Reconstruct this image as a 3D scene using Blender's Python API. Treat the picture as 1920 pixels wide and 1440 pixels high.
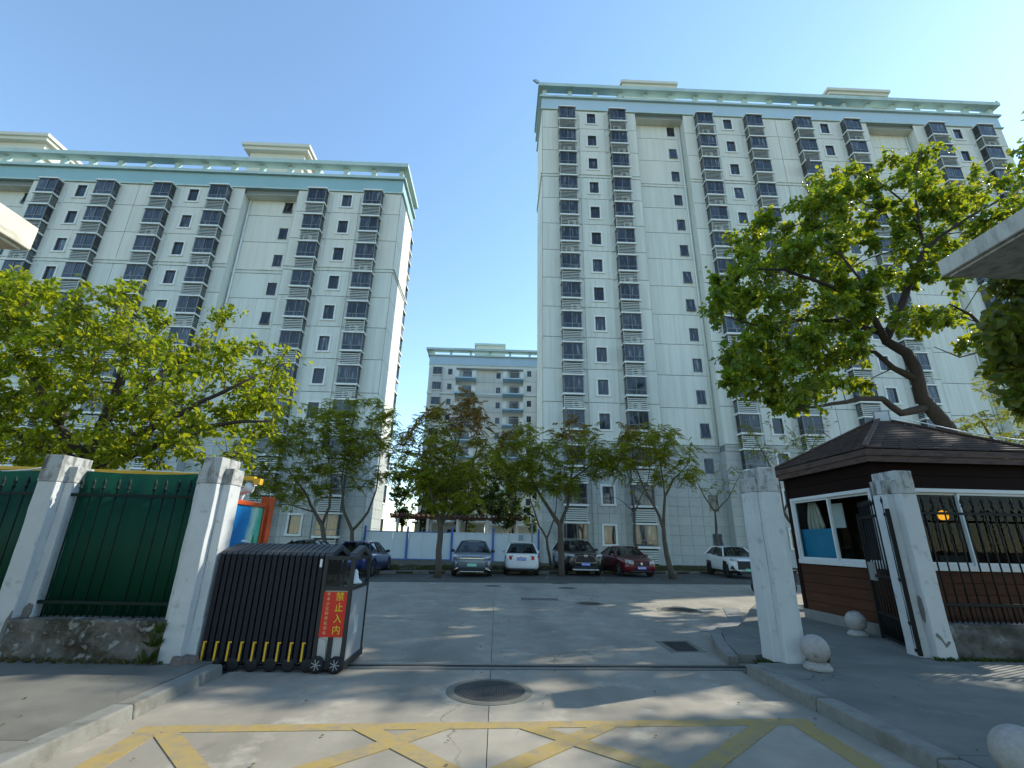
import bpy, bmesh, math, random
import numpy as np
from mathutils import Vector, Matrix

for _o in list(bpy.data.objects):
    bpy.data.objects.remove(_o)
SC = bpy.context.scene
COL = SC.collection
rnd = random.Random(11)

# ------------------------------------------------------------------ camera
cam_d = bpy.data.cameras.new('camera')
cam = bpy.data.objects.new('camera', cam_d)
COL.objects.link(cam)
_R = Vector((0.9993211, -0.03114937, 0.01967395))
_U = Vector((-0.02860331, -0.31939385, 0.94719028))
_F = Vector((0.02322065, 0.94710997, 0.32006799))
_M = Matrix((( _R.x, _U.x, -_F.x), (_R.y, _U.y, -_F.y), (_R.z, _U.z, -_F.z))).to_4x4()
_M.translation = Vector((0, 0, 1.6))
cam.matrix_world = _M
cam_d.sensor_width = 36.0
cam_d.sensor_fit = 'HORIZONTAL'
cam_d.lens = 870.0 / 1920.0 * 36.0
cam_d.clip_start = 0.05
cam_d.clip_end = 6000.0
SC.camera = cam

# ------------------------------------------------------------------ sky and sun
SUN_AZ = math.radians(66.0)      # from +Y towards +X
SUN_EL = math.radians(37.0)
world = bpy.data.worlds.new('World')
SC.world = world
world.use_nodes = True
wn = world.node_tree
bg = wn.nodes.get('Background')
sky = wn.nodes.new('ShaderNodeTexSky')
sky.sky_type = 'NISHITA'
sky.sun_disc = False
sky.sun_elevation = SUN_EL
sky.sun_rotation = SUN_AZ
sky.altitude = 30
sky.air_density = 1.0
sky.dust_density = 0.05
sky.ozone_density = 2.2
tint = wn.nodes.new('ShaderNodeMix'); tint.data_type = 'RGBA'; tint.blend_type = 'MULTIPLY'
tint.inputs['Factor'].default_value = 1.0
tint.inputs['B'].default_value = (0.96, 1.01, 0.95, 1.0)      # the photograph's slightly green daylight balance
wn.links.new(sky.outputs['Color'], tint.inputs['A'])
wn.links.new(tint.outputs['Result'], bg.inputs['Color'])
bg.inputs['Strength'].default_value = 0.15

sd = bpy.data.lights.new('sun', 'SUN')
sd.energy = 2.6
sd.angle = math.radians(0.5)
sd.color = (1.0, 0.93, 0.80)
sun = bpy.data.objects.new('sun', sd)
COL.objects.link(sun)
SUNDIR = Vector((math.sin(SUN_AZ) * math.cos(SUN_EL), math.cos(SUN_AZ) * math.cos(SUN_EL), math.sin(SUN_EL)))
sun.rotation_euler = (-SUNDIR).to_track_quat('-Z', 'Y').to_euler()
sun.location = (60, 20, 60)

SC.view_settings.view_transform = 'Standard'
SC.view_settings.look = 'None'
SC.view_settings.gamma = 1.0
SC.view_settings.use_curve_mapping = False
SC.view_settings.exposure = 1.25
SC.cycles.use_denoising = True
SC.cycles.max_bounces = 8
SC.cycles.transparent_max_bounces = 12
SC.cycles.transmission_bounces = 6
SC.cycles.caustics_reflective = False
SC.cycles.caustics_refractive = False

# ------------------------------------------------------------------ materials
MATS = {}
def _new(name):
    m = bpy.data.materials.new(name)
    m.use_nodes = True
    nt = m.node_tree
    b = nt.nodes.get('Principled BSDF')
    return m, nt, b

def mat(name, col, rough=0.7, var=0.12, scale=6.0, col2=None, cut=0.55, soft=0.08, scale2=2.0, bump=0.0, bscale=60.0,
        metal=0.0, spec=0.4, stretch=(1, 1, 1), stretch2=None, rnd_var=0.0, coat=0.0, col3=None, cut3=0.62, scale3=9.0):
    """Principled paint / stone / metal: base colour mottled by noise, patches of a second and third colour, fine bump."""
    if name in MATS:
        return MATS[name]
    m, nt, b = _new(name)
    N, L = nt.nodes, nt.links
    tc = N.new('ShaderNodeTexCoord')
    oi = N.new('ShaderNodeObjectInfo')
    off = N.new('ShaderNodeVectorMath'); off.operation = 'ADD'
    mul = N.new('ShaderNodeMath'); mul.operation = 'MULTIPLY'; mul.inputs[1].default_value = 37.0
    L.new(oi.outputs['Random'], mul.inputs[0])
    L.new(tc.outputs['Object'], off.inputs[0]); L.new(mul.outputs[0], off.inputs[1])
    def noise(sc, st, det=5.0):
        mp = N.new('ShaderNodeMapping'); mp.inputs['Scale'].default_value = st
        L.new(off.outputs[0], mp.inputs['Vector'])
        n = N.new('ShaderNodeTexNoise'); n.inputs['Scale'].default_value = sc; n.inputs['Detail'].default_value = det
        n.inputs['Roughness'].default_value = 0.62
        L.new(mp.outputs[0], n.inputs['Vector'])
        return n
    n1 = noise(scale, stretch)
    r1 = N.new('ShaderNodeMapRange')
    r1.inputs['From Min'].default_value = 0.25; r1.inputs['From Max'].default_value = 0.75
    r1.inputs['To Min'].default_value = 1 - var; r1.inputs['To Max'].default_value = 1 + var
    L.new(n1.outputs['Fac'], r1.inputs['Value'])
    vm = N.new('ShaderNodeVectorMath'); vm.operation = 'SCALE'
    vm.inputs[0].default_value = col[:3]
    L.new(r1.outputs[0], vm.inputs['Scale'])
    cur = vm.outputs[0]
    def patch(cur, c2, sc, cut, soft, st):
        n2 = noise(sc, st, 7.0)
        r2 = N.new('ShaderNodeMapRange')
        r2.inputs['From Min'].default_value = cut - soft; r2.inputs['From Max'].default_value = cut + soft
        L.new(n2.outputs['Fac'], r2.inputs['Value'])
        mx = N.new('ShaderNodeMix'); mx.data_type = 'RGBA'
        L.new(r2.outputs[0], mx.inputs['Factor'])
        L.new(cur, mx.inputs['A']); mx.inputs['B'].default_value = (*c2[:3], 1)
        return mx.outputs['Result']
    if col2 is not None:
        cur = patch(cur, col2, scale2, cut, soft, stretch2 or stretch)
    if col3 is not None:
        cur = patch(cur, col3, scale3, cut3, 0.05, (1, 1, 1))
    if rnd_var:
        r3 = N.new('ShaderNodeMapRange')
        r3.inputs['To Min'].default_value = 1 - rnd_var; r3.inputs['To Max'].default_value = 1 + rnd_var
        L.new(oi.outputs['Random'], r3.inputs['Value'])
        v3 = N.new('ShaderNodeVectorMath'); v3.operation = 'SCALE'
        L.new(cur, v3.inputs[0]); L.new(r3.outputs[0], v3.inputs['Scale'])
        cur = v3.outputs[0]
    L.new(cur, b.inputs['Base Color'])
    b.inputs['Roughness'].default_value = rough
    b.inputs['Metallic'].default_value = metal
    b.inputs['Specular IOR Level'].default_value = spec
    if coat:
        b.inputs['Coat Weight'].default_value = coat
        b.inputs['Coat Roughness'].default_value = 0.04
    if bump:
        nb = noise(bscale, (1, 1, 1), 6.0)
        bp = N.new('ShaderNodeBump'); bp.inputs['Strength'].default_value = bump; bp.inputs['Distance'].default_value = 0.02
        L.new(nb.outputs['Fac'], bp.inputs['Height'])
        L.new(bp.outputs[0], b.inputs['Normal'])
    MATS[name] = m
    return m

def leaf_mat(name, c_a, c_b, t_a, t_b, gloss=0.45, trans=0.45):
    """Two-sided leaf: every leaf island takes its own tone between a and b; light passes through it."""
    m = bpy.data.materials.new(name); m.use_nodes = True
    nt = m.node_tree; N, L = nt.nodes, nt.links
    N.clear()
    out = N.new('ShaderNodeOutputMaterial')
    geo = N.new('ShaderNodeNewGeometry')
    def mixc(a, b):
        x = N.new('ShaderNodeMix'); x.data_type = 'RGBA'
        x.inputs['A'].default_value = (*a, 1); x.inputs['B'].default_value = (*b, 1)
        L.new(geo.outputs['Random Per Island'], x.inputs['Factor'])
        return x.outputs['Result']
    d = N.new('ShaderNodeBsdfPrincipled'); d.inputs['Roughness'].default_value = gloss; d.inputs['Specular IOR Level'].default_value = 0.3
    L.new(mixc(c_a, c_b), d.inputs['Base Color'])
    t = N.new('ShaderNodeBsdfTranslucent'); L.new(mixc(t_a, t_b), t.inputs['Color'])
    mx = N.new('ShaderNodeMixShader'); mx.inputs[0].default_value = trans
    L.new(d.outputs[0], mx.inputs[1]); L.new(t.outputs[0], mx.inputs[2]); L.new(mx.outputs[0], out.inputs['Surface'])
    MATS[name] = m
    return m

def glass_mat(name, tint=(0.75, 0.82, 0.85), refl=1.0, rough=0.02, ior=1.5):
    """Thin clear pane: mirror reflection by angle, otherwise see-through with a tint."""
    m = bpy.data.materials.new(name); m.use_nodes = True
    nt = m.node_tree; N, L = nt.nodes, nt.links
    N.clear()
    out = N.new('ShaderNodeOutputMaterial')
    fr = N.new('ShaderNodeFresnel')
    ge = N.new('ShaderNodeNewGeometry')          # the same reflection from both faces of the pane
    io = N.new('ShaderNodeMapRange'); io.inputs['To Min'].default_value = ior; io.inputs['To Max'].default_value = 1.0 / ior
    L.new(ge.outputs['Backfacing'], io.inputs['Value']); L.new(io.outputs[0], fr.inputs['IOR'])
    mu = N.new('ShaderNodeMath'); mu.operation = 'MULTIPLY'; mu.inputs[1].default_value = refl; mu.use_clamp = True
    L.new(fr.outputs[0], mu.inputs[0])
    tr = N.new('ShaderNodeBsdfTransparent'); tr.inputs['Color'].default_value = (*tint, 1)
    gl = N.new('ShaderNodeBsdfGlossy'); gl.inputs['Roughness'].default_value = rough
    mx = N.new('ShaderNodeMixShader')
    L.new(mu.outputs[0], mx.inputs[0]); L.new(tr.outputs[0], mx.inputs[1]); L.new(gl.outputs[0], mx.inputs[2])
    L.new(mx.outputs[0], out.inputs['Surface'])
    MATS[name] = m
    return m

def emit_mat(name, col, strength):
    m = bpy.data.materials.new(name); m.use_nodes = True
    b = m.node_tree.nodes.get('Principled BSDF')
    b.inputs['Base Color'].default_value = (*col, 1)
    b.inputs['Emission Color'].default_value = (*col, 1)
    b.inputs['Emission Strength'].default_value = strength
    MATS[name] = m
    return m

# ------------------------------------------------------------------ mesh helpers
def wpos(o):
    p = Vector(o.location)
    while o.parent:
        o = o.parent; p += Vector(o.location)
    return p

def props(o, label=None, cat=None, group=None, kind=None):
    if label: o['label'] = label
    if cat: o['category'] = cat
    if group: o['group'] = group
    if kind: o['kind'] = kind
    return o

def thing(name, label, cat, loc, rz=0.0, group=None):
    o = bpy.data.objects.new(name, None); COL.objects.link(o)
    o.empty_display_size = 0.3
    o.location = loc; o.rotation_euler = (0, 0, rz)
    return props(o, label, cat, group)

class MB:
    """Collects shapes, then links them as one mesh object."""
    def __init__(s):
        s.v = []; s.f = []; s.m = []; s.sm = []
    def face(s, pts, m=0, smooth=False):
        n = len(s.v); s.v += [tuple(p) for p in pts]; s.f.append(tuple(range(n, n + len(pts)))); s.m.append(m); s.sm.append(smooth)
    def hexa(s, c, m=0):
        """8 corners: bottom ring then top ring, counter-clockwise from above."""
        n = len(s.v); s.v += [tuple(p) for p in c]
        for q in ((3, 2, 1, 0), (4, 5, 6, 7), (0, 1, 5, 4), (1, 2, 6, 5), (2, 3, 7, 6), (3, 0, 4, 7)):
            s.f.append(tuple(n + i for i in q)); s.m.append(m); s.sm.append(False)
    def box(s, x0, x1, y0, y1, z0, z1, m=0):
        s.hexa([(x0, y0, z0), (x1, y0, z0), (x1, y1, z0), (x0, y1, z0), (x0, y0, z1), (x1, y0, z1), (x1, y1, z1), (x0, y1, z1)], m)
    def bar(s, p, q, w, h, m=0, up=(0, 0, 1)):
        """Rectangular bar from p to q, w across, h along the up side."""
        p, q = Vector(p), Vector(q); d = (q - p).normalized(); u = Vector(up)
        sx = d.cross(u)
        if sx.length < 1e-5: sx = d.cross(Vector((1, 0, 0)))
        sx.normalize(); u = sx.cross(d).normalized()
        a, b = sx * w / 2, u * h / 2
        s.hexa([p - a - b, p + a - b, q + a - b, q - a - b, p - a + b, p + a + b, q + a + b, q - a + b], m)
    def tube(s, pts, rad, n=8, m=0, cap=True):
        pts = [Vector(p) for p in pts]
        if not hasattr(rad, '__len__'): rad = [rad] * len(pts)
        base = len(s.v); prev = None
        for i, p in enumerate(pts):
            d = (pts[min(i + 1, len(pts) - 1)] - pts[max(i - 1, 0)])
            if d.length < 1e-9: d = Vector((0, 0, 1))
            d.normalize()
            a = prev if prev is not None else (Vector((1, 0, 0)) if abs(d.x) < .9 else Vector((0, 1, 0)))
            a = (a - d * a.dot(d))
            if a.length < 1e-6: a = Vector((0, 1, 0)) - d * d.y
            a.normalize(); prev = a; b = d.cross(a)
            for k in range(n):
                t = 2 * math.pi * k / n
                s.v.append(tuple(p + (a * math.cos(t) + b * math.sin(t)) * rad[i]))
        for i in range(len(pts) - 1):
            for k in range(n):
                k2 = (k + 1) % n
                s.f.append((base + i * n + k, base + i * n + k2, base + (i + 1) * n + k2, base + (i + 1) * n + k)); s.m.append(m); s.sm.append(True)
        if cap:
            s.f.append(tuple(base + k for k in reversed(range(n)))); s.m.append(m); s.sm.append(False)
            e = base + (len(pts) - 1) * n
            s.f.append(tuple(e + k for k in range(n))); s.m.append(m); s.sm.append(False)
    def lathe(s, prof, c=(0, 0, 0), axis='z', n=24, m=0, smooth=True, cap=True):
        """prof: (radius, height) pairs along the axis."""
        base = len(s.v)
        for r, h in prof:
            for k in range(n):
                t = 2 * math.pi * k / n; x, y = r * math.cos(t), r * math.sin(t)
                if axis == 'z': p = (c[0] + x, c[1] + y, c[2] + h)
                elif axis == 'x': p = (c[0] + h, c[1] + x, c[2] + y)
                else: p = (c[0] + y, c[1] + h, c[2] + x)
                s.v.append(p)
        for i in range(len(prof) - 1):
            for k in range(n):
                k2 = (k + 1) % n
                s.f.append((base + i * n + k, base + i * n + k2, base + (i + 1) * n + k2, base + (i + 1) * n + k)); s.m.append(m); s.sm.append(smooth)
        if cap and prof[0][0] > 1e-6:
            s.f.append(tuple(base + k for k in reversed(range(n)))); s.m.append(m); s.sm.append(False)
        if cap and prof[-1][0] > 1e-6:
            e = base + (len(prof) - 1) * n
            s.f.append(tuple(e + k for k in range(n))); s.m.append(m); s.sm.append(False)
    def prism(s, poly, a, b, plane='xy', m=0):
        """Extrudes a 2D polygon between a and b along the missing axis."""
        def P(p, h):
            return {'xy': (p[0], p[1], h), 'xz': (p[0], h, p[1]), 'yz': (h, p[0], p[1])}[plane]
        n = len(poly); base = len(s.v)
        s.v += [P(p, a) for p in poly] + [P(p, b) for p in poly]
        s.f.append(tuple(base + i for i in reversed(range(n)))); s.m.append(m); s.sm.append(False)
        s.f.append(tuple(base + n + i for i in range(n))); s.m.append(m); s.sm.append(False)
        for i in range(n):
            j = (i + 1) % n
            s.f.append((base + i, base + j, base + n + j, base + n + i)); s.m.append(m); s.sm.append(False)
    def mesh(s, name, mats, off=(0, 0, 0)):
        me = bpy.data.meshes.new(name)
        ox, oy, oz = off
        me.from_pydata([(x - ox, y - oy, z - oz) for x, y, z in s.v], [], s.f)
        if not isinstance(mats, (list, tuple)): mats = [mats]
        for mm in mats: me.materials.append(mm)
        me.polygons.foreach_set('material_index', s.m)
        me.polygons.foreach_set('use_smooth', s.sm)
        bm = bmesh.new(); bm.from_mesh(me); bmesh.ops.recalc_face_normals(bm, faces=bm.faces); bm.to_mesh(me); bm.free()
        me.update()
        return me
    def build(s, name, mats, parent=None, at=None, local=False, bevel=0.0, label=None, cat=None, group=None, kind=None, seg=2):
        """World coordinates unless local; at = the object's origin (world)."""
        if local:
            org = Vector(at) if at is not None else Vector((0, 0, 0)); loc = org
        else:
            pw = wpos(parent) if parent else Vector((0, 0, 0))
            org = Vector(at) if at is not None else (pw if parent else Vector((0, 0, 0)))
            loc = org - pw
        me = s.mesh(name, mats, org)
        o = bpy.data.objects.new(name, me); COL.objects.link(o)
        o.parent = parent; o.location = loc
        if bevel:
            bv = o.modifiers.new('bevel', 'BEVEL'); bv.width = bevel; bv.segments = seg; bv.limit_method = 'ANGLE'
        return props(o, label, cat, group, kind)

def inst(name, me, parent, loc, rot=None, kind=None):
    """One more object on an existing mesh; loc in world space (parents unrotated)."""
    o = bpy.data.objects.new(name, me); COL.objects.link(o)
    o.parent = parent; o.location = Vector(loc) - (wpos(parent) if parent else Vector((0, 0, 0)))
    if rot: o.rotation_euler = rot
    if kind: o['kind'] = kind
    return o

def array_mesh(name, verts, faces, mats, smooth=False):
    """Fast mesh from numpy arrays (quads)."""
    me = bpy.data.meshes.new(name)
    nv, nf = len(verts), len(faces); k = faces.shape[1]
    me.vertices.add(nv); me.vertices.foreach_set('co', np.ascontiguousarray(verts, dtype=np.float32).ravel())
    me.loops.add(nf * k); me.loops.foreach_set('vertex_index', np.ascontiguousarray(faces, dtype=np.int32).ravel())
    me.polygons.add(nf)
    me.polygons.foreach_set('loop_start', np.arange(0, nf * k, k, dtype=np.int32))
    me.polygons.foreach_set('loop_total', np.full(nf, k, dtype=np.int32))
    me.update(calc_edges=True)
    me.validate()
    if not isinstance(mats, (list, tuple)): mats = [mats]
    for mm in mats: me.materials.append(mm)
    if smooth: me.polygons.foreach_set('use_smooth', np.ones(nf, dtype=bool))
    return me

def text_mesh(name, body, size, mats, depth=0.002):
    """Flat lettering turned into a mesh (x to the right, z up, centred)."""
    cu = bpy.data.curves.new(name, 'FONT'); cu.body = body; cu.size = size; cu.extrude = depth
    cu.align_x = 'CENTER'; cu.align_y = 'CENTER'
    tmp = bpy.data.objects.new(name, cu); COL.objects.link(tmp)
    dg = bpy.context.evaluated_depsgraph_get()
    me = bpy.data.meshes.new_from_object(tmp.evaluated_get(dg))
    bpy.data.objects.remove(tmp); bpy.data.curves.remove(cu)
    me.transform(Matrix.Rotation(math.pi / 2, 4, 'X'))
    me.materials.clear(); me.materials.append(mats)
    me.name = name
    return me
# ------------------------------------------------------------------ the palette
m_plaster = mat('pale_green_plaster', (0.625, 0.65, 0.595), 0.85, 0.05, 0.6, stretch=(1, 1, 0.3), bump=0.04, bscale=30, col2=(0.53, 0.55, 0.495), cut=0.57, soft=0.12, scale2=1.1, stretch2=(3.2, 1, 0.10), rnd_var=0.03)
m_plaster_top = mat('cream_plaster', (0.67, 0.665, 0.59), 0.85, 0.05, 0.6, stretch=(1, 1, 0.3), bump=0.04, bscale=30, col2=(0.59, 0.585, 0.515), cut=0.58, soft=0.14, scale2=1.1, stretch2=(3.2, 1, 0.10), rnd_var=0.03)
m_tile = mat('grey_stone_tile', (0.42, 0.445, 0.42), 0.6, 0.08, 3.0, bump=0.04, bscale=50, rnd_var=0.045)
m_core = mat('dark_joint_mortar', (0.20, 0.22, 0.21), 0.9, 0.1)
m_trim = mat('white_trim_paint', (0.70, 0.72, 0.68), 0.7, 0.06, 2.0, col2=(0.42, 0.45, 0.42), cut=0.68, soft=0.1, scale2=1.5)
m_band_blue = mat('pale_blue_band_paint', (0.40, 0.52, 0.60), 0.8, 0.05, 0.5, stretch=(1, 1, .4))
m_band_teal = mat('teal_band_paint', (0.27, 0.43, 0.455), 0.8, 0.06, 0.5, stretch=(1, 1, .4))
m_mint = mat('mint_coping_paint', (0.44, 0.55, 0.515), 0.8, 0.07, 0.6, col2=(0.35, 0.45, 0.42), cut=0.60, soft=0.1, scale2=0.8)
m_pent = mat('cream_penthouse_plaster', (0.58, 0.56, 0.47), 0.85, 0.05, 1.0)
m_alu_dark = mat('grey_window_metal', (0.17, 0.185, 0.185), 0.45, 0.1, metal=0.3)
m_louvre = mat('grey_louvre_metal', (0.50, 0.52, 0.47), 0.6, 0.08, 5.0)
m_void = mat('dark_room_interior', (0.035, 0.04, 0.045), 0.9, 0.2)
m_pipe = mat('white_plastic_pipe', (0.68, 0.72, 0.70), 0.5, 0.05)
m_ac = mat('air_conditioner_enamel', (0.66, 0.68, 0.66), 0.5, 0.05)

def pane_mat():
    """Apartment glazing: dark glass over curtains that differ from flat to flat."""
    m, nt, b = _new('apartment_glass')
    N, L = nt.nodes, nt.links
    oi = N.new('ShaderNodeObjectInfo'); tc = N.new('ShaderNodeTexCoord')
    mp = N.new('ShaderNodeMapping'); mp.inputs['Scale'].default_value = (5.0, 1, 0.5)
    ad = N.new('ShaderNodeVectorMath'); ad.operation = 'ADD'
    mu = N.new('ShaderNodeMath'); mu.operation = 'MULTIPLY'; mu.inputs[1].default_value = 91.0
    L.new(oi.outputs['Random'], mu.inputs[0]); L.new(tc.outputs['Object'], ad.inputs[0]); L.new(mu.outputs[0], ad.inputs[1]); L.new(ad.outputs[0], mp.inputs['Vector'])
    n = N.new('ShaderNodeTexNoise'); n.inputs['Scale'].default_value = 1.6; n.inputs['Detail'].default_value = 3
    L.new(mp.outputs[0], n.inputs['Vector'])
    r = N.new('ShaderNodeValToRGB')
    e = r.color_ramp.elements
    e[0].position = 0.35; e[0].color = (0.018, 0.022, 0.028, 1)
    e[1].position = 0.72; e[1].color = (0.24, 0.26, 0.26, 1)
    x = e.new(0.58); x.color = (0.045, 0.055, 0.07, 1)
    L.new(n.outputs['Fac'], r.inputs[0])
    rr = N.new('ShaderNodeMapRange'); rr.inputs['To Min'].default_value = 0.3; rr.inputs['To Max'].default_value = 1.25
    m2 = N.new('ShaderNodeMath'); m2.operation = 'FRACT'
    m3 = N.new('ShaderNodeMath'); m3.operation = 'MULTIPLY'; m3.inputs[1].default_value = 7.13
    L.new(oi.outputs['Random'], m3.inputs[0]); L.new(m3.outputs[0], m2.inputs[0]); L.new(m2.outputs[0], rr.inputs['Value'])
    v = N.new('ShaderNodeVectorMath'); v.operation = 'SCALE'
    L.new(r.outputs[0], v.inputs[0]); L.new(rr.outputs[0], v.inputs['Scale'])
    L.new(v.outputs[0], b.inputs['Base Color'])
    b.inputs['Roughness'].default_value = 0.05
    b.inputs['Specular IOR Level'].default_value = 0.6
    return m
m_pane = pane_mat()

m_concrete = mat('worn_concrete_paving', (0.305, 0.276, 0.218), 0.85, 0.17, 2.2, col2=(0.225, 0.204, 0.16), cut=0.55, soft=0.12, scale2=0.9, stretch2=(1, .45, 1), bump=0.12, bscale=90, rnd_var=0.045, col3=(0.37, 0.338, 0.27), cut3=0.62, scale3=1.7)
m_joint = mat('dirt_filled_joint', (0.10, 0.095, 0.075), 0.95, 0.3, 8.0)
m_pave = mat('smooth_grey_pavement', (0.155, 0.155, 0.131), 0.75, 0.18, 1.6, col2=(0.11, 0.118, 0.102), cut=0.55, soft=0.1, scale2=1.1, bump=0.06, bscale=80, rnd_var=0.05, col3=(0.19, 0.195, 0.17), cut3=0.66, scale3=2.3)
m_pave_l = mat('brown_grey_pavement', (0.155, 0.15, 0.125), 0.8, 0.18, 1.6, col2=(0.115, 0.112, 0.092), cut=0.55, soft=0.1, scale2=1.1, bump=0.06, bscale=80, rnd_var=0.05)
m_kerb = mat('granite_kerb', (0.20, 0.20, 0.175), 0.85, 0.16, 9.0, col2=(0.13, 0.125, 0.10), cut=0.6, soft=0.08, scale2=3.0, bump=0.2, bscale=60, rnd_var=0.05)
m_parking = mat('dark_parking_paver', (0.065, 0.066, 0.058), 0.9, 0.25, 2.5, col2=(0.095, 0.095, 0.085), cut=0.6, soft=0.1, scale2=1.0, bump=0.1, bscale=60)
m_soil = mat('dry_soil_and_litter', (0.065, 0.056, 0.037), 0.95, 0.35, 4.0, col2=(0.05, 0.058, 0.025), cut=0.52, soft=0.08, scale2=1.5, bump=0.3, bscale=30)
m_yellow = mat('worn_yellow_road_paint', (0.36, 0.26, 0.085), 0.8, 0.18, 5.0, col2=(0.25, 0.205, 0.12), cut=0.54, soft=0.10, scale2=5.0, bump=0.05, bscale=90, col3=(0.22, 0.20, 0.16), cut3=0.63, scale3=22.0)
m_iron = mat('cast_iron_cover', (0.050, 0.051, 0.046), 0.75, 0.3, 10.0, bump=0.15, bscale=40)
m_iron_rim = mat('concrete_manhole_rim', (0.16, 0.155, 0.12), 0.9, 0.2, 8.0, bump=0.2, bscale=40)
m_steel = mat('dull_rail_steel', (0.30, 0.30, 0.29), 0.45, 0.15, metal=0.7)
m_black = mat('black_gap', (0.012, 0.012, 0.012), 0.8, 0.2)

m_pier = mat('peeling_white_pier_paint', (0.52, 0.54, 0.53), 0.75, 0.07, 3.0, col2=(0.20, 0.20, 0.19), cut=0.70, soft=0.025, scale2=2.2, stretch2=(1, 1, 0.55), bump=0.12, bscale=35, col3=(0.38, 0.39, 0.38), cut3=0.64, scale3=7.0)
m_pier_top = mat('water_stained_pier_head', (0.42, 0.43, 0.41), 0.85, 0.12, 5.0, col2=(0.095, 0.095, 0.085), cut=0.56, soft=0.08, scale2=7.0, stretch2=(1, 1, 0.28), bump=0.2, bscale=40, col3=(0.24, 0.235, 0.215), cut3=0.57, scale3=10.0)
m_plinth = mat('mossy_eroded_plinth', (0.155, 0.142, 0.12), 0.95, 0.35, 5.0, col2=(0.05, 0.045, 0.03), cut=0.52, soft=0.07, scale2=3.5, bump=0.8, bscale=14, col3=(0.30, 0.295, 0.27), cut3=0.59, scale3=7.0)
m_plinth_r = mat('grey_eroded_plinth', (0.115, 0.113, 0.105), 0.95, 0.35, 5.0, col2=(0.06, 0.058, 0.05), cut=0.52, soft=0.07, scale2=3.5, bump=0.8, bscale=14, col3=(0.25, 0.25, 0.235), cut3=0.64, scale3=6.0)
m_brick = mat('broken_brick', (0.15, 0.12, 0.10), 0.95, 0.3, 8.0, bump=0.5, bscale=20)
m_greensheet = mat('green_hoarding_sheet', (0.003, 0.054, 0.029), 0.6, 0.18, 1.5, bump=0.04, bscale=12, spec=.2)
m_fence_iron = mat('black_fence_iron', (0.008, 0.009, 0.008), 0.6, 0.2, 10.0, spec=.2)
m_fence_green = mat('dark_green_fence_iron', (0.004, 0.018, 0.012), 0.6, 0.2, 10.0, spec=.2)
m_beam_yellow = mat('yellow_painted_beam', (0.72, 0.40, 0.03), 0.5, 0.12, 4.0)
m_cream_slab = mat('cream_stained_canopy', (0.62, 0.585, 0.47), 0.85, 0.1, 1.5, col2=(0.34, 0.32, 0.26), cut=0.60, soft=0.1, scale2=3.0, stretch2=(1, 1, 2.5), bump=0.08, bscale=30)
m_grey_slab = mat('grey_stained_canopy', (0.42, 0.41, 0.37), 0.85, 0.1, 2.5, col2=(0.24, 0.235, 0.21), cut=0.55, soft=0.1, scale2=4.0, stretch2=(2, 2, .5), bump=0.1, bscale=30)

m_gate = mat('dark_blue_black_gate_metal', (0.010, 0.012, 0.019), 0.5, 0.2, 6.0, spec=.25)
m_gate_roof = mat('paler_gate_cap', (0.045, 0.05, 0.055), 0.5, 0.15, 6.0)  # paler metal for the rib tops and the head caps
m_gate_frame = mat('charcoal_gate_frame', (0.020, 0.022, 0.022), 0.5, 0.12, 6.0)
m_gate_panel = mat('silver_gate_panel', (0.42, 0.44, 0.45), 0.35, 0.06, 4.0, metal=0.35)
m_reflect = mat('yellow_reflector_strip', (0.78, 0.46, 0.02), 0.4, 0.15, 20.0)
m_rubber = mat('black_rubber', (0.015, 0.015, 0.016), 0.75, 0.2)
m_red_sign = mat('red_sign_film', (0.62, 0.022, 0.010), 0.45, 0.06, 3.0)
m_sign_yellow = mat('yellow_lettering', (0.70, 0.62, 0.02), 0.5, 0.02)
m_sign_white = mat('cream_lettering', (0.68, 0.55, 0.22), 0.5, 0.02)
m_orange = mat('orange_red_case_paint', (0.50, 0.075, 0.015), 0.45, 0.12, 4.0)
m_white_enamel = mat('white_enamel', (0.72, 0.73, 0.72), 0.4, 0.05)
m_blue_post = mat('blue_hoarding_post', (0.045, 0.12, 0.36), 0.5, 0.12, 5.0)
m_hoard = mat('pale_blue_white_hoarding_sheet', (0.50, 0.56, 0.59), 0.6, 0.05, 1.0, rnd_var=0.03)
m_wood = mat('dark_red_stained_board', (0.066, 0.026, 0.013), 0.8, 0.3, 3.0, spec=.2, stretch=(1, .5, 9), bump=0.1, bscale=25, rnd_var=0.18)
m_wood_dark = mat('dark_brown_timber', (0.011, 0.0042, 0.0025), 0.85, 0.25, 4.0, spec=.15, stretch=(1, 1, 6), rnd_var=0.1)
m_fascia = mat('weathered_brown_fascia', (0.080, 0.047, 0.034), 0.8, 0.2, 4.0, stretch=(1, 1, 5), col2=(0.04, 0.022, 0.017), cut=0.57, soft=0.06, scale2=3.0)
m_shingle = mat('dark_brown_roof_shingle', (0.040, 0.024, 0.017), 0.8, 0.3, 7.0, bump=0.2, bscale=40, col2=(0.05, 0.03, 0.022), cut=0.6, soft=0.1, scale2=5.0)
m_upvc = mat('white_window_frame', (0.55, 0.565, 0.55), 0.4, 0.05)
m_stone_base = mat('pale_stone_base', (0.19, 0.19, 0.175), 0.85, 0.15, 5.0, bump=0.1)
m_ball = mat('speckled_granite_ball', (0.33, 0.315, 0.29), 0.75, 0.16, 26.0, bump=0.15, bscale=70, col2=(0.19, 0.18, 0.16), cut=0.62, soft=0.06, scale2=9.0)
m_bluefilm = mat('teal_blue_board', (0.010, 0.20, 0.34), 0.5, 0.1, 3.0)
m_cloth = mat('beige_cloth', (0.40, 0.35, 0.27), 0.9, 0.15, 6.0)
m_glass = glass_mat('booth_glass', (0.86, 0.90, 0.90), 0.16)
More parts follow.
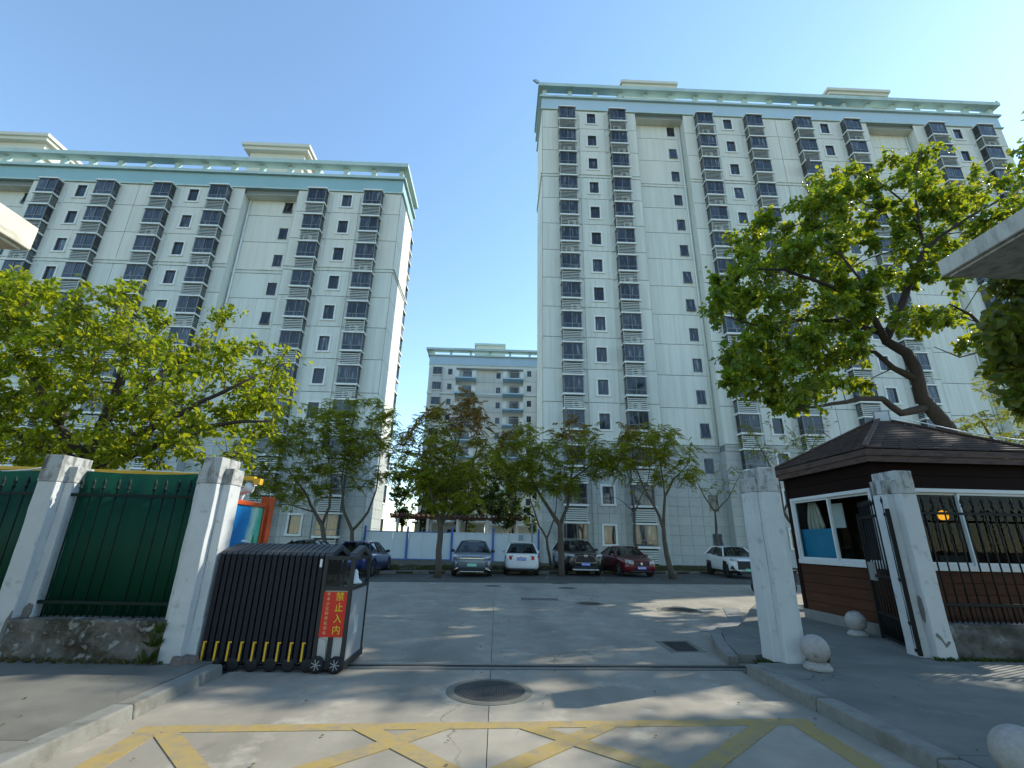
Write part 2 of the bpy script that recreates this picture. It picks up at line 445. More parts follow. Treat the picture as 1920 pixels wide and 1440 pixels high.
m_gate_glass = glass_mat('gate_window_glass', (0.85, 0.88, 0.88), 0.8)
m_cable = mat('white_cable', (0.66, 0.66, 0.64), 0.5, 0.04)
m_black_cable = mat('black_cable', (0.02, 0.02, 0.02), 0.6, 0.1)
m_bark = mat('grey_brown_bark', (0.085, 0.068, 0.05), 0.9, 0.3, 14.0, stretch=(1, 1, .35), bump=0.5, bscale=24)
m_bark_dark = mat('dark_bark', (0.050, 0.036, 0.027), 0.9, 0.3, 14.0, stretch=(1, 1, .35), bump=0.5, bscale=24)
m_rooftile = mat('red_brown_roof_tile', (0.11, 0.055, 0.04), 0.7, 0.2, 5.0, rnd_var=0.1)

lf_left = leaf_mat('bright_yellow_green_leaf', (0.075, 0.125, 0.010), (0.165, 0.195, 0.014), (0.30, 0.40, 0.010), (0.50, 0.50, 0.02), 0.40, 0.55)
lf_right = leaf_mat('mid_green_leaf', (0.030, 0.085, 0.013), (0.085, 0.140, 0.018), (0.22, 0.36, 0.012), (0.55, 0.52, 0.02), 0.36, 0.5)
lf_yard = leaf_mat('feathery_olive_leaf', (0.13, 0.18, 0.016), (0.27, 0.25, 0.024), (0.26, 0.35, 0.016), (0.44, 0.40, 0.022), 0.7, 0.5)
lf_red = leaf_mat('russet_leaf', (0.16, 0.13, 0.024), (0.30, 0.15, 0.04), (0.26, 0.20, 0.02), (0.40, 0.19, 0.03), 0.6, 0.4)
lf_dark = leaf_mat('dark_green_leaf', (0.030, 0.058, 0.012), (0.075, 0.10, 0.018), (0.06, 0.12, 0.012), (0.14, 0.18, 0.02), 0.5, 0.35)
lf_vine = leaf_mat('creeper_leaf', (0.055, 0.095, 0.014), (0.16, 0.17, 0.03), (0.22, 0.30, 0.015), (0.45, 0.40, 0.03), 0.42, 0.5)
lf_grass = leaf_mat('dry_grass_blade', (0.07, 0.085, 0.022), (0.17, 0.135, 0.06), (0.08, 0.1, 0.02), (0.16, 0.13, 0.05), 0.7, 0.3)

def weather_concrete(m):
    """Wheel tracks, hair cracks and oil spots over the worn concrete."""
    nt = m.node_tree; N, L = nt.nodes, nt.links
    b = N.get('Principled BSDF'); src = b.inputs['Base Color'].links[0].from_socket
    ge = N.new('ShaderNodeNewGeometry'); sp = N.new('ShaderNodeSeparateXYZ'); L.new(ge.outputs['Position'], sp.inputs[0])
    def M_(op, a, b_=None, clamp=False):
        x = N.new('ShaderNodeMath'); x.operation = op; x.use_clamp = clamp
        for i, v in enumerate((a, b_)):
            if v is None: continue
            if isinstance(v, (int, float)): x.inputs[i].default_value = v
            else: L.new(v, x.inputs[i])
        return x.outputs[0]
    def noise(sc, det=4, st=(1, 1, 1), dist=0.0):
        mp = N.new('ShaderNodeMapping'); mp.inputs['Scale'].default_value = st; L.new(ge.outputs['Position'], mp.inputs['Vector'])
        n = N.new('ShaderNodeTexNoise'); n.inputs['Scale'].default_value = sc; n.inputs['Detail'].default_value = det; n.inputs['Distortion'].default_value = dist
        L.new(mp.outputs[0], n.inputs['Vector']); return n.outputs['Fac']
    wob = M_('MULTIPLY', M_('SUBTRACT', noise(.25), .5), 1.6)
    ax = M_('ABSOLUTE', M_('ADD', sp.outputs['X'], wob))
    trk = M_('SUBTRACT', 1.0, M_('MULTIPLY', M_('ABSOLUTE', M_('SUBTRACT', ax, 1.0)), 2.2), True)
    trk = M_('MULTIPLY', trk, noise(3.0, 6, (1, .25, 1)))
    # cracks: thin lines where a distorted cell pattern meets, only in some areas
    vo = N.new('ShaderNodeTexVoronoi'); vo.feature = 'DISTANCE_TO_EDGE'; vo.inputs['Scale'].default_value = .42
    ad = N.new('ShaderNodeVectorMath'); ad.operation = 'ADD'; nz = N.new('ShaderNodeTexNoise'); nz.inputs['Scale'].default_value = 1.3; nz.inputs['Detail'].default_value = 6
    L.new(ge.outputs['Position'], nz.inputs['Vector']); L.new(ge.outputs['Position'], ad.inputs[0]); L.new(nz.outputs['Color'], ad.inputs[1]); L.new(ad.outputs[0], vo.inputs['Vector'])
    crk = M_('SUBTRACT', 1.0, M_('MULTIPLY', vo.outputs['Distance'], 170.0), True)
    crk = M_('MULTIPLY', crk, M_('MULTIPLY', M_('SUBTRACT', noise(.35), .47), 9.0, True))
    oil = M_('MULTIPLY', M_('SUBTRACT', noise(1.9, 3), .66), 7.0, True)
    grit = M_('MULTIPLY', M_('SUBTRACT', noise(55.0, 2), .64), 5.0, True)
    dark = M_('ADD', M_('ADD', M_('MULTIPLY', trk, .30), M_('MULTIPLY', crk, .55)), M_('ADD', M_('MULTIPLY', oil, .28), M_('MULTIPLY', grit, .22)))
    k = M_('SUBTRACT', 1.0, dark, True)
    v = N.new('ShaderNodeVectorMath'); v.operation = 'SCALE'; L.new(src, v.inputs[0]); L.new(k, v.inputs['Scale']); L.new(v.outputs[0], b.inputs['Base Color'])
weather_concrete(m_concrete); weather_concrete(m_pave); weather_concrete(m_pave_l)
# ------------------------------------------------------------------ ground, road, kerbs, pavements
def structure(name, mb, m, **k):
    return mb.build(name, m, kind='structure', **k)

g = MB(); g.box(-900, 900, -500, 1600, -0.6, -0.06)
structure('ground', g, m_soil)

road = thing('road', None, None, (0, 0, 0)); road['kind'] = 'structure'
b = MB(); b.box(-34, 62, -9, 36, -0.3, -0.02); b.build('joint_bed', m_joint, road)
J = 0.0035
ROWS = [-8, -2.2, 2.5, 7.05, 11.6, 16.2, 21.0, 26.5]
COLS = [-32, -23, -14, -9.3, -4.65, -0.03, 4.65, 9.3, 14, 19, 26, 40, 60]
for i in range(len(ROWS) - 1):
    y0, y1 = ROWS[i], ROWS[i + 1]
    cols = COLS if y0 > 7 else [-3.25, -0.03, 3.33]
    for k in range(len(cols) - 1):
        x0, x1 = cols[k], cols[k + 1]
        b = MB(); b.box(x0 + J, x1 - J, y0 + J, y1 - J, -0.1, 0.0)
        b.build('concrete_slab', m_concrete, road, at=((x0 + x1) / 2, (y0 + y1) / 2, 0))

# parking strip, darker pavers along the trees (its edge runs slightly askew)
def skew(x, off=0.0): return 22.05 + 0.195 * x + off
park = thing('parking_strip', None, None, (0, 24, 0)); park['kind'] = 'structure'
b = MB(); b.prism([(-30, skew(-30)), (55, 27.2), (55, 40), (-30, 36)], -0.05, 0.006); b.build('parking_surface', m_parking, park)
pv = MB()
for k in range(-20, 40):       # paver rows that show near the edge
    pass
b = MB()
for x0 in [-11.5 + 2.75 * i for i in range(12)]:   # pale lines between the bays
    b.prism([(x0, skew(x0, .1)), (x0 + .1, skew(x0, .1)), (x0 + .75, skew(x0, 5.0)), (x0 + .65, skew(x0, 5.0))], 0.006, 0.010)
b.build('bay_line', mat('faded_white_bay_line', (0.13, 0.13, 0.12), 0.9, 0.2, 6.0), park)

# soil strip and its kerb in front of the buildings
def kfar(x): return 25.2 + 0.27 * x if x < 14 else 28.98 + 0.02 * (x - 14)
bed = MB(); bed.prism([(-34, kfar(-34)), (14, kfar(14)), (60, kfar(60)), (60, 48), (-60, 48), (-60, 20)], -0.05, 0.12)
structure('planting_bed', bed, m_soil)
kb = thing('far_kerb', None, None, (0, 25, 0)); kb['kind'] = 'structure'
xs = [-22 + 1.5 * i for i in range(30)]
for a, c in zip(xs[:-1], xs[1:]):
    b = MB(); b.prism([(a + .01, kfar(a)), (c - .01, kfar(c)), (c - .01, kfar(c) + .16), (a + .01, kfar(a) + .16)], 0, 0.15)
    b.build('kerb_stone', m_kerb, kb, at=(a, kfar(a), 0), bevel=.015)

# left pavement and its kerb
lp = thing('left_pavement', None, None, (-8, 0, 0)); lp['kind'] = 'structure'
b = MB(); b.box(-30, -3.46, -8, 6.9, -0.05, 0.085); b.build('joint_bed', m_joint, lp)
for x0, x1 in ((-30, -9.2), (-9.2, -6.1), (-6.1, -3.462)):
    for y0, y1 in ((-8, 1.6), (1.6, 4.25), (4.25, 6.9)):
        b = MB(); b.box(x0 + .004, x1 - .004, y0 + .004, y1 - .004, 0.0, 0.115)
        b.build('paving_slab', m_pave_l, lp, at=((x0 + x1) / 2, (y0 + y1) / 2, 0))
lk = thing('left_kerb', None, None, (-3.35, 0, 0)); lk['kind'] = 'structure'
ys = [-8, -5, -2, 0.6, 2.1, 3.6, 5.06, 6.52]
for a, c in zip(ys[:-1], ys[1:]):
    b = MB(); j = rnd.uniform(-.006, .006)
    b.hexa([(-3.45, a + .007, -.02), (-3.24 + j, a + .007, -.02), (-3.24 + j, c - .007, -.02), (-3.45, c - .007, -.02),
            (-3.45, a + .007, .122 + j), (-3.265 + j, a + .007, .122 + j), (-3.265 + j, c - .007, .122 + j), (-3.45, c - .007, .122 + j)])
    b.build('kerb_stone', m_kerb, lk, at=(-3.35, a, 0), bevel=.02, seg=3)

# right pavement, kerb, and the island the guard booth stands on
rp = thing('right_pavement', None, None, (8, 3, 0)); rp['kind'] = 'structure'
b = MB(); b.box(3.54, 30, -8, 7.0, -0.05, 0.085); b.build('joint_bed', m_joint, rp)
for x0, x1 in ((3.54, 6.3), (6.3, 9.4), (9.4, 30)):
    for y0, y1 in ((-8, 1.2), (1.2, 4.15), (4.15, 7.0)):
        b = MB(); b.box(x0 + .004, x1 - .004, y0 + .004, y1 - .004, 0.0, 0.115)
        b.build('paving_slab', m_pave, rp, at=((x0 + x1) / 2, (y0 + y1) / 2, 0))
b = MB(); b.prism([(4.40, 7.0), (30, 7.0), (30, 13.6), (7.05, 13.6), (6.2, 12.3), (5.4, 10.9), (4.75, 9.95), (4.3, 9.72), (4.2, 9.5), (3.73, 8.26), (3.53, 7.5), (3.75, 7.44), (4.1, 7.6), (4.40, 7.62)], -0.05, 0.115)
b.build('island_paving', m_pave, rp)
b = MB(); b.prism([(3.4, 6.93), (4.4, 6.99), (4.4, 7.62), (3.5, 7.46)], -.05, -.004); b.build('broken_concrete', m_brick, rp)
b = MB(); b.prism([(4.28, 9.74), (5.3, 10.85), (6.5, 13.4), (6.1, 13.5), (5.35, 11.6), (4.0, 10.0)], -.02, .012); b.build('cement_patch', mat('pale_cement_patch', (0.19, 0.195, 0.185), .85, .1, 2.0), rp)
rk = thing('right_kerb', None, None, (3.43, 0, 0)); rk['kind'] = 'structure'
ys = [-8, -5, -2, 0.0, 1.35, 2.72, 4.1, 5.5, 6.9]
for a, c in zip(ys[:-1], ys[1:]):
    b = MB(); j = rnd.uniform(-.006, .006)
    b.hexa([(3.325 + j, a + .007, -.02), (3.54, a + .007, -.02), (3.54, c - .007, -.02), (3.325 + j, c - .007, -.02),
            (3.345 + j, a + .007, .122 + j), (3.54, a + .007, .122 + j), (3.54, c - .007, .122 + j), (3.345 + j, c - .007, .122 + j)])
    b.build('kerb_stone', m_kerb, rk, at=(3.43, a, 0), bevel=.02, seg=3)
isl = [(4.25, 9.74), (3.90, 9.25), (3.66, 8.6), (3.50, 8.09), (3.36, 7.6), (3.30, 7.32)]
isi = [(4.32, 9.60), (4.05, 9.14), (3.82, 8.52), (3.66, 8.04), (3.53, 7.58), (3.47, 7.36)]
ik = thing('island_kerb', None, None, (3.6, 8.5, 0)); ik['kind'] = 'structure'
for q in range(len(isl) - 1):
    b = MB(); b.prism([isl[q], isi[q], isi[q + 1], isl[q + 1]], -.02, .122); b.build('kerb_stone', m_kerb, ik, at=(isl[q][0], isl[q][1], 0), bevel=.012)

# yellow hatched box on the road
mk = thing('yellow_road_marking', None, None, (0, 4, 0)); mk['kind'] = 'structure'
def stripe(pts):
    b = MB(); b.prism(pts, 0.0, 0.004); b.build('painted_line', m_yellow, mk)
def line(p, q, w, z=0.004):
    p, q = Vector((*p, 0)), Vector((*q, 0)); d = (q - p).normalized(); s = Vector((-d.y, d.x, 0)) * w / 2
    b = MB(); b.prism([tuple((p + s).xy), tuple((p - s).xy), tuple((q - s).xy), tuple((q + s).xy)], 0.0, z); b.build('painted_line', m_yellow, mk)
line((-3.03, 4.82), (3.08, 5.20), 0.155, .004)
line((-2.90, 4.76), (-2.72, 0.6), 0.2, .0055)
line((2.95, 5.14), (2.86, 0.6), 0.2, .0055)
line((-2.8, 0.5), (2.9, 0.7), 0.15, .004)
for p, q in (((-2.76, 4.76), (-0.6, 2.55)), ((-1.17, 4.95), (2.2, 1.75)), ((0.31, 5.0), (2.85, 2.85))):
    line(p, q, 0.175, .007)
for p, q in (((-0.40, 5.0), (-2.75, 2.75)), ((1.08, 5.05), (-2.2, 2.0)), ((2.62, 5.14), (-0.5, 2.2))):
    line(p, q, 0.175, .0085)

# covers and gratings in the road
def disc(b, c, r0, r1, z0, z1, n=40, m=0):
    b.lathe([(r0, z0), (r0, z1), (r1, z1), (r1, z0)] if r0 > 0 else [(r1, z0), (r1, z1)], (c[0], c[1], 0), 'z', n, m, False, cap=(r0 == 0))
def manhole(c, r, label, rim=True, ribs=True):
    t = thing('manhole_cover', label, 'manhole cover', (c[0], c[1], 0), group='round covers in the yard road')
    b = MB(); b.lathe([(r * .82, .003), (r * .82, .010), (r * .87, .014), (r * .93, .012), (r, .004), (r, -.02)], (c[0], c[1], 0), 'z', 40, 0, False, cap=False)
    b.build('rim', m_iron_rim if rim else m_iron, t)
    b = MB(); disc(b, c, 0, r * .81, -.02, .006)
    b.build('lid', m_iron, t)
    if ribs:
        b = MB()
        for rr in (.70, .60):
            disc(b, c, r * rr - .008, r * rr, .004, .0085, 36)
        for k in range(-9, 10):
            for j in range(-9, 10):
                x, y = k * r * .055, j * r * .055
                if x * x + y * y < (r * .52) ** 2:
                    s = r * .014
                    if (k + j) % 2: b.box(c[0] + x - s * 1.5, c[0] + x + s * 1.5, c[1] + y - s * .6, c[1] + y + s * .6, .004, .0085)
                    else: b.box(c[0] + x - s * .6, c[0] + x + s * .6, c[1] + y - s * 1.5, c[1] + y + s * 1.5, .004, .0085)
        b.build('raised_pattern', m_iron, t, kind='stuff')
manhole((-0.035, 6.03), .485, 'large round iron manhole cover just outside the gate track')
manhole((4.72, 12.98), .56, 'round manhole cover with pale cement ring near the booth island')
manhole((2.61, 13.97), .40, 'round cover beside the slotted drain, behind the gate')
manhole((2.57, 20.3), .40, 'farthest round cover, in front of the black car', ribs=False)
manhole((2.62, 18.35), .36, 'small round cover between the drain grating and the black car', ribs=False)
manhole((-0.09, 18.63), .32, 'thin round cover in front of the white hatchback', ribs=False)
t = thing('drain_grating', 'long slotted grating in the yard road, below the white hatchback', 'drain grating', (1.29, 14.8, 0), group='drain gratings')
b = MB(); b.box(.74, 1.84, 14.42, 15.12, -.02, .005); b.build('bed', m_concrete, t)
for k in range(17):
    x = .77 + k * .064
    b = MB(); b.box(x, x + .03, 14.5, 15.05, .005, .009); b.build('slot', m_black, t)
t = thing('drain_grating', 'square dark drain grating beside the curved island kerb', 'drain grating', (3.07, 8.55, 0), group='drain gratings')
b = MB(); b.prism([(2.76, 8.10), (3.36, 8.18), (3.40, 9.06), (2.78, 8.95)], -.02, .004); b.build('cement_frame', m_iron_rim, t)
b = MB(); b.prism([(2.88, 8.18), (3.24, 8.23), (3.30, 8.95), (2.89, 8.86)], -.01, .007); b.build('pit', m_black, t)
for k in range(9):
    y = 8.22 + k * .078
    b = MB(); b.bar((2.88, y, .010), (3.25 + .007 * k, y + .05, .010), .03, .008); b.build('grate_bar', m_iron, t)

# sliding-gate track
t = thing('gate_track', 'steel gate track set across the road between the piers', 'gate track', (0.9, 7.1, 0))
b = MB(); b.bar((-3.6, 6.93, .0), (3.5, 7.19, .0), .26, .006); b.build('bed', mat('oily_track_concrete', (.10, .10, .092), .8, .2, 6.), t)
b = MB(); b.bar((-3.6, 6.985, .003), (3.5, 7.235, .003), .045, .008); b.build('slot', m_black, t)
b = MB(); b.bar((-3.6, 7.03, .012), (3.5, 7.28, .012), .025, .022); b.bar((-3.6, 6.87, .006), (3.5, 7.11, .006), .02, .012); b.build('rail', m_steel, t)
# ------------------------------------------------------------------ apartment buildings
BAYW, BAYD, PITCH = 1.62, 0.62, 2.88
def bay_meshes():
    w = BAYW / 2; d = BAYD
    s = MB()       # slabs above and below, and the dark body behind the glass (origin: wall plane, window centre)
    s.box(-w - .09, w + .09, -d - .10, -.002, .75, .88)
    s.box(-w - .09, w + .09, -d - .10, -.002, -.90, -.755)
    s.box(-w + .12, w - .12, -d + .16, -.002, -.755, .75, 1)
    s.box(-w + .02, w - .02, -d + .16, -.002, -2.0, -.90, 1)
    slabs = s.mesh('bay_slabs', [m_trim, m_void, m_louvre])
    f = MB()
    t = .05
    for x in (-w, -.5 * t, w - t): f.box(x, x + t, -d, -d + t, -.755, .75)
    f.box(-w, w, -d + .004, -d + t, .70, .75); f.box(-w, w, -d + .004, -d + t, -.755, -.70); f.box(-w, w, -d + .004, -d + t, -.36, -.30)
    for x in (-w, w - t):
        f.box(x + .003, x + t - .003, -d + t, -.004, .70, .748); f.box(x + .003, x + t - .003, -d + t, -.004, -.753, -.70); f.box(x + .003, x + t - .003, -d + t, -.004, -.36, -.30)
        f.box(x + .002, x + t - .002, -.05, -.003, -.70, .70)
    frame = f.mesh('bay_frame', m_alu_dark)
    p = MB(); p.box(-w / 2 + .02, w / 2 - .02, -.008, .008, -.50, .50); pane = p.mesh('pane', m_pane)
    p = MB(); p.box(-w + t, w - t, -.008, .008, -.17, .17); low = p.mesh('lower_glazing', m_pane)
    p = MB(); p.box(-.005, .005, -d + t, -.05, -.70, .70)
    side = p.mesh('side_glazing', m_pane)
    l = MB()
    for k in range(6):
        z = -1.06 - k * .155
        a = .028
        l.hexa([(-w, -d, z - .075), (w, -d, z - .075), (w, -d + .07, z + .02), (-w, -d + .07, z + .02),
                (-w, -d, z - .05), (w, -d, z - .05), (w, -d + .07, z + .045), (-w, -d + .07, z + .045)])
        for x in (-w, w - .06):
            l.hexa([(x, -d + .06, z - .05), (x + .06, -d + .06, z - .05), (x + .06, -.03, z - .05), (x, -.03, z - .05),
                    (x, -d + .06, z - .02), (x + .06, -d + .06, z - .02), (x + .06, -.03, z - .02), (x, -.03, z - .02)])
    for x in (-w + .01, w - .05): l.box(x, x + .04, -d + .01, -d + .05, -1.98, -.90)
    louv = l.mesh('louvre', m_louvre)
    a = MB(); a.box(-.38, .38, -d + .07, -d + .13, -1.92, -1.36, 0)
    a.lathe([(.20, -d + .062), (.20, -d + .069)], (-.1, 0, -1.64), 'y', 16, 1, False)
    ac = a.mesh('air_conditioner', [m_ac, m_void])
    op = MB(); op.box(0, .74, -.015, .015, -.51, .51, 0); op.box(.05, .69, -.02, .02, -.46, .46, 1)
    sash = op.mesh('open_sash', [m_alu_dark, m_pane])
    return dict(slabs=slabs, frame=frame, pane=pane, low=low, side=side, louv=louv, ac=ac, sash=sash)
BM = bay_meshes()

def add_bay(root, x, y, z, rot=0.0):
    b = inst('bay_window', BM['slabs'], root, (x, y, z))
    if rot: b.rotation_euler = (0, 0, rot)
    def sub(n, me, p, r=None):
        o = bpy.data.objects.new(n, me); COL.objects.link(o); o.parent = b; o.location = p
        if r: o.rotation_euler = r
    sub('frame', BM['frame'], (0, 0, 0))
    q = rnd.random() if not rot else 1
    for s in (-1, 1):
        sub('pane', BM['pane'], (s * BAYW / 4, -BAYD + .03 + (.022 if s > 0 else 0), .20))
    if q < .03: sub('open_sash', BM['sash'], (BAYW / 2 - .02, -BAYD + .02, .2), (0, 0, -math.radians(rnd.uniform(30, 80))))
    elif q < .07: sub('open_sash', BM['sash'], (-BAYW / 2 - .02, -BAYD + .05, .2), (0, 0, -math.radians(rnd.uniform(75, 110))))
    sub('lower_glazing', BM['low'], (0, -BAYD + .03, -.53))
    for s in (-1, 1): sub('side_glazing', BM['side'], (s * (BAYW / 2 - .025), 0, 0))
    lv = bpy.data.objects.new('louvre', BM['louv']); COL.objects.link(lv); lv.parent = b; lv['kind'] = 'stuff'
    if rnd.random() < .45: sub('air_conditioner', BM['ac'], (rnd.uniform(-.15, .35), 0, 0))

def win_meshes(w, h, sw, proud):
    f = MB()
    x, z = w / 2, h / 2
    f.box(-x - sw, x + sw, -proud, .03, z, z + sw); f.box(-x - sw - .04, x + sw + .04, -proud - .03, .03, -z - sw, -z)
    f.box(-x - sw, -x, -proud + .003, .03, -z, z); f.box(x, x + sw, -proud + .003, .03, -z, z)
    sur = f.mesh('window_surround', m_trim)
    p = MB(); t = .045
    p.box(-x, x, .10, .13, z - t, z, 0); p.box(-x, x, .10, .13, -z, -z + t, 0); p.box(-x, -x + t, .10, .13, -z + t, z - t, 0); p.box(x - t, x, .10, .13, -z + t, z - t, 0)
    fr = p.mesh('window_frame', m_alu_dark)
    p = MB(); p.box(-x + t, x - t, .112, .122, -z + t, z - t); pane = p.mesh('pane', m_pane)
    v = MB(); v.box(-x, x, .131, .16, -z, z); void = v.mesh('dark_opening', m_void)
    s = MB(); s.box(-x + .01, x - .01, -.02, .02, -h + .02, 0, 0); s.box(-x + .06, x - .06, -.025, .025, -h + .07, -.05, 1); sash = s.mesh('open_sash', [m_alu_dark, m_pane])
    return dict(sur=sur, frame=fr, pane=pane, void=void, sash=sash, w=w, h=h)
WM = win_meshes(.86, 1.30, .15, .05)
SM = win_meshes(.80, 1.25, .015, .004)

def add_window(root, W, x, y, z, name='window', open_=0.0):
    o = inst(name, W['sur'], root, (x, y, z))
    def sub(n, me, p=(0, 0, 0), r=None):
        c = bpy.data.objects.new(n, me); COL.objects.link(c); c.parent = o; c.location = p
        if r: c.rotation_euler = r
    sub('frame', W['frame'])
    if open_:
        sub('dark_opening', W['void'])
        sub('open_sash', W['sash'], (0, .09, W['h'] / 2 - .02), (-math.radians(open_), 0, 0))
    else:
        sub('pane', W['pane'])

def clipped(x0, x1, z0, z1, holes):
    """Rectangles that cover [x0,x1]x[z0,z1] minus one hole at most per cell."""
    for h in holes:
        if h[0] < x1 - 1e-3 and h[1] > x0 + 1e-3 and h[2] < z1 - 1e-3 and h[3] > z0 + 1e-3:
            rest = [r for r in holes if r is not h]; out = []
            if h[0] > x0 + .02: out += clipped(x0, h[0], z0, z1, rest)
            if h[1] < x1 - .02: out += clipped(h[1], x1, z0, z1, rest)
            a, c = max(x0, h[0]), min(x1, h[1])
            if h[2] > z0 + .02: out += clipped(a, c, z0, h[2], rest)
            if h[3] < z1 - .02: out += clipped(a, c, h[3], z1, rest)
            return out
    return [(x0, x1, z0, z1)]

def panel_piece(root, name, x0, x1, z0, z1, y, holes, m, g=.022, th=.035, at=None):
    """One wall panel with its window holes cut out: rectangles joined in one mesh."""
    b = MB()
    for r in clipped(x0 + g, x1 - g, z0 + g, z1 - g, holes):
        b.box(r[0], r[1], y - th, y, r[2], r[3])
    if b.v: return b.build(name, m, root, at=((x0 + x1) / 2, y, (z0 + z1) / 2))

def apartment(label, units, nf, zbase, xl, xr, Yf, bandm, stair_off, pipe_side, solid_tiles=(0,), cap_lamps=(), pents=()):
    root = thing('apartment_building', label, 'apartment building', ((xl + xr) / 2, Yf, 0), group='tall pale apartment blocks')
    DEP = 5.2
    zw = lambda k: zbase + PITCH * k          # window centres
    ztile = zw(2) + .75
    zc = zw(nf - 3) - .75 - .95              # upper cornice, under the top three storeys
    ztop = zw(nf - 1) + 1.0
    recs = [(u - 2.45, u + 2.45) for u in units]
    core = MB()
    edges = [xl + .02] + [e for r in recs for e in r] + [xr - .02]
    for a, c in zip(edges[0::2], edges[1::2]): core.box(a, c, Yf + .17, Yf + DEP, 0, ztop + .02)
    for a, c in recs:
        core.box(a, c, Yf + 1.02, Yf + DEP, 0, ztop - .6)
        core.box(a, c, Yf + .18, Yf + DEP, ztop - .6, ztop + .02)
    core.box(xl + .85, xr - .85, Yf + DEP, Yf + DEP + 3.2, 0, ztop + .4)
    core.build('wall', m_core, root)
    # panels
    tiles_stuff = MB()
    for ui, u in enumerate(units):
        lo = xl if ui == 0 or True and u == min(units) else (units[0] + units[1]) / 2
        lo = xl if u == min(units) else sum(units) / 2
        hi = xr if u == max(units) else sum(units) / 2
        bays = [u - 9.55, u - 4.45, u + 4.45, u + 9.55]; wins = [u - 7.03, u + 7.03]
        segs = []
        bh = BAYW / 2 - .02
        segs.append((lo, bays[0] - bh)); segs.append((bays[0] + bh, bays[1] - bh)); segs.append((bays[1] + bh, u - 2.45))
        segs.append((u + 2.45, bays[2] - bh)); segs.append((bays[2] + bh, bays[3] - bh)); segs.append((bays[3] + bh, hi))
        holes = [(x - .44, x + .44, zw(k) - .66, zw(k) + .66) for x in wins for k in range(nf)]
        sx = u + stair_off[ui]
        sholes = [(sx - .405, sx + .405, zw(k) - .35 - .63, zw(k) - .35 + .63) for k in range(nf)]
        zs = [ztile + .55] + [zw(k) - 1.32 for k in range(4, nf)] + [ztop]
        zs = [z for z in zs if abs(z - zc) > 1.0 or z == ztile + .55]
        for (a, c) in segs + [(u - 2.43, u + 2.43)]:
            rec = (a == u - 2.43); yy = Yf + .85 if rec else Yf; hh = sholes if rec else holes
            hs = [h for h in hh if h[0] < c and h[1] > a]
            top = ztop - .6 if rec else ztop
            lev = sorted(set([z for z in zs if z < top] + [zc, zc + .42, top]))
            for z0, z1 in zip(lev[:-1], lev[1:]):
                if abs(z0 - zc) < .01:
                    continue
                mm = m_plaster if z1 <= zc + .01 else m_plaster_top
                panel_piece(root, 'wall_panel', a, c, z0, z1, yy, hs, mm)
            # cornice strips
            b = MB(); b.box(a - .001, c + .001, yy - .13, yy - .002, zc + .30, zc + .42); b.box(a, c, yy - .09, yy - .001, zc, zc + .12); b.box(a, c, yy - .055, yy - .0005, zc + .12, zc + .30)
            b.build('cornice', m_plaster, root)
            b = MB(); b.box(a, c, yy - .14, yy - .002, ztile + .33, ztile + .5); b.box(a, c, yy - .09, yy - .001, ztile, ztile + .33)
            b.build('cornice', m_tile, root)
            # stone tiles
            n = max(1, round((c - a) / .95)); rows = 12; rh = (ztile - .1) / rows
            for i in range(n):
                for j in range(rows):
                    x0, x1 = a + (c - a) * i / n, a + (c - a) * (i + 1) / n
                    z0, z1 = .1 + rh * j, .1 + rh * (j + 1)
                    rs = clipped(x0, x1, z0, z1, hs)
                    if ui in solid_tiles:
                        b = MB()
                        for r in rs: b.box(r[0] + .009, r[1] - .009, yy - .03, yy, r[2] + .009, r[3] - .009)
                        if b.v: b.build('stone_tile', m_tile, root, at=((x0 + x1) / 2, yy, (z0 + z1) / 2))
                    else:
                        for r in rs: tiles_stuff.box(r[0] + .009, r[1] - .009, yy - .03, yy, r[2] + .009, r[3] - .009)
        for x in bays:
            for k in range(nf): add_bay(root, x, Yf - .036, zw(k))
        for x in wins:
            for k in range(nf): add_window(root, WM, x, Yf - .036, zw(k), open_=(rnd.uniform(4, 12) if rnd.random() < .12 else 0))
        for k in range(nf):
            add_window(root, SM, sx, Yf + .85 - .036, zw(k) - .35, 'stair_window', open_=(rnd.uniform(4, 13) if rnd.random() < .6 else 0))
        # recess cheeks in the wall colour
        for s in (-1, 1):
            b = MB(); x = u + s * 2.45; b.box(min(x, x - s * .02), max(x, x - s * .02), Yf - .033, Yf + .83, ztile + .5, ztop - .6)
            b.build('recess_cheek', m_plaster, root)
            b = MB(); b.box(min(x, x - s * .02), max(x, x - s * .02), Yf - .028, Yf + .82, .1, ztile); b.build('recess_cheek', m_tile, root)
        b = MB(); b.box(u - 2.44, u + 2.44, Yf - .033, Yf + .83, ztop - .62, ztop - .602); b.build('recess_soffit', m_plaster_top, root)
        px = u + pipe_side * 2.2
        b = MB(); b.tube([(px, Yf + .72, ztop - .8), (px, Yf + .72, ztile + .5)], .075, 8); b.build('drain_pipe', m_pipe, root)
        for x, k0 in ((u - 8.25, 1), (u - 5.75, -1), (u + 5.75, 1), (u + 8.25, -1)):
            b = MB(); b.tube([(x, Yf - .07, ztop - .5), (x, Yf - .07, .4)], .028, 6); b.build('drain_pipe', m_pipe, root)
            for k in range(nf):     # little hoses from each air conditioner
                b = MB(); q = x - .45 * k0
                b.tube([(q, Yf - .06, zw(k) - .15), (q - .03, Yf - .06, zw(k) - .9), (q + .12 * k0, Yf - .06, zw(k) - 1.35), (x, Yf - .06, zw(k) - 1.5)], .016, 5, cap=False)
                b.build('condensate_hose', m_louvre, root)
    if tiles_stuff.v: tiles_stuff.build('stone_tiles', m_tile, root, kind='stuff')
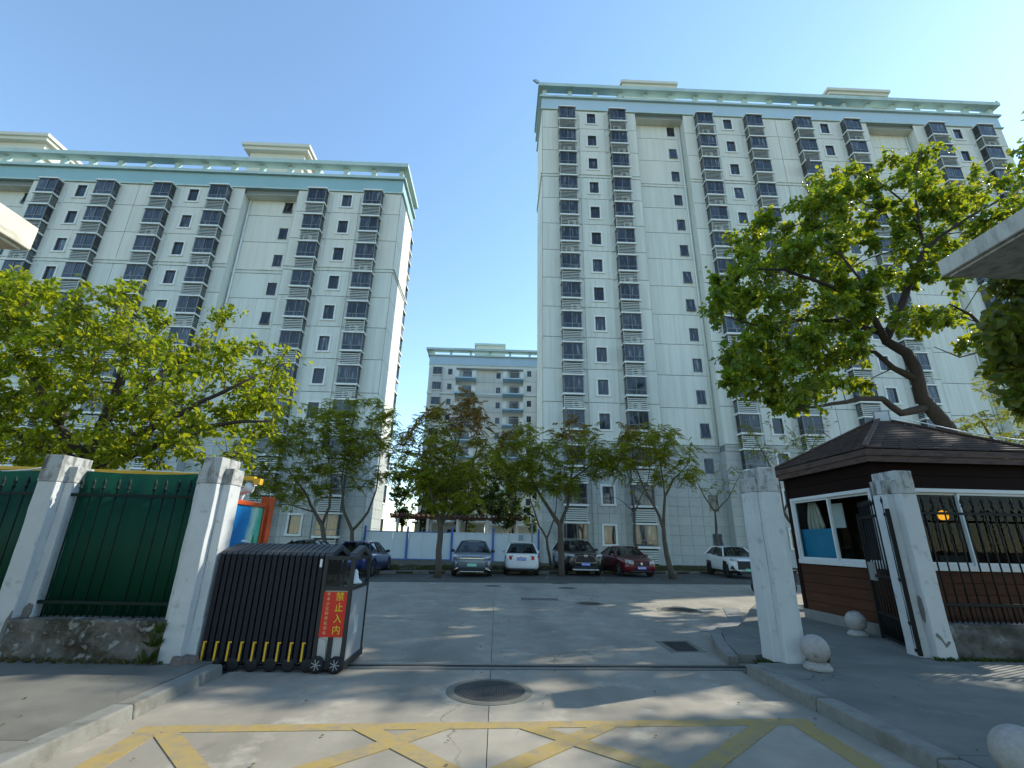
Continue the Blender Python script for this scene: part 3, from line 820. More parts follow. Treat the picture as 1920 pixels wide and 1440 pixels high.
    # end walls: panels per storey, tiles below
    for s, x in ((-1, xl), (1, xr)):
        zs = [ztile + .5] + [zw(k) - 1.32 for k in range(4, nf)] + [ztop]
        xa, xb = (x - .035, x) if s < 0 else (x, x + .035)
        for z0, z1 in zip(zs[:-1], zs[1:]):
            b = MB(); b.box(xa, xb, Yf + .002, Yf + DEP, z0 + .022, z1 - .022)
            b.build('wall_panel', m_plaster if z1 < zc + 1 else m_plaster_top, root, at=(x, Yf + 2, (z0 + z1) / 2))
        rows = 12; rh = (ztile - .1) / rows
        for i in range(5):
            for j in range(rows):
                b = MB(); b.box(xa, xb, Yf + DEP * i / 5 + .01, Yf + DEP * (i + 1) / 5 - .01, .1 + rh * j + .01, .1 + rh * (j + 1) - .01)
                b.build('stone_tile', m_tile, root, at=(x, Yf + DEP * (i + .5) / 5, .1 + rh * (j + .5)))
        b = MB(); b.box(min(x, x + s * .14), max(x, x + s * .14), Yf - .13, Yf + DEP + .1, zc + .30, zc + .42); b.box(min(x, x + s * .1), max(x, x + s * .1), Yf - .09, Yf + DEP + .06, zc, zc + .12)
        b.build('cornice', m_plaster, root)
        b = MB(); b.box(min(x, x + s * .14), max(x, x + s * .14), Yf - .14, Yf + DEP + .1, ztile + .33, ztile + .5); b.build('cornice', m_tile, root)
        for k in range(nf):
            add_bay(root, x - s * .85, Yf + DEP + 1.3, zw(k), rot=(math.pi / 2 if s > 0 else -math.pi / 2))
    # blue band, ledge, pillars and coping
    e = .06
    b = MB(); b.box(xl - e, xr + e, Yf - e, Yf + DEP + e, ztop + .14, ztop + 1.55); b.build('roof_band', bandm, root)
    b = MB(); b.box(xl - .18, xr + .18, Yf - .18, Yf + DEP + .18, ztop, ztop + .14); b.build('ledge', m_mint, root)
    b = MB(); b.box(xl - .28, xr + .28, Yf - .30, Yf + DEP + .3, ztop + 1.55, ztop + 1.75); b.box(xl - .12, xr + .12, Yf - .14, Yf + DEP + .14, ztop + 1.75, ztop + 1.98); b.build('ledge', m_mint, root)
    zp0, zp1 = ztop + 1.98, ztop + 2.85
    L = xr - xl; n = round(L / 2.65)
    pm = MB(); pm.box(-.2, .2, -.18, .22, 0, zp1 - zp0); pmesh = pm.mesh('roof_pillar', m_mint)
    for i in range(n + 1):
        x = xl + .25 + (L - .5) * i / n
        inst('roof_pillar', pmesh, root, (x, Yf + .22, zp0)); inst('roof_pillar', pmesh, root, (x, Yf + DEP - .2, zp0))
    for s, x in ((-1, xl + .25), (1, xr - .25)):
        inst('roof_pillar', pmesh, root, (x, Yf + DEP * .5, zp0))
    b = MB(); D2 = DEP - 1.7
    b.box(xl - .42, xr + .42, Yf - .45, Yf + .42, zp1, zp1 + .42)
    b.box(xl - .42, xl + .45, Yf + .42, Yf + D2 + 1.2, zp1 + .001, zp1 + .419); b.box(xr - .45, xr + .42, Yf + .42, Yf + D2 + 1.2, zp1 + .001, zp1 + .419)
    b.box(xl - .41, xr + .41, Yf + D2 + 1.2, Yf + D2 + 2.0, zp1 + .002, zp1 + .418)
    b.build('coping', m_mint, root)
    # storey-high rooms on the roof (lift and stair heads)
    for x0, x1, y0, h in pents:
        p = MB(); p.box(x0, x1, y0, y0 + 3.2, ztop, h - .5, 0); p.build('roof_room', m_pent, root)
        p = MB(); p.box(x0 - .7, x1 + .7, y0 - .7, y0 + 3.9, h - .5, h - .12, 0); p.box(x0 - .5, x1 + .5, y0 - .5, y0 + 3.7, h - .9, h - .5, 0); p.build('roof_room_eave', m_pent, root)
        p = MB(); p.box(x0 - .35, x1 + .35, y0 - .35, y0 + 3.55, h - 2.6, h - 2.3, 0); p.build('roof_room_ledge', m_pent, root)
    return root, zp1 + .42

RB, zR = apartment('taller fifteen storey pale apartment block behind the parked cars', [15.4, 39.6], 15, 2.15, 3.4, 51.6, 35.95, m_band_blue, (1.42, -2.0), 1, (0,),
                   pents=((13.9, 19.3, 41, 54.0), (38.9, 45.2, 41, 54.2)))
LB, zL = apartment('eleven storey pale apartment block behind the green fence', [-46.06, -21.86], 11, 2.42, -58.0, -9.86, 35.95, m_band_teal, (1.5, 1.35), -1, (1,),
                   pents=((-28.2, -22.3, 41, 42.3), (-57, -50.2, 41, 42.4)))

# floodlights on the roof corners
def flood(loc, rz, tilt, label, roll=0, k=1.0):
    t = thing('floodlight', label, 'floodlight', loc, rz, 'small floodlights on poles and roofs')
    t.scale = (k, k, k)
    b = MB(); b.box(-.30, .30, -.06, .08, -.26, .26); o = b.build('housing', m_alu_dark, t, local=True, at=(0, 0, .42), bevel=.02); o.rotation_euler = (tilt, roll, 0)
    b = MB(); b.box(-.24, .24, -.068, -.058, -.20, .20); q = b.build('lens', m_gate_panel, t, local=True, at=(0, 0, .42)); q.rotation_euler = (tilt, roll, 0)
    b = MB(); b.tube([(0, .05, 0), (0, .05, .42)], .03, 6); b.build('bracket', m_alu_dark, t, local=True)
flood((3.05, 35.7, zR), 0, -.35, 'square floodlight on the near roof corner of the taller block', math.radians(45))
flood((51.7, 35.8, zR), -1.2, .5, 'small floodlight on the far right roof corner of the taller block')

# ------------------------------------------------------------------ lower block far behind
def far_block():
    Y = 82.0; cx = -2.2; hw = 11.4; nf = 11; pitch = 2.93; zt = 32.75
    root = thing('apartment_building', 'distant pale block with blue balconies between the two near blocks', 'apartment building', (cx, Y, 0), group='tall pale apartment blocks')
    zw = lambda k: zt - 1.35 - pitch * (nf - 1 - k)
    b = MB()
    for a, c, y in ((-hw, -6.3, 0), (-2.6, 2.6, 1.1), (6.3, hw, 0)): b.box(cx + a, cx + c, Y + y, Y + 12, 0, zt)
    b.box(cx - 6.3, cx - 2.6, Y + 1.3, Y + 12, 0, zt); b.box(cx + 2.6, cx + 6.3, Y + 1.3, Y + 12, 0, zt)
    b.box(cx - 6.3, cx + 6.3, Y + .002, Y + 12, zt - .5, zt - .001)
    b.build('wall', m_plaster_top, root)
    gl = MB()
    for k in range(nf - 1):
        z = zw(k) + 1.35
        for a, c, y in ((-hw, -6.3, 0), (-2.6, 2.6, 1.1), (6.3, hw, 0)): gl.box(cx + a, cx + c, Y + y - .004, Y + y + .02, z - .03, z + .03)
    gl.build('storey_joints', m_core, root, kind='stuff')
    wm = MB(); wm.box(-.45, .45, -.02, .10, -.62, .62, 0); wm.box(-.40, .40, -.03, -.021, -.57, .57, 1); wmesh = wm.mesh('window', [m_trim, m_pane])
    bm_ = MB(); bm_.box(-.8, .8, -.35, .02, -.7, .75, 1); bm_.box(-.9, .9, -.45, .02, -.85, -.7, 0); bm_.box(-.9, .9, -.45, .02, .75, .88, 0); bm_.box(-.75, .75, -.3, .02, -2.0, -.85, 2)
    for x in (-.8, -.03, .74): bm_.box(x, x + .06, -.38, -.351, -.7, .75, 3)
    bmesh_ = bm_.mesh('bay_window', [m_trim, m_pane, m_louvre, m_alu_dark])
    ba = MB()
    ba.box(-1.95, 1.95, -1.2, 1.29, -1.42, -1.22, 1)
    for s in (-1, 1):
        ba.box(min(s * 1.95, s * 1.2), max(s * 1.95, s * 1.2), -1.25, -1.08, -1.2, -.1, 0)
        ba.box(min(s * 1.95, s * 1.8), max(s * 1.95, s * 1.8), -1.08, .0, -1.2, -.1, 0)
        ba.box(min(s * 2.05, s * 1.1), max(s * 2.05, s * 1.1), -1.3, -1.03, -.1, .02, 0)
    for i in range(13): x = -1.15 + i * 2.3 / 12; ba.box(x - .015, x + .015, -1.17, -1.14, -1.2, -.12, 2)
    ba.box(-1.2, 1.2, -1.18, -1.13, -.12, -.07, 2)
    bame = ba.mesh('balcony', [m_trim, mat('light_blue_balcony_paint', (.45, .66, .78), .8, .04), m_louvre])
    dm = MB(); dm.box(-.85, .85, 1.24, 1.29, -1.2, .75, 0); dm.box(-.8, -.02, 1.22, 1.239, -1.15, .7, 1); dm.box(.02, .8, 1.22, 1.239, -1.15, .7, 1); dmesh = dm.mesh('balcony_door', [m_alu_dark, m_pane])
    for k in range(nf):
        z = zw(k)
        for x in (-9.75, 9.75): inst('bay_window', bmesh_, root, (cx + x, Y, z))
        for x in (-7.4, 7.4): inst('window', wmesh, root, (cx + x, Y, z))
        inst('window', wmesh, root, (cx + 1.65, Y + 1.1, z - .15))
        for x in (-4.45, 4.45):
            bo = inst('balcony', bame, root, (cx + x, Y + .3, z))
            inst('balcony_door', dmesh, root, (cx + x + .2, Y, z))
            if k < nf - 1 and rnd.random() < .5:      # washing on a line
                c = MB()
                for i in range(rnd.randint(2, 5)):
                    xx = rnd.uniform(-1, .8); c.box(xx, xx + .3, -.9, -.86, rnd.uniform(-.4, -.1), .45)
                c.build('washing', rnd.choice([m_trim, m_void, m_cloth]), root, local=True, at=(x, .3, z))
    b = MB(); b.box(cx - hw - .1, cx + hw + .1, Y - .1, Y + 12.1, zt, zt + .15); b.box(cx - hw - .35, cx + hw + .35, Y - .35, Y + 12.3, zt + 1.75, zt + 1.95); b.build('ledge', m_mint, root)
    b = MB(); b.box(cx - hw - .05, cx + hw + .05, Y - .05, Y + 12, zt + .15, zt + 1.75); b.build('roof_band', m_band_blue, root)
    b = MB(); b.box(cx - hw - .1, cx + hw + .1, Y - .15, Y - .03, zt - 5.7, zt - 5.4); b.build('cornice', m_trim, root)
    p = MB(); p.box(-.2, .2, -.2, .2, 0, .85); pmesh = p.mesh('roof_pillar', m_mint)
    for i in range(7):
        x = cx - hw + .2 + i * (2 * hw - .4) / 6
        inst('roof_pillar', pmesh, root, (x, Y + .1, zt + 1.95)); inst('roof_pillar', pmesh, root, (x, Y + 11.7, zt + 1.95))
    b = MB(); b.box(cx - hw - .7, cx + hw + .7, Y - .7, Y + .8, zt + 2.8, zt + 3.2); b.box(cx - hw - .7, cx - hw + .8, Y + .8, Y + 12.4, zt + 2.801, zt + 3.199); b.box(cx + hw - .8, cx + hw + .7, Y + .8, Y + 12.4, zt + 2.801, zt + 3.199); b.build('coping', m_mint, root)
    b = MB(); b.box(cx - 3.1, cx + 2.6, Y + 5, Y + 10, zt, zt + 6.3); b.build('roof_room', m_pent, root)
    b = MB(); b.box(cx - 3.4, cx + 2.9, Y + 4.7, Y + 10.3, zt + 6.3, zt + 6.7); b.box(cx - 3.3, cx + 2.8, Y + 4.8, Y + 10.2, zt + 4.2, zt + 4.5); b.build('roof_room_eave', m_mint, root)
far_block()
# ------------------------------------------------------------------ gate piers
def rough_box(b, x0, x1, y0, y1, z0, z1, m=0, n=10, j=.006, flare=0.0):
    """Plastered shaft with slightly wavering edges."""
    base = len(b.v)
    for i in range(n + 1):
        t = i / n; z = z0 + (z1 - z0) * t
        fl = flare * max(0.0, 1 - t * 5)
        for (x, y) in ((x0 - fl, y0 - fl), (x1 + fl, y0 - fl), (x1 + fl, y1 + fl), (x0 - fl, y1 + fl)):
            b.v.append((x + rnd.uniform(-j, j), y + rnd.uniform(-j, j), z + (rnd.uniform(-j, j) if 0 < i < n else 0)))
    for i in range(n):
        for k in range(4):
            k2 = (k + 1) % 4
            b.f.append((base + i * 4 + k, base + i * 4 + k2, base + (i + 1) * 4 + k2, base + (i + 1) * 4 + k)); b.m.append(m); b.sm.append(False)
    b.f.append((base + 3, base + 2, base + 1, base)); b.m.append(m); b.sm.append(False)
    e = base + n * 4
    b.f.append((e, e + 1, e + 2, e + 3)); b.m.append(m); b.sm.append(False)

def pier(label, x0, x1, y0, top, left=True, right=True, depth=.47, z0=.10):
    t = thing('gate_pier', label, 'gate pier', ((x0 + x1) / 2, y0 + depth / 2, z0), group='white piers of the gate and fence')
    b = MB(); rough_box(b, x0, x1, y0, y0 + depth, z0, top - .36, 0, 12, .004, .012); b.build('shaft', m_pier, t, bevel=.012)
    b = MB(); rough_box(b, x0 - .006, x1 + .006, y0 - .006, y0 + depth + .006, top - .36, top, 0, 4, .004); b.build('head', m_pier_top, t, bevel=.012)
    for s, on in ((-1, left), (1, right)):
        if not on: continue
        xa, xb = (x0 - .115, x0 - .001) if s < 0 else (x1 + .001, x1 + .115)
        b = MB(); rough_box(b, xa, xb, y0 + .13, y0 + depth - .06, z0, top - .36, 0, 12, .004, .006); b.build('pilaster', m_pier, t, bevel=.01)
        b = MB(); rough_box(b, xa - (.004 if s < 0 else 0), xb + (.004 if s > 0 else 0), y0 + .125, y0 + depth - .055, top - .36, top - .14, 0, 3, .004); b.build('pilaster_head', m_pier_top, t, bevel=.01)
    return t
P1 = pier('white pier with broken plaster foot, between the two green fence panels', -6.23, -5.98, 6.56, 2.60)
P2 = pier('white pier with grey stained head beside the folded sliding gate', -4.055, -3.815, 6.52, 2.62)
PC = pier('white pier standing alone at the road, behind the nearer granite ball', 3.945, 4.185, 6.97, 2.735)
PR = pier('white pier with flaking foot that carries the open black iron gate', 6.33, 6.60, 7.30, 2.79, True, False)
# knocked-off plaster at the feet
m_scar = mat('bare_grey_render', (0.17, 0.165, 0.15), 0.95, 0.25, 9.0, bump=0.4, bscale=30)
b = MB(); b.prism([(-5.984, .66), (-5.986, .30), (-6.02, .22), (-6.05, .14), (-6.09, .16), (-6.07, .30), (-6.04, .42), (-6.03, .55), (-6.00, .62)], 6.545, 6.60, 'xz'); b.build('bare_patch', m_scar, P1)
b = MB(); b.prism([(-5.975, .66), (-5.93, .73), (-5.875, .71), (-5.872, .60), (-5.90, .57), (-5.885, .47), (-5.91, .36), (-5.95, .44), (-5.975, .41)], 6.674, 6.72, 'xz'); b.build('bare_patch', m_scar, P1)
b = MB(); b.prism([(7.40, .95), (7.36, .9), (7.35, .72), (7.38, .58), (7.41, .62), (7.43, .8)], 6.315, 6.35, 'yz'); b.build('bare_patch', m_scar, PR)
b = MB(); b.prism([(6.36, .42), (6.42, .37), (6.47, .27), (6.55, .34), (6.53, .36), (6.47, .32), (6.43, .41), (6.38, .46)], 7.286, 7.33, 'xz'); b.build('bare_patch', m_scar, PR)
for i in range(5):
    a = MB()
    x, y = -3.78 + rnd.uniform(-.05, .12), 6.50 + rnd.uniform(-.06, .1)
    a.hexa([(x - .07, y - .05, .10), (x + .06, y - .06, .10), (x + .08, y + .05, .10), (x - .05, y + .06, .10),
            (x - .05, y - .03, .18 + .03 * i % .06), (x + .04, y - .04, .17), (x + .05, y + .03, .19), (x - .04, y + .04, .2)])
    tag_ = a.build('brick_rubble', m_brick, None, at=(x, y, .1), bevel=.01, label='grey lump of broken brick at the foot of the pier beside the folded gate', cat='rubble', group='broken bricks at the pier foot')

# ------------------------------------------------------------------ plinth walls under the fences
def plinth(label, x0, x1, y0, y1, top, m):
    """Old wall whose plaster has eroded: a grid face pushed in and out."""
    nx, nz = int((x1 - x0) / .05), 10
    b = MB(); base = 0
    for j in range(nz + 1):
        for i in range(nx + 1):
            x = x0 + (x1 - x0) * i / nx; z = .09 + (top - .09) * j / nz
            d = (rnd.random() - .5) * .05 + .02 * math.sin(x * 5.1 + j) if j < nz else rnd.uniform(-.012, .012)
            b.v.append((x, y0 + d + (.02 if j < nz else 0), z + (rnd.uniform(-.012, .01) if j == nz else 0)))
    for j in range(nz):
        for i in range(nx):
            a = j * (nx + 1) + i; b.f.append((a, a + 1, a + nx + 2, a + nx + 1)); b.m.append(0); b.sm.append(True)
    o = len(b.v); top_row = [nz * (nx + 1) + i for i in range(nx + 1)]
    for i in range(nx + 1):
        x = x0 + (x1 - x0) * i / nx; b.v.append((x, y1, top))
    for i in range(nx):
        b.f.append((top_row[i], top_row[i + 1], o + i + 1, o + i)); b.m.append(0); b.sm.append(False)
    o2 = len(b.v); b.v += [(x0, y1, .09), (x1, y1, .09)]
    b.f.append((o, o + nx, o2 + 1, o2)); b.m.append(0); b.sm.append(False)
    return b.build('plinth_wall', m, None, at=((x0 + x1) / 2, y0, .1), label=label, cat='low wall', group='low walls under the fences')
plinth('dark mossy low wall under the middle green fence panel', -5.975, -4.06, 6.53, 6.95, .57, m_plinth)
plinth('low wall end under the green panel at the left edge', -9.6, -6.235, 6.53, 6.95, .57, m_plinth)
plinth('grey eroded low wall under the black fence before the booth', 6.605, 14.0, 7.32, 7.62, .57, m_plinth_r)

# ------------------------------------------------------------------ iron fences with spear heads
def fence(label, x0, x1, y, zr1, zr2, ztip, m, pitch=.165, short=True, low_pitch=.0825, skip=()):
    t = thing('iron_fence', label, 'fence', ((x0 + x1) / 2, y, .57), group='spear-topped iron fences')
    for z in (zr1, zr2):
        b = MB(); b.bar((x0 - .06, y, z), (x1 + .06, y, z), .035, .04); b.build('rail', m, t)
    bm1 = MB(); bm1.tube([(0, 0, .57), (0, 0, ztip - .16)], .0115, 6); bm1.lathe([(.012, ztip - .17), (.024, ztip - .16), (.024, ztip - .145), (.012, ztip - .135), (.027, ztip - .085), (0.001, ztip)], (0, 0, 0), 'z', 6)
    me = bm1.mesh('bar', m)
    bm2 = MB(); bm2.tube([(0, 0, .57), (0, 0, zr2)], .0105, 6); me2 = bm2.mesh('short_bar', m)
    n = int((x1 - x0) / pitch)
    for i in range(n + 1):
        x = x0 + .09 + i * pitch
        if x > x1 - .03: break
        if i not in skip:
            o = inst('bar', me, t, (x, y, 0), (rnd.uniform(-.004, .004), rnd.uniform(-.006, .006), 0))
        if short and x + pitch / 2 < x1: inst('short_bar', me2, t, (x + pitch / 2, y, 0))
    return t
fence('green spear-topped fence bars before the middle green sheet', -5.87, -4.17, 6.73, 2.085, .74, 2.33, m_fence_green, skip=(5,))
fence('green spear-topped fence bars at the left edge of the picture', -9.4, -6.34, 6.73, 2.085, .74, 2.33, m_fence_green)
fence('black spear-topped fence before the guard booth window', 6.72, 13.6, 7.47, 2.15, .82, 2.42, m_fence_iron)
def sheet(label, x0, x1, sag):
    b = MB(); n = 34; y = 6.86
    for i in range(n + 1):
        x = x0 + (x1 - x0) * i / n; dy = .012 * math.sin(x * 9) + .006 * math.sin(x * 23)
        zt = 2.43 - sag * math.sin(math.pi * i / n)
        b.v += [(x, y + dy, .50), (x, y + dy, zt), (x, y + dy + .012, zt), (x, y + dy + .012, .50)]
    for i in range(n):
        a = i * 4; c = a + 4
        for q in ((0, 1), (1, 2), (2, 3), (3, 0)):
            b.f.append((a + q[0], c + q[0], c + q[1], a + q[1])); b.m.append(0); b.sm.append(q in ((0, 1), (2, 3)))
    b.f.append((0, 1, 2, 3)); b.m.append(0); b.sm.append(False); e = n * 4; b.f.append((e + 3, e + 2, e + 1, e)); b.m.append(0); b.sm.append(False)
    return b.build('green_sheet', m_greensheet, None, at=((x0 + x1) / 2, y, .5), label=label, cat='hoarding sheet', group='green sheets behind the fence')
sheet('dark green sheet closing the fence between the two left piers', -5.975, -4.06, .03)
sheet('dark green sheet behind the fence at the left edge', -9.5, -6.235, .05)

# yellow beam and cables that run behind the fence top
t = thing('yellow_beam', 'long yellow painted beam along the top of the green fence', 'beam', (-6.5, 7.3, 2.45))
b = MB(); b.bar((-10.5, 7.3, 2.53), (-4.5, 7.3, 2.455), .09, .055); b.build('beam', m_beam_yellow, t, bevel=.006)
b = MB(); b.bar((-4.5, 7.32, 2.455), (-3.72, 7.32, 2.42), .09, .06); b.bar((-3.72, 7.32, 2.38), (-3.62, 7.32, 2.375), .1, .09); b.build('beam_end', m_beam_yellow, t, bevel=.006)
b = MB(); b.bar((-5.35, 7.28, 2.50), (-4.3, 7.28, 2.475), .03, .02); b.build('cover_strip', m_white_enamel, t)
for x in (-9.8, -7.4, -5.0): 
    b = MB(); b.box(x - .03, x + .03, 7.28, 7.34, .1, 2.44); b.build('post', m_beam_yellow, t)
b = MB(); b.tube([(-9.5, 7.0, 2.47), (-8.2, 7.0, 2.40), (-7.3, 7.0, 2.39), (-6.8, 7.0, 2.44), (-6.5, 7.0, 2.5)], .012, 6)
b.build('white_cable', m_cable, None, at=(-8, 7, 2.4), label='white cables sagging over the green sheet at the left edge', cat='cable')

# surveillance camera by the pier
t = thing('security_camera', 'white bullet camera on a bracket beside the gate pier', 'camera', (-4.0, 8.0, 2.1), 0, 'surveillance cameras')
b = MB(); b.tube([(-4.30, 7.98, 2.27), (-4.03, 7.86, 2.315)], .055, 12); b.build('housing', m_white_enamel, t)
b = MB(); b.tube([(-4.03, 7.86, 2.315), (-4.02, 7.855, 2.317)], .042, 12); b.build('lens', m_black, t)
b = MB(); b.bar((-4.33, 8.0, 2.325), (-4.0, 7.85, 2.38), .13, .012); b.build('sun_hood', m_white_enamel, t)
b = MB(); b.tube([(-4.18, 7.93, 2.24), (-4.22, 7.95, 2.14), (-4.22, 7.95, .1)], .03, 8); b.build('pole', m_white_enamel, t)
b = MB(); b.tube([(-4.3, 7.98, 2.26), (-4.42, 7.9, 2.35), (-4.36, 7.8, 2.15), (-4.24, 7.93, 2.1)], .012, 6); b.build('cable', m_black_cable, t)
t = thing('barrier_lamp', 'white round lamp under the yellow beam end', 'lamp', (-3.78, 7.32, 2.3))
b = MB(); b.lathe([(.02, -.09), (.06, -.08), (.075, -.02), (.06, .04), (.02, .05)], (-3.80, 7.34, 2.31), 'z', 14); b.build('globe', m_white_enamel, t)

# ------------------------------------------------------------------ notice case
t = thing('notice_case', 'orange framed notice case with blue and green poster', 'notice board', (-4.1, 8.3, .1))
b = MB(); b.box(-4.20, -4.10, 7.25, 8.52, 1.0, 2.06); b.build('back', m_orange, t)
b = MB(); b.box(-4.21, -4.06, 7.25, 8.56, 2.06, 2.13); b.box(-4.21, -4.06, 7.25, 8.56, .93, 1.0); b.box(-4.209, -4.061, 8.50, 8.56, 1.0, 2.06); b.build('frame', m_orange, t, bevel=.008)
b = MB(); b.box(-4.22, -4.04, 8.64, 8.80, .1, 2.26); b.build('post', m_orange, t, bevel=.01)
b = MB(); b.box(-4.22, -4.04, 7.08, 7.22, .1, 2.2); b.build('post', m_orange, t, bevel=.01)
b = MB(); b.box(-4.16, -4.1, 8.56, 8.64, 1.85, 1.93); b.box(-4.16, -4.1, 8.56, 8.64, 1.2, 1.28); b.build('bracket', m_orange, t)
m, nt, bs = _new('poster_print'); N, L = nt.nodes, nt.links
tc = N.new('ShaderNodeTexCoord'); sx = N.new('ShaderNodeSeparateXYZ'); L.new(tc.outputs['Object'], sx.inputs[0])
nz = N.new('ShaderNodeTexNoise'); nz.inputs['Scale'].default_value = 4.5; nz.inputs['Detail'].default_value = 4; L.new(tc.outputs['Object'], nz.inputs['Vector'])
ad = N.new('ShaderNodeMath'); ad.operation = 'MULTIPLY_ADD'; ad.inputs[1].default_value = .35; L.new(nz.outputs['Fac'], ad.inputs[0]); L.new(sx.outputs['Y'], ad.inputs[2])
cr = N.new('ShaderNodeValToRGB'); L.new(ad.outputs[0], cr.inputs[0]); E_ = cr.color_ramp.elements
E_[0].position = .0; E_[0].color = (.005, .16, .42, 1); E_[1].position = .72; E_[1].color = (.03, .42, .25, 1)
for p, c in ((.25, (.01, .22, .50, 1)), (.36, (.25, .52, .48, 1)), (.48, (.55, .68, .55, 1)), (.6, (.10, .48, .34, 1))):
    x = E_.new(p); x.color = c
L.new(cr.outputs[0], bs.inputs['Base Color']); bs.inputs['Roughness'].default_value = .3
b = MB(); b.box(-4.098, -4.088, 7.31, 8.50, 1.0, 2.06); b.build('poster', m, t, at=(-4.09, 7.95, 1.5))
b = MB(); b.lathe([(.001, 0), (.06, .001)], (-4.085, 8.33, 1.52), 'x', 12); 
leafshape = MB(); leafshape.prism([(8.33, 1.38), (8.36, 1.42), (8.375, 1.5), (8.36, 1.58), (8.33, 1.63), (8.30, 1.58), (8.285, 1.5), (8.30, 1.42)], -4.088, -4.086, 'yz'); leafshape.build('printed_drop', mat('poster_green', (.01, .22, .07), .4, .1), t)
b = MB(); b.box(-4.088, -4.086, 7.98, 8.18, 1.50, 1.53)
for z in (1.42, 1.39, 1.34, 1.31): b.box(-4.088, -4.086, 7.99, 8.08 + .05 * (z > 1.35), z, z + .012)
b.build('printed_lines', m_white_enamel, t)

# ------------------------------------------------------------------ folded sliding gate
GX0, GX1, GY0, GY1 = -3.66, -2.28, 6.66, 7.50
t = thing('sliding_gate', 'dark folded retractable gate with red no-entry sign on its head', 'gate', (-2.9, 7.05, 0))
NR = 18
pitch = (GX1 - GX0) / NR
w = pitch * .78
rb = MB()
prof = [(GY0, .10), (GY0, 1.36), (GY0 + .03, 1.40), ((GY0 + GY1) / 2, 1.50), (GY1 - .03, 1.40), (GY1, 1.36), (GY1, .10)]
inn = [(GY0 + .05, .10), (GY0 + .05, 1.33), (GY0 + .07, 1.35), ((GY0 + GY1) / 2, 1.445), (GY1 - .07, 1.35), (GY1 - .05, 1.33), (GY1 - .05, .10)]
for a in range(6):
    o0, o1, i0, i1 = prof[a], prof[a + 1], inn[a], inn[a + 1]
    mi = 1 if 1 <= a <= 4 else 0
    rb.hexa([(-w / 2, i0[0], i0[1]), (w / 2, i0[0], i0[1]), (w / 2, i1[0], i1[1]), (-w / 2, i1[0], i1[1]),
             (-w / 2, o0[0], o0[1]), (w / 2, o0[0], o0[1]), (w / 2, o1[0], o1[1]), (-w / 2, o1[0], o1[1])], mi)
ribm = rb.mesh('rib', [m_gate, m_gate_roof])
wm = MB(); wm.lathe([(.03, -.025), (.072, -.025), (.08, -.012), (.08, .012), (.072, .025), (.03, .025)], (0, 0, .08), 'y', 16); wmesh = wm.mesh('wheel', m_rubber)
rf = MB(); rf.box(-.011, .011, -.008, 0, 0, .20); rf.box(-.011, .03, -.008, 0, .20, .215); rfm = rf.mesh('reflector', m_reflect)
for i in range(NR):
    x = GX0 + pitch * (i + .5)
    o = inst('rib', ribm, t, (x, 0, 0)); bv = o.modifiers.new('bevel', 'BEVEL'); bv.width = .008; bv.segments = 2
    if i % 2 == 0 and i < 17:
        r = bpy.data.objects.new('reflector', rfm); COL.objects.link(r); r.parent = o; r.location = (0, GY0 - .002, .12)
    if i % 3 == 2:
        for y in (GY0 + .02, GY1 - .03): inst('wheel', wmesh, t, (x, y, 0))
lat = MB()     # lattice links between the ribs, seen as a dark bundle
for k in range(5):
    z = .2 + k * .24
    for y in (GY0 + .10, GY1 - .10): lat.bar((GX0, y, z), (GX1, y, z), .012, .17)
lat.build('lattice', m_gate, t)
# the drive head
HX0, HX1 = -2.27, -1.87
h = MB()
for x in (HX0, HX1 - .05):
    for y in (GY0 - .01, GY1 - .04): h.box(x, x + .05, y, y + .05, .10, 1.36)
for z0, z1 in ((1.31, 1.36), (.94, .99), (.05, .10)):
    for y in (GY0 - .008, GY1 - .042): h.box(HX0 + .05, HX1 - .05, y, y + .045, z0, z1)
    for x in (HX0 + .002, HX1 - .048): h.box(x, x + .046, GY0 + .04, GY1 - .04, z0 + .001, z1 - .001)
h.box(HX0 - .01, HX1 + .01, GY0 - .015, GY1 + .015, .04, .12)
h.build('frame', m_gate_frame, t, bevel=.006)
for x in (HX0 - .005, HX1 - .085):     # gabled caps at both ends of the head
    b = MB()
    for a in range(1, 5):
        o0, o1, i0, i1 = prof[a], prof[a + 1], inn[a], inn[a + 1]
        b.hexa([(x, i0[0], i0[1] - .02), (x + .09, i0[0], i0[1] - .02), (x + .09, i1[0], i1[1] - .02), (x, i1[0], i1[1] - .02), (x, o0[0] - .012, o0[1]), (x + .09, o0[0] - .012, o0[1]), (x + .09, o1[0], o1[1]), (x, o1[0], o1[1])])
    b.build('cap', m_gate_roof, t, bevel=.006)
b = MB(); b.box(HX0 + .05, HX1 - .05, GY0 + .02, GY0 + .04, .12, .94); b.box(HX0 + .05, HX1 - .05, GY1 - .04, GY1 - .02, .12, .94); b.build('front_panel', m_gate_panel, t)
b = MB(); b.box(HX1 - .04, HX1 - .012, GY0 + .05, GY1 - .05, .12, .94); b.box(HX0 + .012, HX0 + .04, GY0 + .05, GY1 - .05, .12, .94); b.build('side_panel', m_gate_panel, t)
b = MB(); b.box(HX1 - .012, HX1 - .009, GY0 + .30, GY0 + .52, .38, .60); b.build('paper_label', mat('pale_paper', (.40, .44, .46), .7, .05), t)
b = MB(); b.prism([(HX0 + .05, .385), ((HX0 + HX1) / 2 - .05, .36), ((HX0 + HX1) / 2 - .035, .10), (HX0 + .06, .11)], GY0 + .005, GY0 + .019, 'xz'); b.prism([(HX1 - .05, .385), ((HX0 + HX1) / 2 + .05, .36), ((HX0 + HX1) / 2 + .035, .10), (HX1 - .06, .11)], GY0 + .005, GY0 + .019, 'xz'); b.build('kick_plate', m_gate_panel, t)
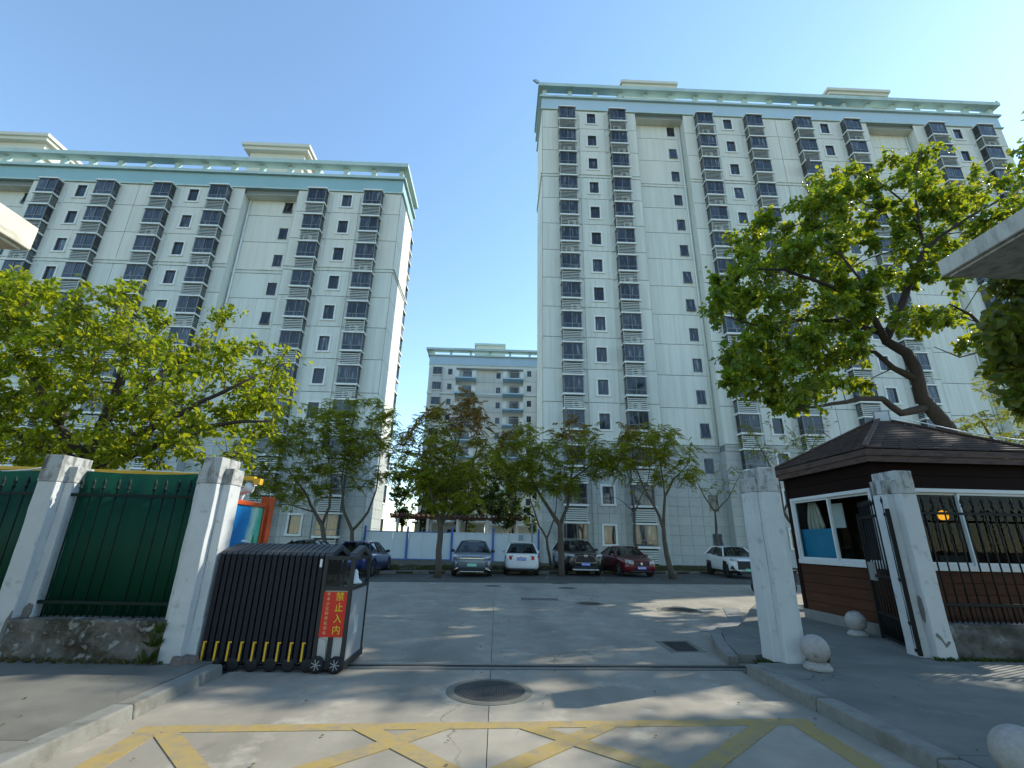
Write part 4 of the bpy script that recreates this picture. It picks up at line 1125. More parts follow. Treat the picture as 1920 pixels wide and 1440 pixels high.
b = MB(); b.box((HX0 + HX1) / 2 - .03, (HX0 + HX1) / 2 + .03, GY0 + .002, GY0 + .018, .10, .40); b.build('centre_strip', m_gate_frame, t)
b = MB(); b.box(HX0 + .05, HX1 - .05, GY0 + .012, GY0 + .018, .99, 1.31); b.build('front_window', m_gate_glass, t)
b = MB(); b.box(HX0 + .05, HX1 - .05, GY1 - .03, GY1 - .024, .99, 1.31); b.build('rear_window', m_gate_glass, t)
b = MB(); b.lathe([(.10, 0), (.10, .02), (.05, .06), (.03, .16), (.001, .19)], (-1.98, 7.15, .99), 'z', 12); b.build('beacon', m_white_enamel, t)
b = MB(); b.box(HX0 - .06, HX0 - .03, GY0 - .004, GY0 + .02, 1.22, 1.32); b.build('white_tag', m_white_enamel, t)
sg = MB(); sg.box(HX0 + .04, HX1 - .035, GY0 - .006, GY0 + .001, .40, .925); sign = sg.build('no_entry_sign', m_red_sign, t)
cx = (HX0 + HX1) / 2
for i, ch in enumerate('禁止入内'):
    o = bpy.data.objects.new('lettering', text_mesh('lettering', ch, .112, m_sign_yellow, .0015)); COL.objects.link(o); o.parent = sign
    o.location = Vector((cx + .062, GY0 - .009, .865 - i * .130)) - wpos(sign)
for i, ch in enumerate('非本小区的非机动车'):
    o = bpy.data.objects.new('lettering', text_mesh('lettering', ch, .046, m_sign_white, .001)); COL.objects.link(o); o.parent = sign
    o.location = Vector((cx - .085, GY0 - .008, .895 - i * .0565)) - wpos(sign)
for x in (HX0 + .08, HX1 - .09):
    for y in (GY0 - .03, GY1 + .03):
        wh = inst('drive_wheel', None, t, (x, y, .09)) if False else None
        b = MB(); b.lathe([(.045, -.025), (.085, -.025), (.095, -.012), (.095, .012), (.085, .025), (.045, .025)], (x, y, .097), 'y', 20)
        wh = b.build('drive_wheel', m_rubber, t)
        b = MB(); b.lathe([(.001, -.022), (.05, -.022), (.05, .022), (.001, .022)], (x, y, .097), 'y', 16, 0, False)
        for k in range(7):
            a = k * 2 * math.pi / 7; b.bar((x, y - .024, .097), (x + .06 * math.cos(a), y - .024, .097 + .06 * math.sin(a)), .008, .012, 1, (0, 1, 0))
        b.build('hub', [m_rubber, m_gate_panel], wh)

# ------------------------------------------------------------------ side gate leaf, swung open
t = thing('iron_gate', 'black iron side gate standing open beside the right pier', 'gate', (6.16, 7.42, .12))
A, Bq = Vector((6.17, 7.42, 0)), Vector((6.72, 8.78, 0)); dv = (Bq - A)
def gp(u, z): p = A + dv * u; return (p.x, p.y, z)
for u in (0.0, 1.0):
    b = MB(); b.bar(gp(u, .14), gp(u, 2.20), .05, .05, 0, tuple(dv.normalized())); b.build('stile', m_fence_iron, t)
for z in (2.12, 1.15, .55, .19):
    b = MB(); b.bar(gp(0, z), gp(1, z), .03, .045); b.build('rail', m_fence_iron, t)
brm = MB(); brm.tube([(0, 0, .19), (0, 0, 2.28)], .012, 6); brm.lathe([(.012, 2.28), (.026, 2.33), (.001, 2.42)], (0, 0, 0), 'z', 6); brm = brm.mesh('bar', m_fence_iron)
shm = MB(); shm.tube([(0, 0, .19), (0, 0, .55)], .011, 6); shm = shm.mesh('short_bar', m_fence_iron)
for i in range(1, 11):
    p = gp(i / 11, 0); inst('bar', brm, t, p)
    p = gp((i - .5) / 11, 0); inst('short_bar', shm, t, p)
p = A + dv * .9; b = MB(); b.bar(gp(.80, 1.22), gp(.97, 1.22), .05, .30); b.build('lock_box', mat('dull_grey_box', (.22, .23, .22), .5, .15), t)

# ------------------------------------------------------------------ granite balls
def ball(x, y, r, label):
    t = thing('granite_ball', label, 'stone bollard', (x, y, .115), group='granite ball bollards')
    b = MB(); n = 18
    b.lathe([(r * .98, 0), (r * 1.0, .02), (r * .96, .045), (r * .84, .055), (r * .84, .07), (r * .66, .085), (r * .5, .095)], (x, y, .112), 'z', 28); b.build('foot', m_ball, t)
    b = MB(); b.lathe([(max(.001, r * math.sin(math.pi * (.06 + .94 * i / n) if i < n else math.pi)), -r * math.cos(math.pi * (.06 + .94 * i / n))) for i in range(n + 1)], (x, y, .115 + .075 + r * .93), 'z', 32); b.build('ball', m_ball, t)
ball(4.18, 6.70, .168, 'granite ball on a round foot, in front of the lone white pier')
ball(6.55, 9.15, .168, 'granite ball half hidden behind the open iron gate')
ball(3.465, 3.532, .165, 'granite ball cut off by the right edge, nearest the camera')

# ------------------------------------------------------------------ guard booth
bx0, bx1, by0, by1 = 6.96, 10.02, 8.52, 11.25
t = thing('guard_booth', 'dark red timber guard booth with hipped shingle roof and white windows', 'guard booth', ((bx0 + bx1) / 2, (by0 + by1) / 2, .115))
b = MB(); b.box(bx0 - .03, bx1 + .03, by0 - .03, by1 + .03, .1, .30); b.build('stone_base', m_stone_base, t, bevel=.01)
b = MB(); b.box(bx0 + .03, bx1 - .03, by0 + .03, by1 - .03, .30, .34); b.build('floor', m_wood_dark, t)
def boards(z0, z1, n, m):
    h = (z1 - z0) / n
    for k in range(n):
        a, c = z0 + k * h + .004, z0 + (k + 1) * h - .004
        for (x0, x1, y0, y1) in ((bx0, bx0 + .03, by0, by1), (bx1 - .03, bx1, by0, by1), (bx0 + .031, bx1 - .031, by0, by0 + .03), (bx0 + .031, bx1 - .031, by1 - .03, by1)):
            j = rnd.uniform(0, .006)
            q = MB(); q.box(x0 - (j if x0 == bx0 else 0), x1, y0 - (j if y0 == by0 else 0), y1, a, c); q.build('board', m, t, at=((x0 + x1) / 2, (y0 + y1) / 2, (a + c) / 2))
boards(.30, 1.24, 5, m_wood)
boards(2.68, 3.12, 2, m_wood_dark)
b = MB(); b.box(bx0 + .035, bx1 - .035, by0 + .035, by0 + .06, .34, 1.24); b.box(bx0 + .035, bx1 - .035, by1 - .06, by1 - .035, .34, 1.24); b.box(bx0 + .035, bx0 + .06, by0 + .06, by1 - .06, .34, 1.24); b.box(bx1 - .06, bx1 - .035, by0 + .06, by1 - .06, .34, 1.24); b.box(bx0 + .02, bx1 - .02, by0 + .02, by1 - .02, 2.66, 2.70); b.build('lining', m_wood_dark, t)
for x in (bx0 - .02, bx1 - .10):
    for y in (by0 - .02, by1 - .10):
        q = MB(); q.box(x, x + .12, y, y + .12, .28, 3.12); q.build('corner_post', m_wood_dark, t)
def win_strip(axis, fixed, a0, a1, n):
    """A run of sliding sashes in a white frame; axis 'y' lies along Y at x = fixed."""
    def bx(b, u0, u1, z0, z1, d0, d1):
        if axis == 'y': b.box(fixed + d0, fixed + d1, u0, u1, z0, z1)
        else: b.box(u0, u1, fixed + d0, fixed + d1, z0, z1)
    w = bpy.data.objects.new('window', None); COL.objects.link(w); w.parent = t
    c = ((fixed, (a0 + a1) / 2, 1.9) if axis == 'y' else ((a0 + a1) / 2, fixed, 1.9)); w.location = Vector(c) - wpos(t)
    f = MB(); s = .07
    bx(f, a0, a1, 2.60, 2.67, -.03, .07); bx(f, a0, a1, 1.25, 1.34, -.05, .07); bx(f, a0, a0 + s, 1.34, 2.60, -.028, .068); bx(f, a1 - s, a1, 1.34, 2.60, -.028, .068)
    f.build('frame', m_upvc, w, bevel=.006)
    st = (a1 - a0 - 2 * s) / n
    for i in range(n):
        u0, u1 = a0 + s + i * st - (.02 if i else 0), a0 + s + (i + 1) * st + (.02 if i < n - 1 else 0)
        d = .0 if i % 2 else .032
        q = MB(); k = .045
        bx(q, u0, u1, 2.56, 2.598, d, d + .03); bx(q, u0, u1, 1.342, 1.39, d, d + .03); bx(q, u0, u0 + k, 1.39, 2.56, d, d + .03); bx(q, u1 - k, u1, 1.39, 2.56, d, d + .03)
        q.build('sash', m_upvc, w)
        q = MB(); bx(q, u0 + k, u1 - k, 1.39, 2.56, d + .013, d + .018); q.build('pane', m_glass, w)
win_strip('y', bx0, by0 + .12, by1 - .12, 2)
win_strip('x', by0, bx0 + .12, bx1 - .12, 2)
q = MB(); q.box(bx1 - .06, bx1 - .03, by0 + .12, by1 - .12, 1.24, 2.66); q.build('side_wall', m_wood_dark, t)
q = MB(); q.box(bx0 + .12, bx1 - .12, by1 - .06, by1 - .03, 1.24, 2.66); q.build('rear_wall', m_wood_dark, t)
# roof: hipped, laid in courses
ex0, ex1, ey0, ey1, ez = 6.78, 10.22, 8.33, 11.40, 3.36
ap = Vector((8.50, 9.87, 4.33))
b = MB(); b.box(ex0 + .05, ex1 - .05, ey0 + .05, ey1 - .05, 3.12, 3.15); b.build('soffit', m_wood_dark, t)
for z0, z1, o in ((3.12, 3.23, .02), (3.235, 3.35, 0)):
    for (x0, x1, y0, y1) in ((ex0 + o, ex1 - o, ey0 + o, ey0 + o + .03), (ex0 + o, ex1 - o, ey1 - o - .03, ey1 - o), (ex0 + o, ex0 + o + .03, ey0 + o + .031, ey1 - o - .031), (ex1 - o - .03, ex1 - o, ey0 + o + .031, ey1 - o - .031)):
        q = MB(); q.box(x0, x1, y0, y1, z0, z1); q.build('fascia_board', m_fascia, t)
NC = 17
def lerp(a, b_, u): return a + (b_ - a) * u
for k in range(NC):
    u0, u1 = k / NC, min(1, (k + 1.25) / NC)
    for side in range(4):
        c = [Vector((ex0, ey0, ez)), Vector((ex1, ey0, ez)), Vector((ex1, ey1, ez)), Vector((ex0, ey1, ez))]
        p, q_ = c[side], c[(side + 1) % 4]
        a0, a1, a2, a3 = lerp(p, ap, u0), lerp(q_, ap, u0), lerp(q_, ap, u1), lerp(p, ap, u1)
        up = Vector((0, 0, .038)); th = Vector((0, 0, .030))
        b = MB()
        n = max(1, round((a1 - a0).length / .33))
        for i in range(n):
            f0, f1 = i / n, (i + 1) / n - .004
            j = Vector((0, 0, rnd.uniform(-.004, .006)))
            P = [lerp(a0, a1, f0), lerp(a0, a1, f1), lerp(a3, a2, f1), lerp(a3, a2, f0)]
            b.hexa([P[0] + up - th + j, P[1] + up - th + j, P[2] - th * .2, P[3] - th * .2, P[0] + up + j, P[1] + up + j, P[2] + th * .3, P[3] + th * .3])
        b.build('shingle_course', m_shingle, t, at=tuple((a0 + a1) / 2))
for c in ((ex0, ey0), (ex1, ey0), (ex1, ey1), (ex0, ey1)):
    b = MB(); b.bar((c[0], c[1], ez + .045), tuple(ap + Vector((0, 0, .05))), .085, .035); b.build('hip_cap', m_fascia, t)
b = MB(); b.lathe([(.12, 0), (.10, .05), (.03, .08)], tuple(ap + Vector((0, 0, .02))), 'z', 10); b.build('roof_cap', m_fascia, t)
# what stands inside the booth
b = MB(); b.box(7.06, 7.09, 10.05, 11.1, 1.34, 1.98); b.build('blue_board', m_bluefilm, None, at=(7.07, 10.6, 1.34), label='teal blue board leaning inside the booth window', cat='board')
b = MB()
for i in range(7):      # folds of cloth gathered at the top
    u = i / 6; y0, y1 = 10.58 + .20 * u, 10.42 + .46 * u
    zb = 1.93 + .10 * abs(u - .55) + rnd.uniform(-.05, .05); x = 7.15 + .035 * (i % 2)
    b.tube([(x, y0, 2.56), (x + .01, y0 * .6 + y1 * .4, 2.40), (x, y0 * .2 + y1 * .8, 2.15), (x + .01, y1, zb)], [.018, .034, .042, .036], 7)
b.build('hanging_coat', m_cloth, None, at=(7.2, 10.7, 2.2), bevel=.02, label='beige cloth hanging inside the far booth window', cat='cloth')
b = MB(); b.box(7.3, 7.32, 9.95, 10.35, 2.0, 2.5); b.build('notice_paper', m_upvc, None, at=(7.3, 10.1, 2.2), label='pale paper sheet on the booth rear wall, behind the window', cat='paper')
t2 = thing('desk', 'dark desk inside the guard booth behind the front window', 'desk', (8.7, 9.4, .34))
b = MB(); b.box(7.8, 9.7, 8.75, 9.4, 1.03, 1.08); b.build('desk_top', m_wood, t2)
for x in (7.85, 9.6):
    b = MB(); b.box(x, x + .05, 8.8, 9.35, .34, 1.03); b.build('side_panel', m_wood_dark, t2)
t2 = thing('desk_monitor', 'dark monitor on the desk inside the booth', 'monitor', (8.6, 9.1, 1.08))
b = MB(); b.box(8.4, 8.85, 9.1, 9.14, 1.2, 1.5); b.build('screen', m_black, t2); b = MB(); b.box(8.55, 8.7, 9.08, 9.2, 1.08, 1.2); b.build('stand', m_gate_frame, t2)
t2 = thing('warning_lamp', 'glowing orange lamp seen through the right booth window', 'lamp', (9.05, 9.9, 2.2))
b = MB(); b.lathe([(.06, -.09), (.085, -.05), (.09, .02), (.06, .08), (.001, .1)], (9.28, 9.75, 2.28), 'z', 14); b.build('globe', emit_mat('lit_orange_lamp', (1.0, .42, .02), .5), t2)
b = MB(); b.tube([(9.28, 9.75, 2.38), (9.28, 9.75, 2.66)], .012, 6); b.build('hanger', m_black_cable, t2)
# floodlight and cable on the booth roof
flood((8.47, 9.74, 4.38), -.55, .08, 'white faced floodlight on the tip of the booth roof', k=.5)
b = MB(); b.tube([(8.5, 9.75, 4.42), (8.9, 9.35, 4.17), (9.4, 8.95, 3.88), (9.9, 8.55, 3.66), (10.4, 8.2, 3.5), (12, 7.9, 3.3)], .012, 6); b.build('cable', m_cable, None, at=(8.5, 9.75, 4.4), label='white cable running down the booth roof from the floodlight', cat='cable')

# ------------------------------------------------------------------ canopies that flank the approach
def canopy(s, m, label):
    t = thing('concrete_canopy', label, 'canopy', (s * 8.2, 0, .1), group='concrete canopies either side of the approach')
    b = MB(); x0, x1 = (4.60, 11.5) if s > 0 else (-11.5, -4.72)
    y1 = 4.13 if s > 0 else 4.10
    b.box(x0, x1, -7, y1, 4.32 if s > 0 else 4.24, 4.50); o = b.build('slab', m, t, bevel=.012)
    b = MB(); xa, xb = (x0 + .05, x0 + .09) if s > 0 else (x1 - .09, x1 - .05)
    b.box(xa, xb, -7, y1 - .05, 4.30 if s > 0 else 4.215, 4.319 if s > 0 else 4.239); b.build('drip_edge', m, t)
    b = MB(); b.box(s * 8.2 - .0 if s > 0 else -11.4, 11.4 if s > 0 else -8.2, -6.9, 2.2, .1, 4.24); b.build('shop_wall', m_plaster_top, t)
    for y in (1.9, -2.4, -6.6):
        b = MB(); b.box(s * 7.0 - .18, s * 7.0 + .18, y - .18, y + .18, .1, 4.24); b.build('column', m_plaster_top, t)
canopy(1, m_grey_slab, 'grey stained concrete canopy slab, with the creeper hanging from it')
canopy(-1, m_cream_slab, 'cream sunlit concrete canopy slab at the left edge')
t = thing('security_camera', 'small white camera with black lens standing on the right canopy', 'camera', (5.0, 4.0, 4.5), 0, 'surveillance cameras')
b = MB(); b.tube([(5.02, 4.02, 4.5), (5.02, 4.02, 4.66)], .02, 8); b.build('stem', m_white_enamel, t)
b = MB(); b.tube([(5.14, 4.02, 4.70), (4.98, 3.92, 4.655)], .045, 10); b.build('housing', m_white_enamel, t)
b = MB(); b.tube([(4.98, 3.92, 4.655), (4.955, 3.905, 4.648)], .036, 10); b.build('lens', m_black, t)
b = MB(); b.tube([(5.14, 4.03, 4.7), (5.22, 4.05, 4.74), (5.25, 4.04, 4.6), (5.12, 4.03, 4.51)], .008, 6); b.build('cable', m_black_cable, t)
# ------------------------------------------------------------------ site hoarding between the blocks
t = thing('site_hoarding', 'pale sheet hoarding with blue posts between the two blocks', 'hoarding', (-3.3, 36.5, .12))
posts = [-9.78, -6.63, -3.34, -0.28, 3.12]
for x in posts:
    b = MB(); b.box(x - .075, x + .075, 36.38, 36.5, .05, 2.35); b.lathe([(.05, 0), (.09, .05), (.06, .12), (.001, .14)], (x, 36.44, 2.35), 'z', 10); b.build('post', m_blue_post, t)
for a, c in zip(posts[:-1], posts[1:]):
    n = 3
    for i in range(n):
        x0, x1 = a + .08 + (c - a - .16) * i / n, a + .08 + (c - a - .16) * (i + 1) / n
        b = MB()
        b.box(x0 + .006, x1 - .006, 36.46, 36.49, .22, 2.06)
        b.build('sheet_panel', m_hoard, t, at=((x0 + x1) / 2, 36.47, 1.1))
    for z0, z1 in ((2.06, 2.12), (.15, .22)):
        b = MB(); b.box(a + .08, c - .08, 36.44, 36.52, z0, z1); b.build('rail', m_hoard if a > -4 else m_blue_post, t)
b = MB(); b.box(.95, 2.05, 36.40, 36.455, .3, 2.10, 0); b.build('door_leaf', m_hoard, t)
b = MB(); b.box(1.62, 1.95, 36.38, 36.40, 1.62, 2.02); b.build('notice_sheet', mat('grey_notice', (.25, .28, .30), .7, .1), t)
# ground-floor wall, pergola behind the hoarding
t = thing('pergola', 'red brown slatted pergola behind the site hoarding', 'pergola', (-4, 50, .1))
for x in (-10, -7, -4, -1, 2):
    for y in (49, 51.4):
        b = MB(); b.box(x - .12, x + .12, y - .12, y + .12, 0, 3.55); b.build('post', m_trim, t)
for y in (49, 51.4):
    b = MB(); b.box(-10.8, 2.6, y - .1, y + .1, 3.55, 3.75); b.build('beam', m_rooftile, t)
sl = MB(); sl.box(-.09, .09, -.9, 3.3, 0, .24); sl = sl.mesh('slat', m_rooftile)
for i in range(27): inst('slat', sl, t, (-10.6 + i * .5, 49, 3.75))
t = thing('garden_wall', 'low white garden building behind the hoarding, half hidden by trees', 'outbuilding', (-5, 56, .1))
b = MB(); b.box(-9.5, -1.5, 56, 60, 0, 3.3); b.build('wall', m_plaster, t)
b = MB(); b.box(-9.8, -1.2, 55.7, 60.3, 3.3, 3.5); b.build('roof', m_trim, t)
for x in (-8, -5.2, -3):
    b = MB(); b.box(x - .5, x + .5, 55.95, 56.01, 1.4, 2.7); b.build('window', m_pane, t)
t = thing('garden_wall', 'white low wall with a dark opening right of the pergola', 'outbuilding', (1.6, 55, .1))
b = MB(); b.box(-.6, 4.5, 55, 58, 0, 3.1); b.build('wall', m_plaster, t)
b = MB(); b.box(-.8, 4.7, 54.8, 58.2, 3.1, 3.25); b.build('roof', m_trim, t)
b = MB(); b.box(.6, 1.5, 54.96, 55.01, 1.5, 2.6); b.build('window', m_pane, t)
t = thing('yard_lamp', 'dark floodlight on a post at the corner of the taller block', 'floodlight', (2.4, 35.2, .12))
b = MB(); b.tube([(2.55, 35.4, .1), (2.55, 35.4, 3.4)], .05, 8); b.build('pole', m_alu_dark, t)
b = MB(); b.bar((2.0, 35.3, 3.75), (2.7, 35.3, 3.3), .3, .12); b.build('housing', m_black, t, bevel=.02)

# ------------------------------------------------------------------ cars
def paint(name, col, metal=.0, rough=.3):
    m = mat(name, col, rough, .02, 2.0, metal=metal, coat=.6); return m
m_cglass = glass_mat('car_glass', (.30, .33, .34), 1.0, .04, 1.5)
m_cab = mat('dark_car_interior', (.02, .021, .023), .8, .2)
m_trimblk = mat('black_car_trim', (.018, .018, .02), .55, .1)
m_chrome = mat('bright_chrome', (.62, .63, .64), .16, .02, metal=1.0)
m_tyre = mat('car_tyre', (.018, .018, .018), .85, .15)
m_rim = mat('alloy_rim', (.42, .43, .44), .3, .05, metal=.8)
m_rimdark = mat('dark_alloy_rim', (.07, .07, .075), .35, .05, metal=.7)
m_lamp = mat('clear_headlamp', (.58, .61, .63), .12, .25, 14.0, coat=1.0, col2=(.12, .13, .14), cut=.52, soft=.1, scale2=7.0)
m_tail = mat('red_tail_lamp', (.48, .010, .012), .25, .15, 6.0, coat=1.0)
m_plate_b = mat('blue_number_plate', (.02, .10, .48), .4, .05)
m_plate_g = mat('green_number_plate', (.05, .42, .27), .4, .05)
m_plate_t = mat('plate_figures', (.72, .75, .74), .5, .03)

def car_body_mesh(P):
    """Lofted shell: rings from nose (y = 0) to tail (y = L); x across, z up. Wheel arches cut out."""
    L, W, H = P['L'], P['W'], P['H']; hw = W / 2
    st = P['stations']       # (y, halfwidth factor, bottom z, belt z, top z)
    bm = bmesh.new(); rings = []
    for (y, wf, zb, zbelt, zt) in st:
        w = hw * wf
        pts = [(.0, zb), (w * .78, zb), (w * .96, zb + .07), (w * 1.0, zb + .22), (w * 1.0, zb + (zbelt - zb) * .62), (w * .975, zbelt - .03), (w * .93, zbelt + .015), (w * .70, zt - .012 if zt > zbelt + .03 else zbelt + .03), (w * .35, max(zt, zbelt + .035)), (0, max(zt, zbelt + .04))]
        ring = [bm.verts.new((x, y, z)) for x, z in pts] + [bm.verts.new((-x, y, z)) for x, z in reversed(pts[1:-1])]
        rings.append(ring)
    n = len(rings[0])
    for a, c in zip(rings[:-1], rings[1:]):
        for i in range(n):
            f = bm.faces.new((a[i], a[(i + 1) % n], c[(i + 1) % n], c[i])); f.smooth = True
    bm.faces.new(list(reversed(rings[0]))); bm.faces.new(rings[-1])
    bmesh.ops.recalc_face_normals(bm, faces=bm.faces)
    me = bpy.data.meshes.new('body'); bm.to_mesh(me); bm.free()
    return me

def cut_arches(me, P, mats):
    o = bpy.data.objects.new('tmp_body', me); COL.objects.link(o)
    cut = MB()
    for y in P['axles']:
        for s in (-1, 1):
            x0, x1 = (P['W'] / 2 - .34, P['W'] / 2 + .2) if s > 0 else (-P['W'] / 2 - .2, -P['W'] / 2 + .34)
            cut.lathe([(P['R'] + .065, x0), (P['R'] + .065, x1)], (0, y, P['R'] + .01), 'x', 28)
    c = cut.build('tmp_cut', m_trimblk)
    sb = o.modifiers.new('s', 'SUBSURF'); sb.levels = 1; sb.render_levels = 1
    md = o.modifiers.new('b', 'BOOLEAN'); md.object = c; md.operation = 'DIFFERENCE'; md.solver = 'EXACT'
    dg = bpy.context.evaluated_depsgraph_get()
    out = bpy.data.meshes.new_from_object(o.evaluated_get(dg))
    bpy.data.objects.remove(o); bpy.data.objects.remove(c)
    out.name = 'body'; out.materials.clear()
    for m in mats: out.materials.append(m)
    # lower sill zone in black when the car has cladding
    mi = np.zeros(len(out.polygons), dtype=np.int32)
    zc = np.array([p.center.z for p in out.polygons]); 
    mi[zc < P.get('clad', .22)] = 1
    for i, p in enumerate(out.polygons):
        cx, cy, cz = p.center
        if P.get('clad', 0) > .3:
            for ay in P['axles']:
                if abs(cx) > P['W'] / 2 * .8 and math.hypot(cy - ay, cz - P['R']) < P['R'] + .12: mi[i] = 1
    out.polygons.foreach_set('material_index', mi)
    out.polygons.foreach_set('use_smooth', np.ones(len(out.polygons), dtype=bool))
    out.update()
    return out

def car(label, pos, heading, P, body_m, name='parked_car', rim=None):
    """heading: direction (degrees, from -Y towards +X) in which the nose points."""
    t = thing(name, label, 'car', (pos[0], pos[1], pos[2] if len(pos) > 2 else .01), math.radians(heading), 'cars parked in the yard')
    L, W, H, R = P['L'], P['W'], P['H'], P['R']; hw = W / 2
    # local frame: nose at y = -L/2 (so heading 0 faces the camera), tail at +L/2
    off = -L / 2
    me = cut_arches(car_body_mesh(P), P, [body_m, m_trimblk])
    me.transform(Matrix.Translation((0, off, 0)))
    b = bpy.data.objects.new('body', me); COL.objects.link(b); b.parent = t
    # cabin: roof shell and glass
    c0, c1, r0, r1, rb = P['cowl'], P['tailglass'], P['roof0'], P['roof1'], P['belt']
    zr = H; wr = hw * P.get('roofw', .70); wb = hw * .93
    zc0, zc1 = P['cowlz'], P['rearz']
    def q(y): return y + off
    roof = MB(); ny = 6
    rows = []
    for i in range(ny + 1):
        u = i / ny; y = r0 + (r1 - r0) * u; z = zr - .05 * (2 * u - 1) ** 2 - .02 * u
        rows.append([(x * wr, q(y), z - .05 * abs(x) ** 3) for x in (-1, -.6, -.2, .2, .6, 1)])
    for a, c in zip(rows[:-1], rows[1:]):
        for k in range(5): roof.face([a[k], a[k + 1], c[k + 1], c[k]], 0, True)
    def edge(z): return z
    zL = lambda y: zr - .05 * (2 * (y - r0) / (r1 - r0) - 1) ** 2 - .05 - .02 * (y - r0) / (r1 - r0)
    roof.build('roof', body_m, t, local=True)
    o = t.children[-1] if False else None
    # pillars
    pl = MB()
    belt = lambda y: zc0 + (zc1 - zc0) * (y - c0) / (c1 - c0)
    def pil(y0, z0, y1, z1, w_):
        for s in (-1, 1): pl.bar((s * wb * .985, q(y0), z0), (s * wr * .985, q(y1), z1), w_, .05, 0, (s, 0, 0))
    pil(c0 + .05, zc0 - .02, r0 + .03, zL(r0 + .03), .075)
    mid = P.get('bpillar', (r0 + r1) / 2)
    pl.build('a_pillar', body_m, t, local=True); pl = MB()
    pil(mid, belt(mid), mid + .05, zL(mid), .09); pl.build('b_pillar', m_trimblk, t, local=True); pl = MB()
    pil(c1 - .05, zc1 - .02, r1 - .02, zL(r1 - .02), .13); pl.build('c_pillar', body_m, t, local=True)
    # side rail under the roof edge
    pl = MB()
    for s in (-1, 1): pl.tube([(s * wr * .99, q(r0), zL(r0)), (s * wr * 1.0, q((r0 + r1) / 2), zL((r0 + r1) / 2)), (s * wr * .99, q(r1), zL(r1))], .03, 6)
    pl.build('roof_rail', m_chrome if P.get('rails') else body_m, t, local=True)
    gl = MB()
    n = 5
    for i in range(n):       # windscreen, bowed
        u0, u1 = -1 + 2 * i / n, -1 + 2 * (i + 1) / n
        bw = lambda u: .07 * u * u
        gl.face([(u0 * wb * .94, q(c0 + bw(u0)), zc0), (u1 * wb * .94, q(c0 + bw(u1)), zc0), (u1 * wr * .95, q(r0 + bw(u1)), zL(r0) + .02), (u0 * wr * .95, q(r0 + bw(u0)), zL(r0) + .02)], 0, True)
    gl.build('windscreen', m_cglass, t, local=True)
    gl = MB()
    for i in range(n):
        u0, u1 = -1 + 2 * i / n, -1 + 2 * (i + 1) / n
        bw = lambda u: -.06 * u * u
        gl.face([(u1 * wb * .90, q(c1 + bw(u1)), zc1), (u0 * wb * .90, q(c1 + bw(u0)), zc1), (u0 * wr * .93, q(r1 + bw(u0)), zL(r1) + .01), (u1 * wr * .93, q(r1 + bw(u1)), zL(r1) + .01)], 0, True)
    gl.build('rear_window', m_cglass, t, local=True)
    for s in (-1, 1):
        for (ya, yb, za, zb_) in ((c0 + .1, mid - .03, r0 + .05, mid), (mid + .05, c1 - .1, mid + .08, r1 - .05)):
            g2 = MB(); g2.face([(s * wb * .98, q(ya), belt(ya) - .02), (s * wb * .98, q(yb), belt(yb) - .02), (s * wr * .99, q(zb_), zL(zb_)), (s * wr * .99, q(za), zL(za))]); g2.build('side_window', m_cglass, t, local=True)
    # interior block, seats and dash
    it = MB(); it.box(-wb * .9, wb * .9, q(c0 + .3), q(c1 - .35), .5, belt((c0 + c1) / 2) - .06)
    for x in (-.36, .36):
        for y in (c0 + (c1 - c0) * .38, c0 + (c1 - c0) * .72):
            it.box(x - .23, x + .23, q(y), q(y) + .14, .6, zr - .48); it.box(x - .11, x + .11, q(y) + .02, q(y) + .10, zr - .48, zr - .30)
    it.build('interior', m_cab, t, local=True)
    # wheels
    rimm = rim or m_rim
    for y in P['axles']:
        for s in (-1, 1):
            x = s * (hw - .115)
            w = MB(); w.lathe([(R * .62, -.11), (R * .95, -.11), (R, -.08), (R, .08), (R * .95, .11), (R * .62, .11)], (x, q(y), R), 'x', 28, cap=False); wo = w.build('wheel', m_tyre, t, local=True)
            w = MB(); w.lathe([(R * .60, -.10), (R * .64, .0), (R * .60, .10)], (x, q(y), R), 'x', 24, 1, cap=False); w.lathe([(.001, .0), (R * .63, .0)], (x, q(y), R), 'x', 24, 1, cap=False)
            for k in range(5):
                a = 2 * math.pi * k / 5
                for d in (-.09, .09): w.bar((x + s * .085, q(y), R), (x + s * .085, q(y) + math.cos(a + d) * R * .62, R + math.sin(a + d) * R * .62), .035, .03, 0, (1, 0, 0))
            w.lathe([(.001, .06 * s), (R * .2, .095 * s), (R * .2, .05 * s)], (x, q(y), R), 'x', 12)
            ro = w.build('rim', [rimm, m_black], wo, local=True)
    # mirrors
    for s in (-1, 1):
        mr = MB(); x = s * (wb + .10); y = q(c0 + .28); z = belt(c0) + .06
        mr.hexa([(x - .10, y - .05, z - .05), (x + .10, y - .05, z - .06), (x + .10, y + .06, z - .06), (x - .10, y + .06, z - .05), (x - .09, y - .03, z + .09), (x + .09, y - .03, z + .07), (x + .09, y + .06, z + .07), (x - .09, y + .06, z + .09)])
        mr.build('mirror', P.get('mirror_m', body_m), t, local=True, bevel=.03)
    return t, q

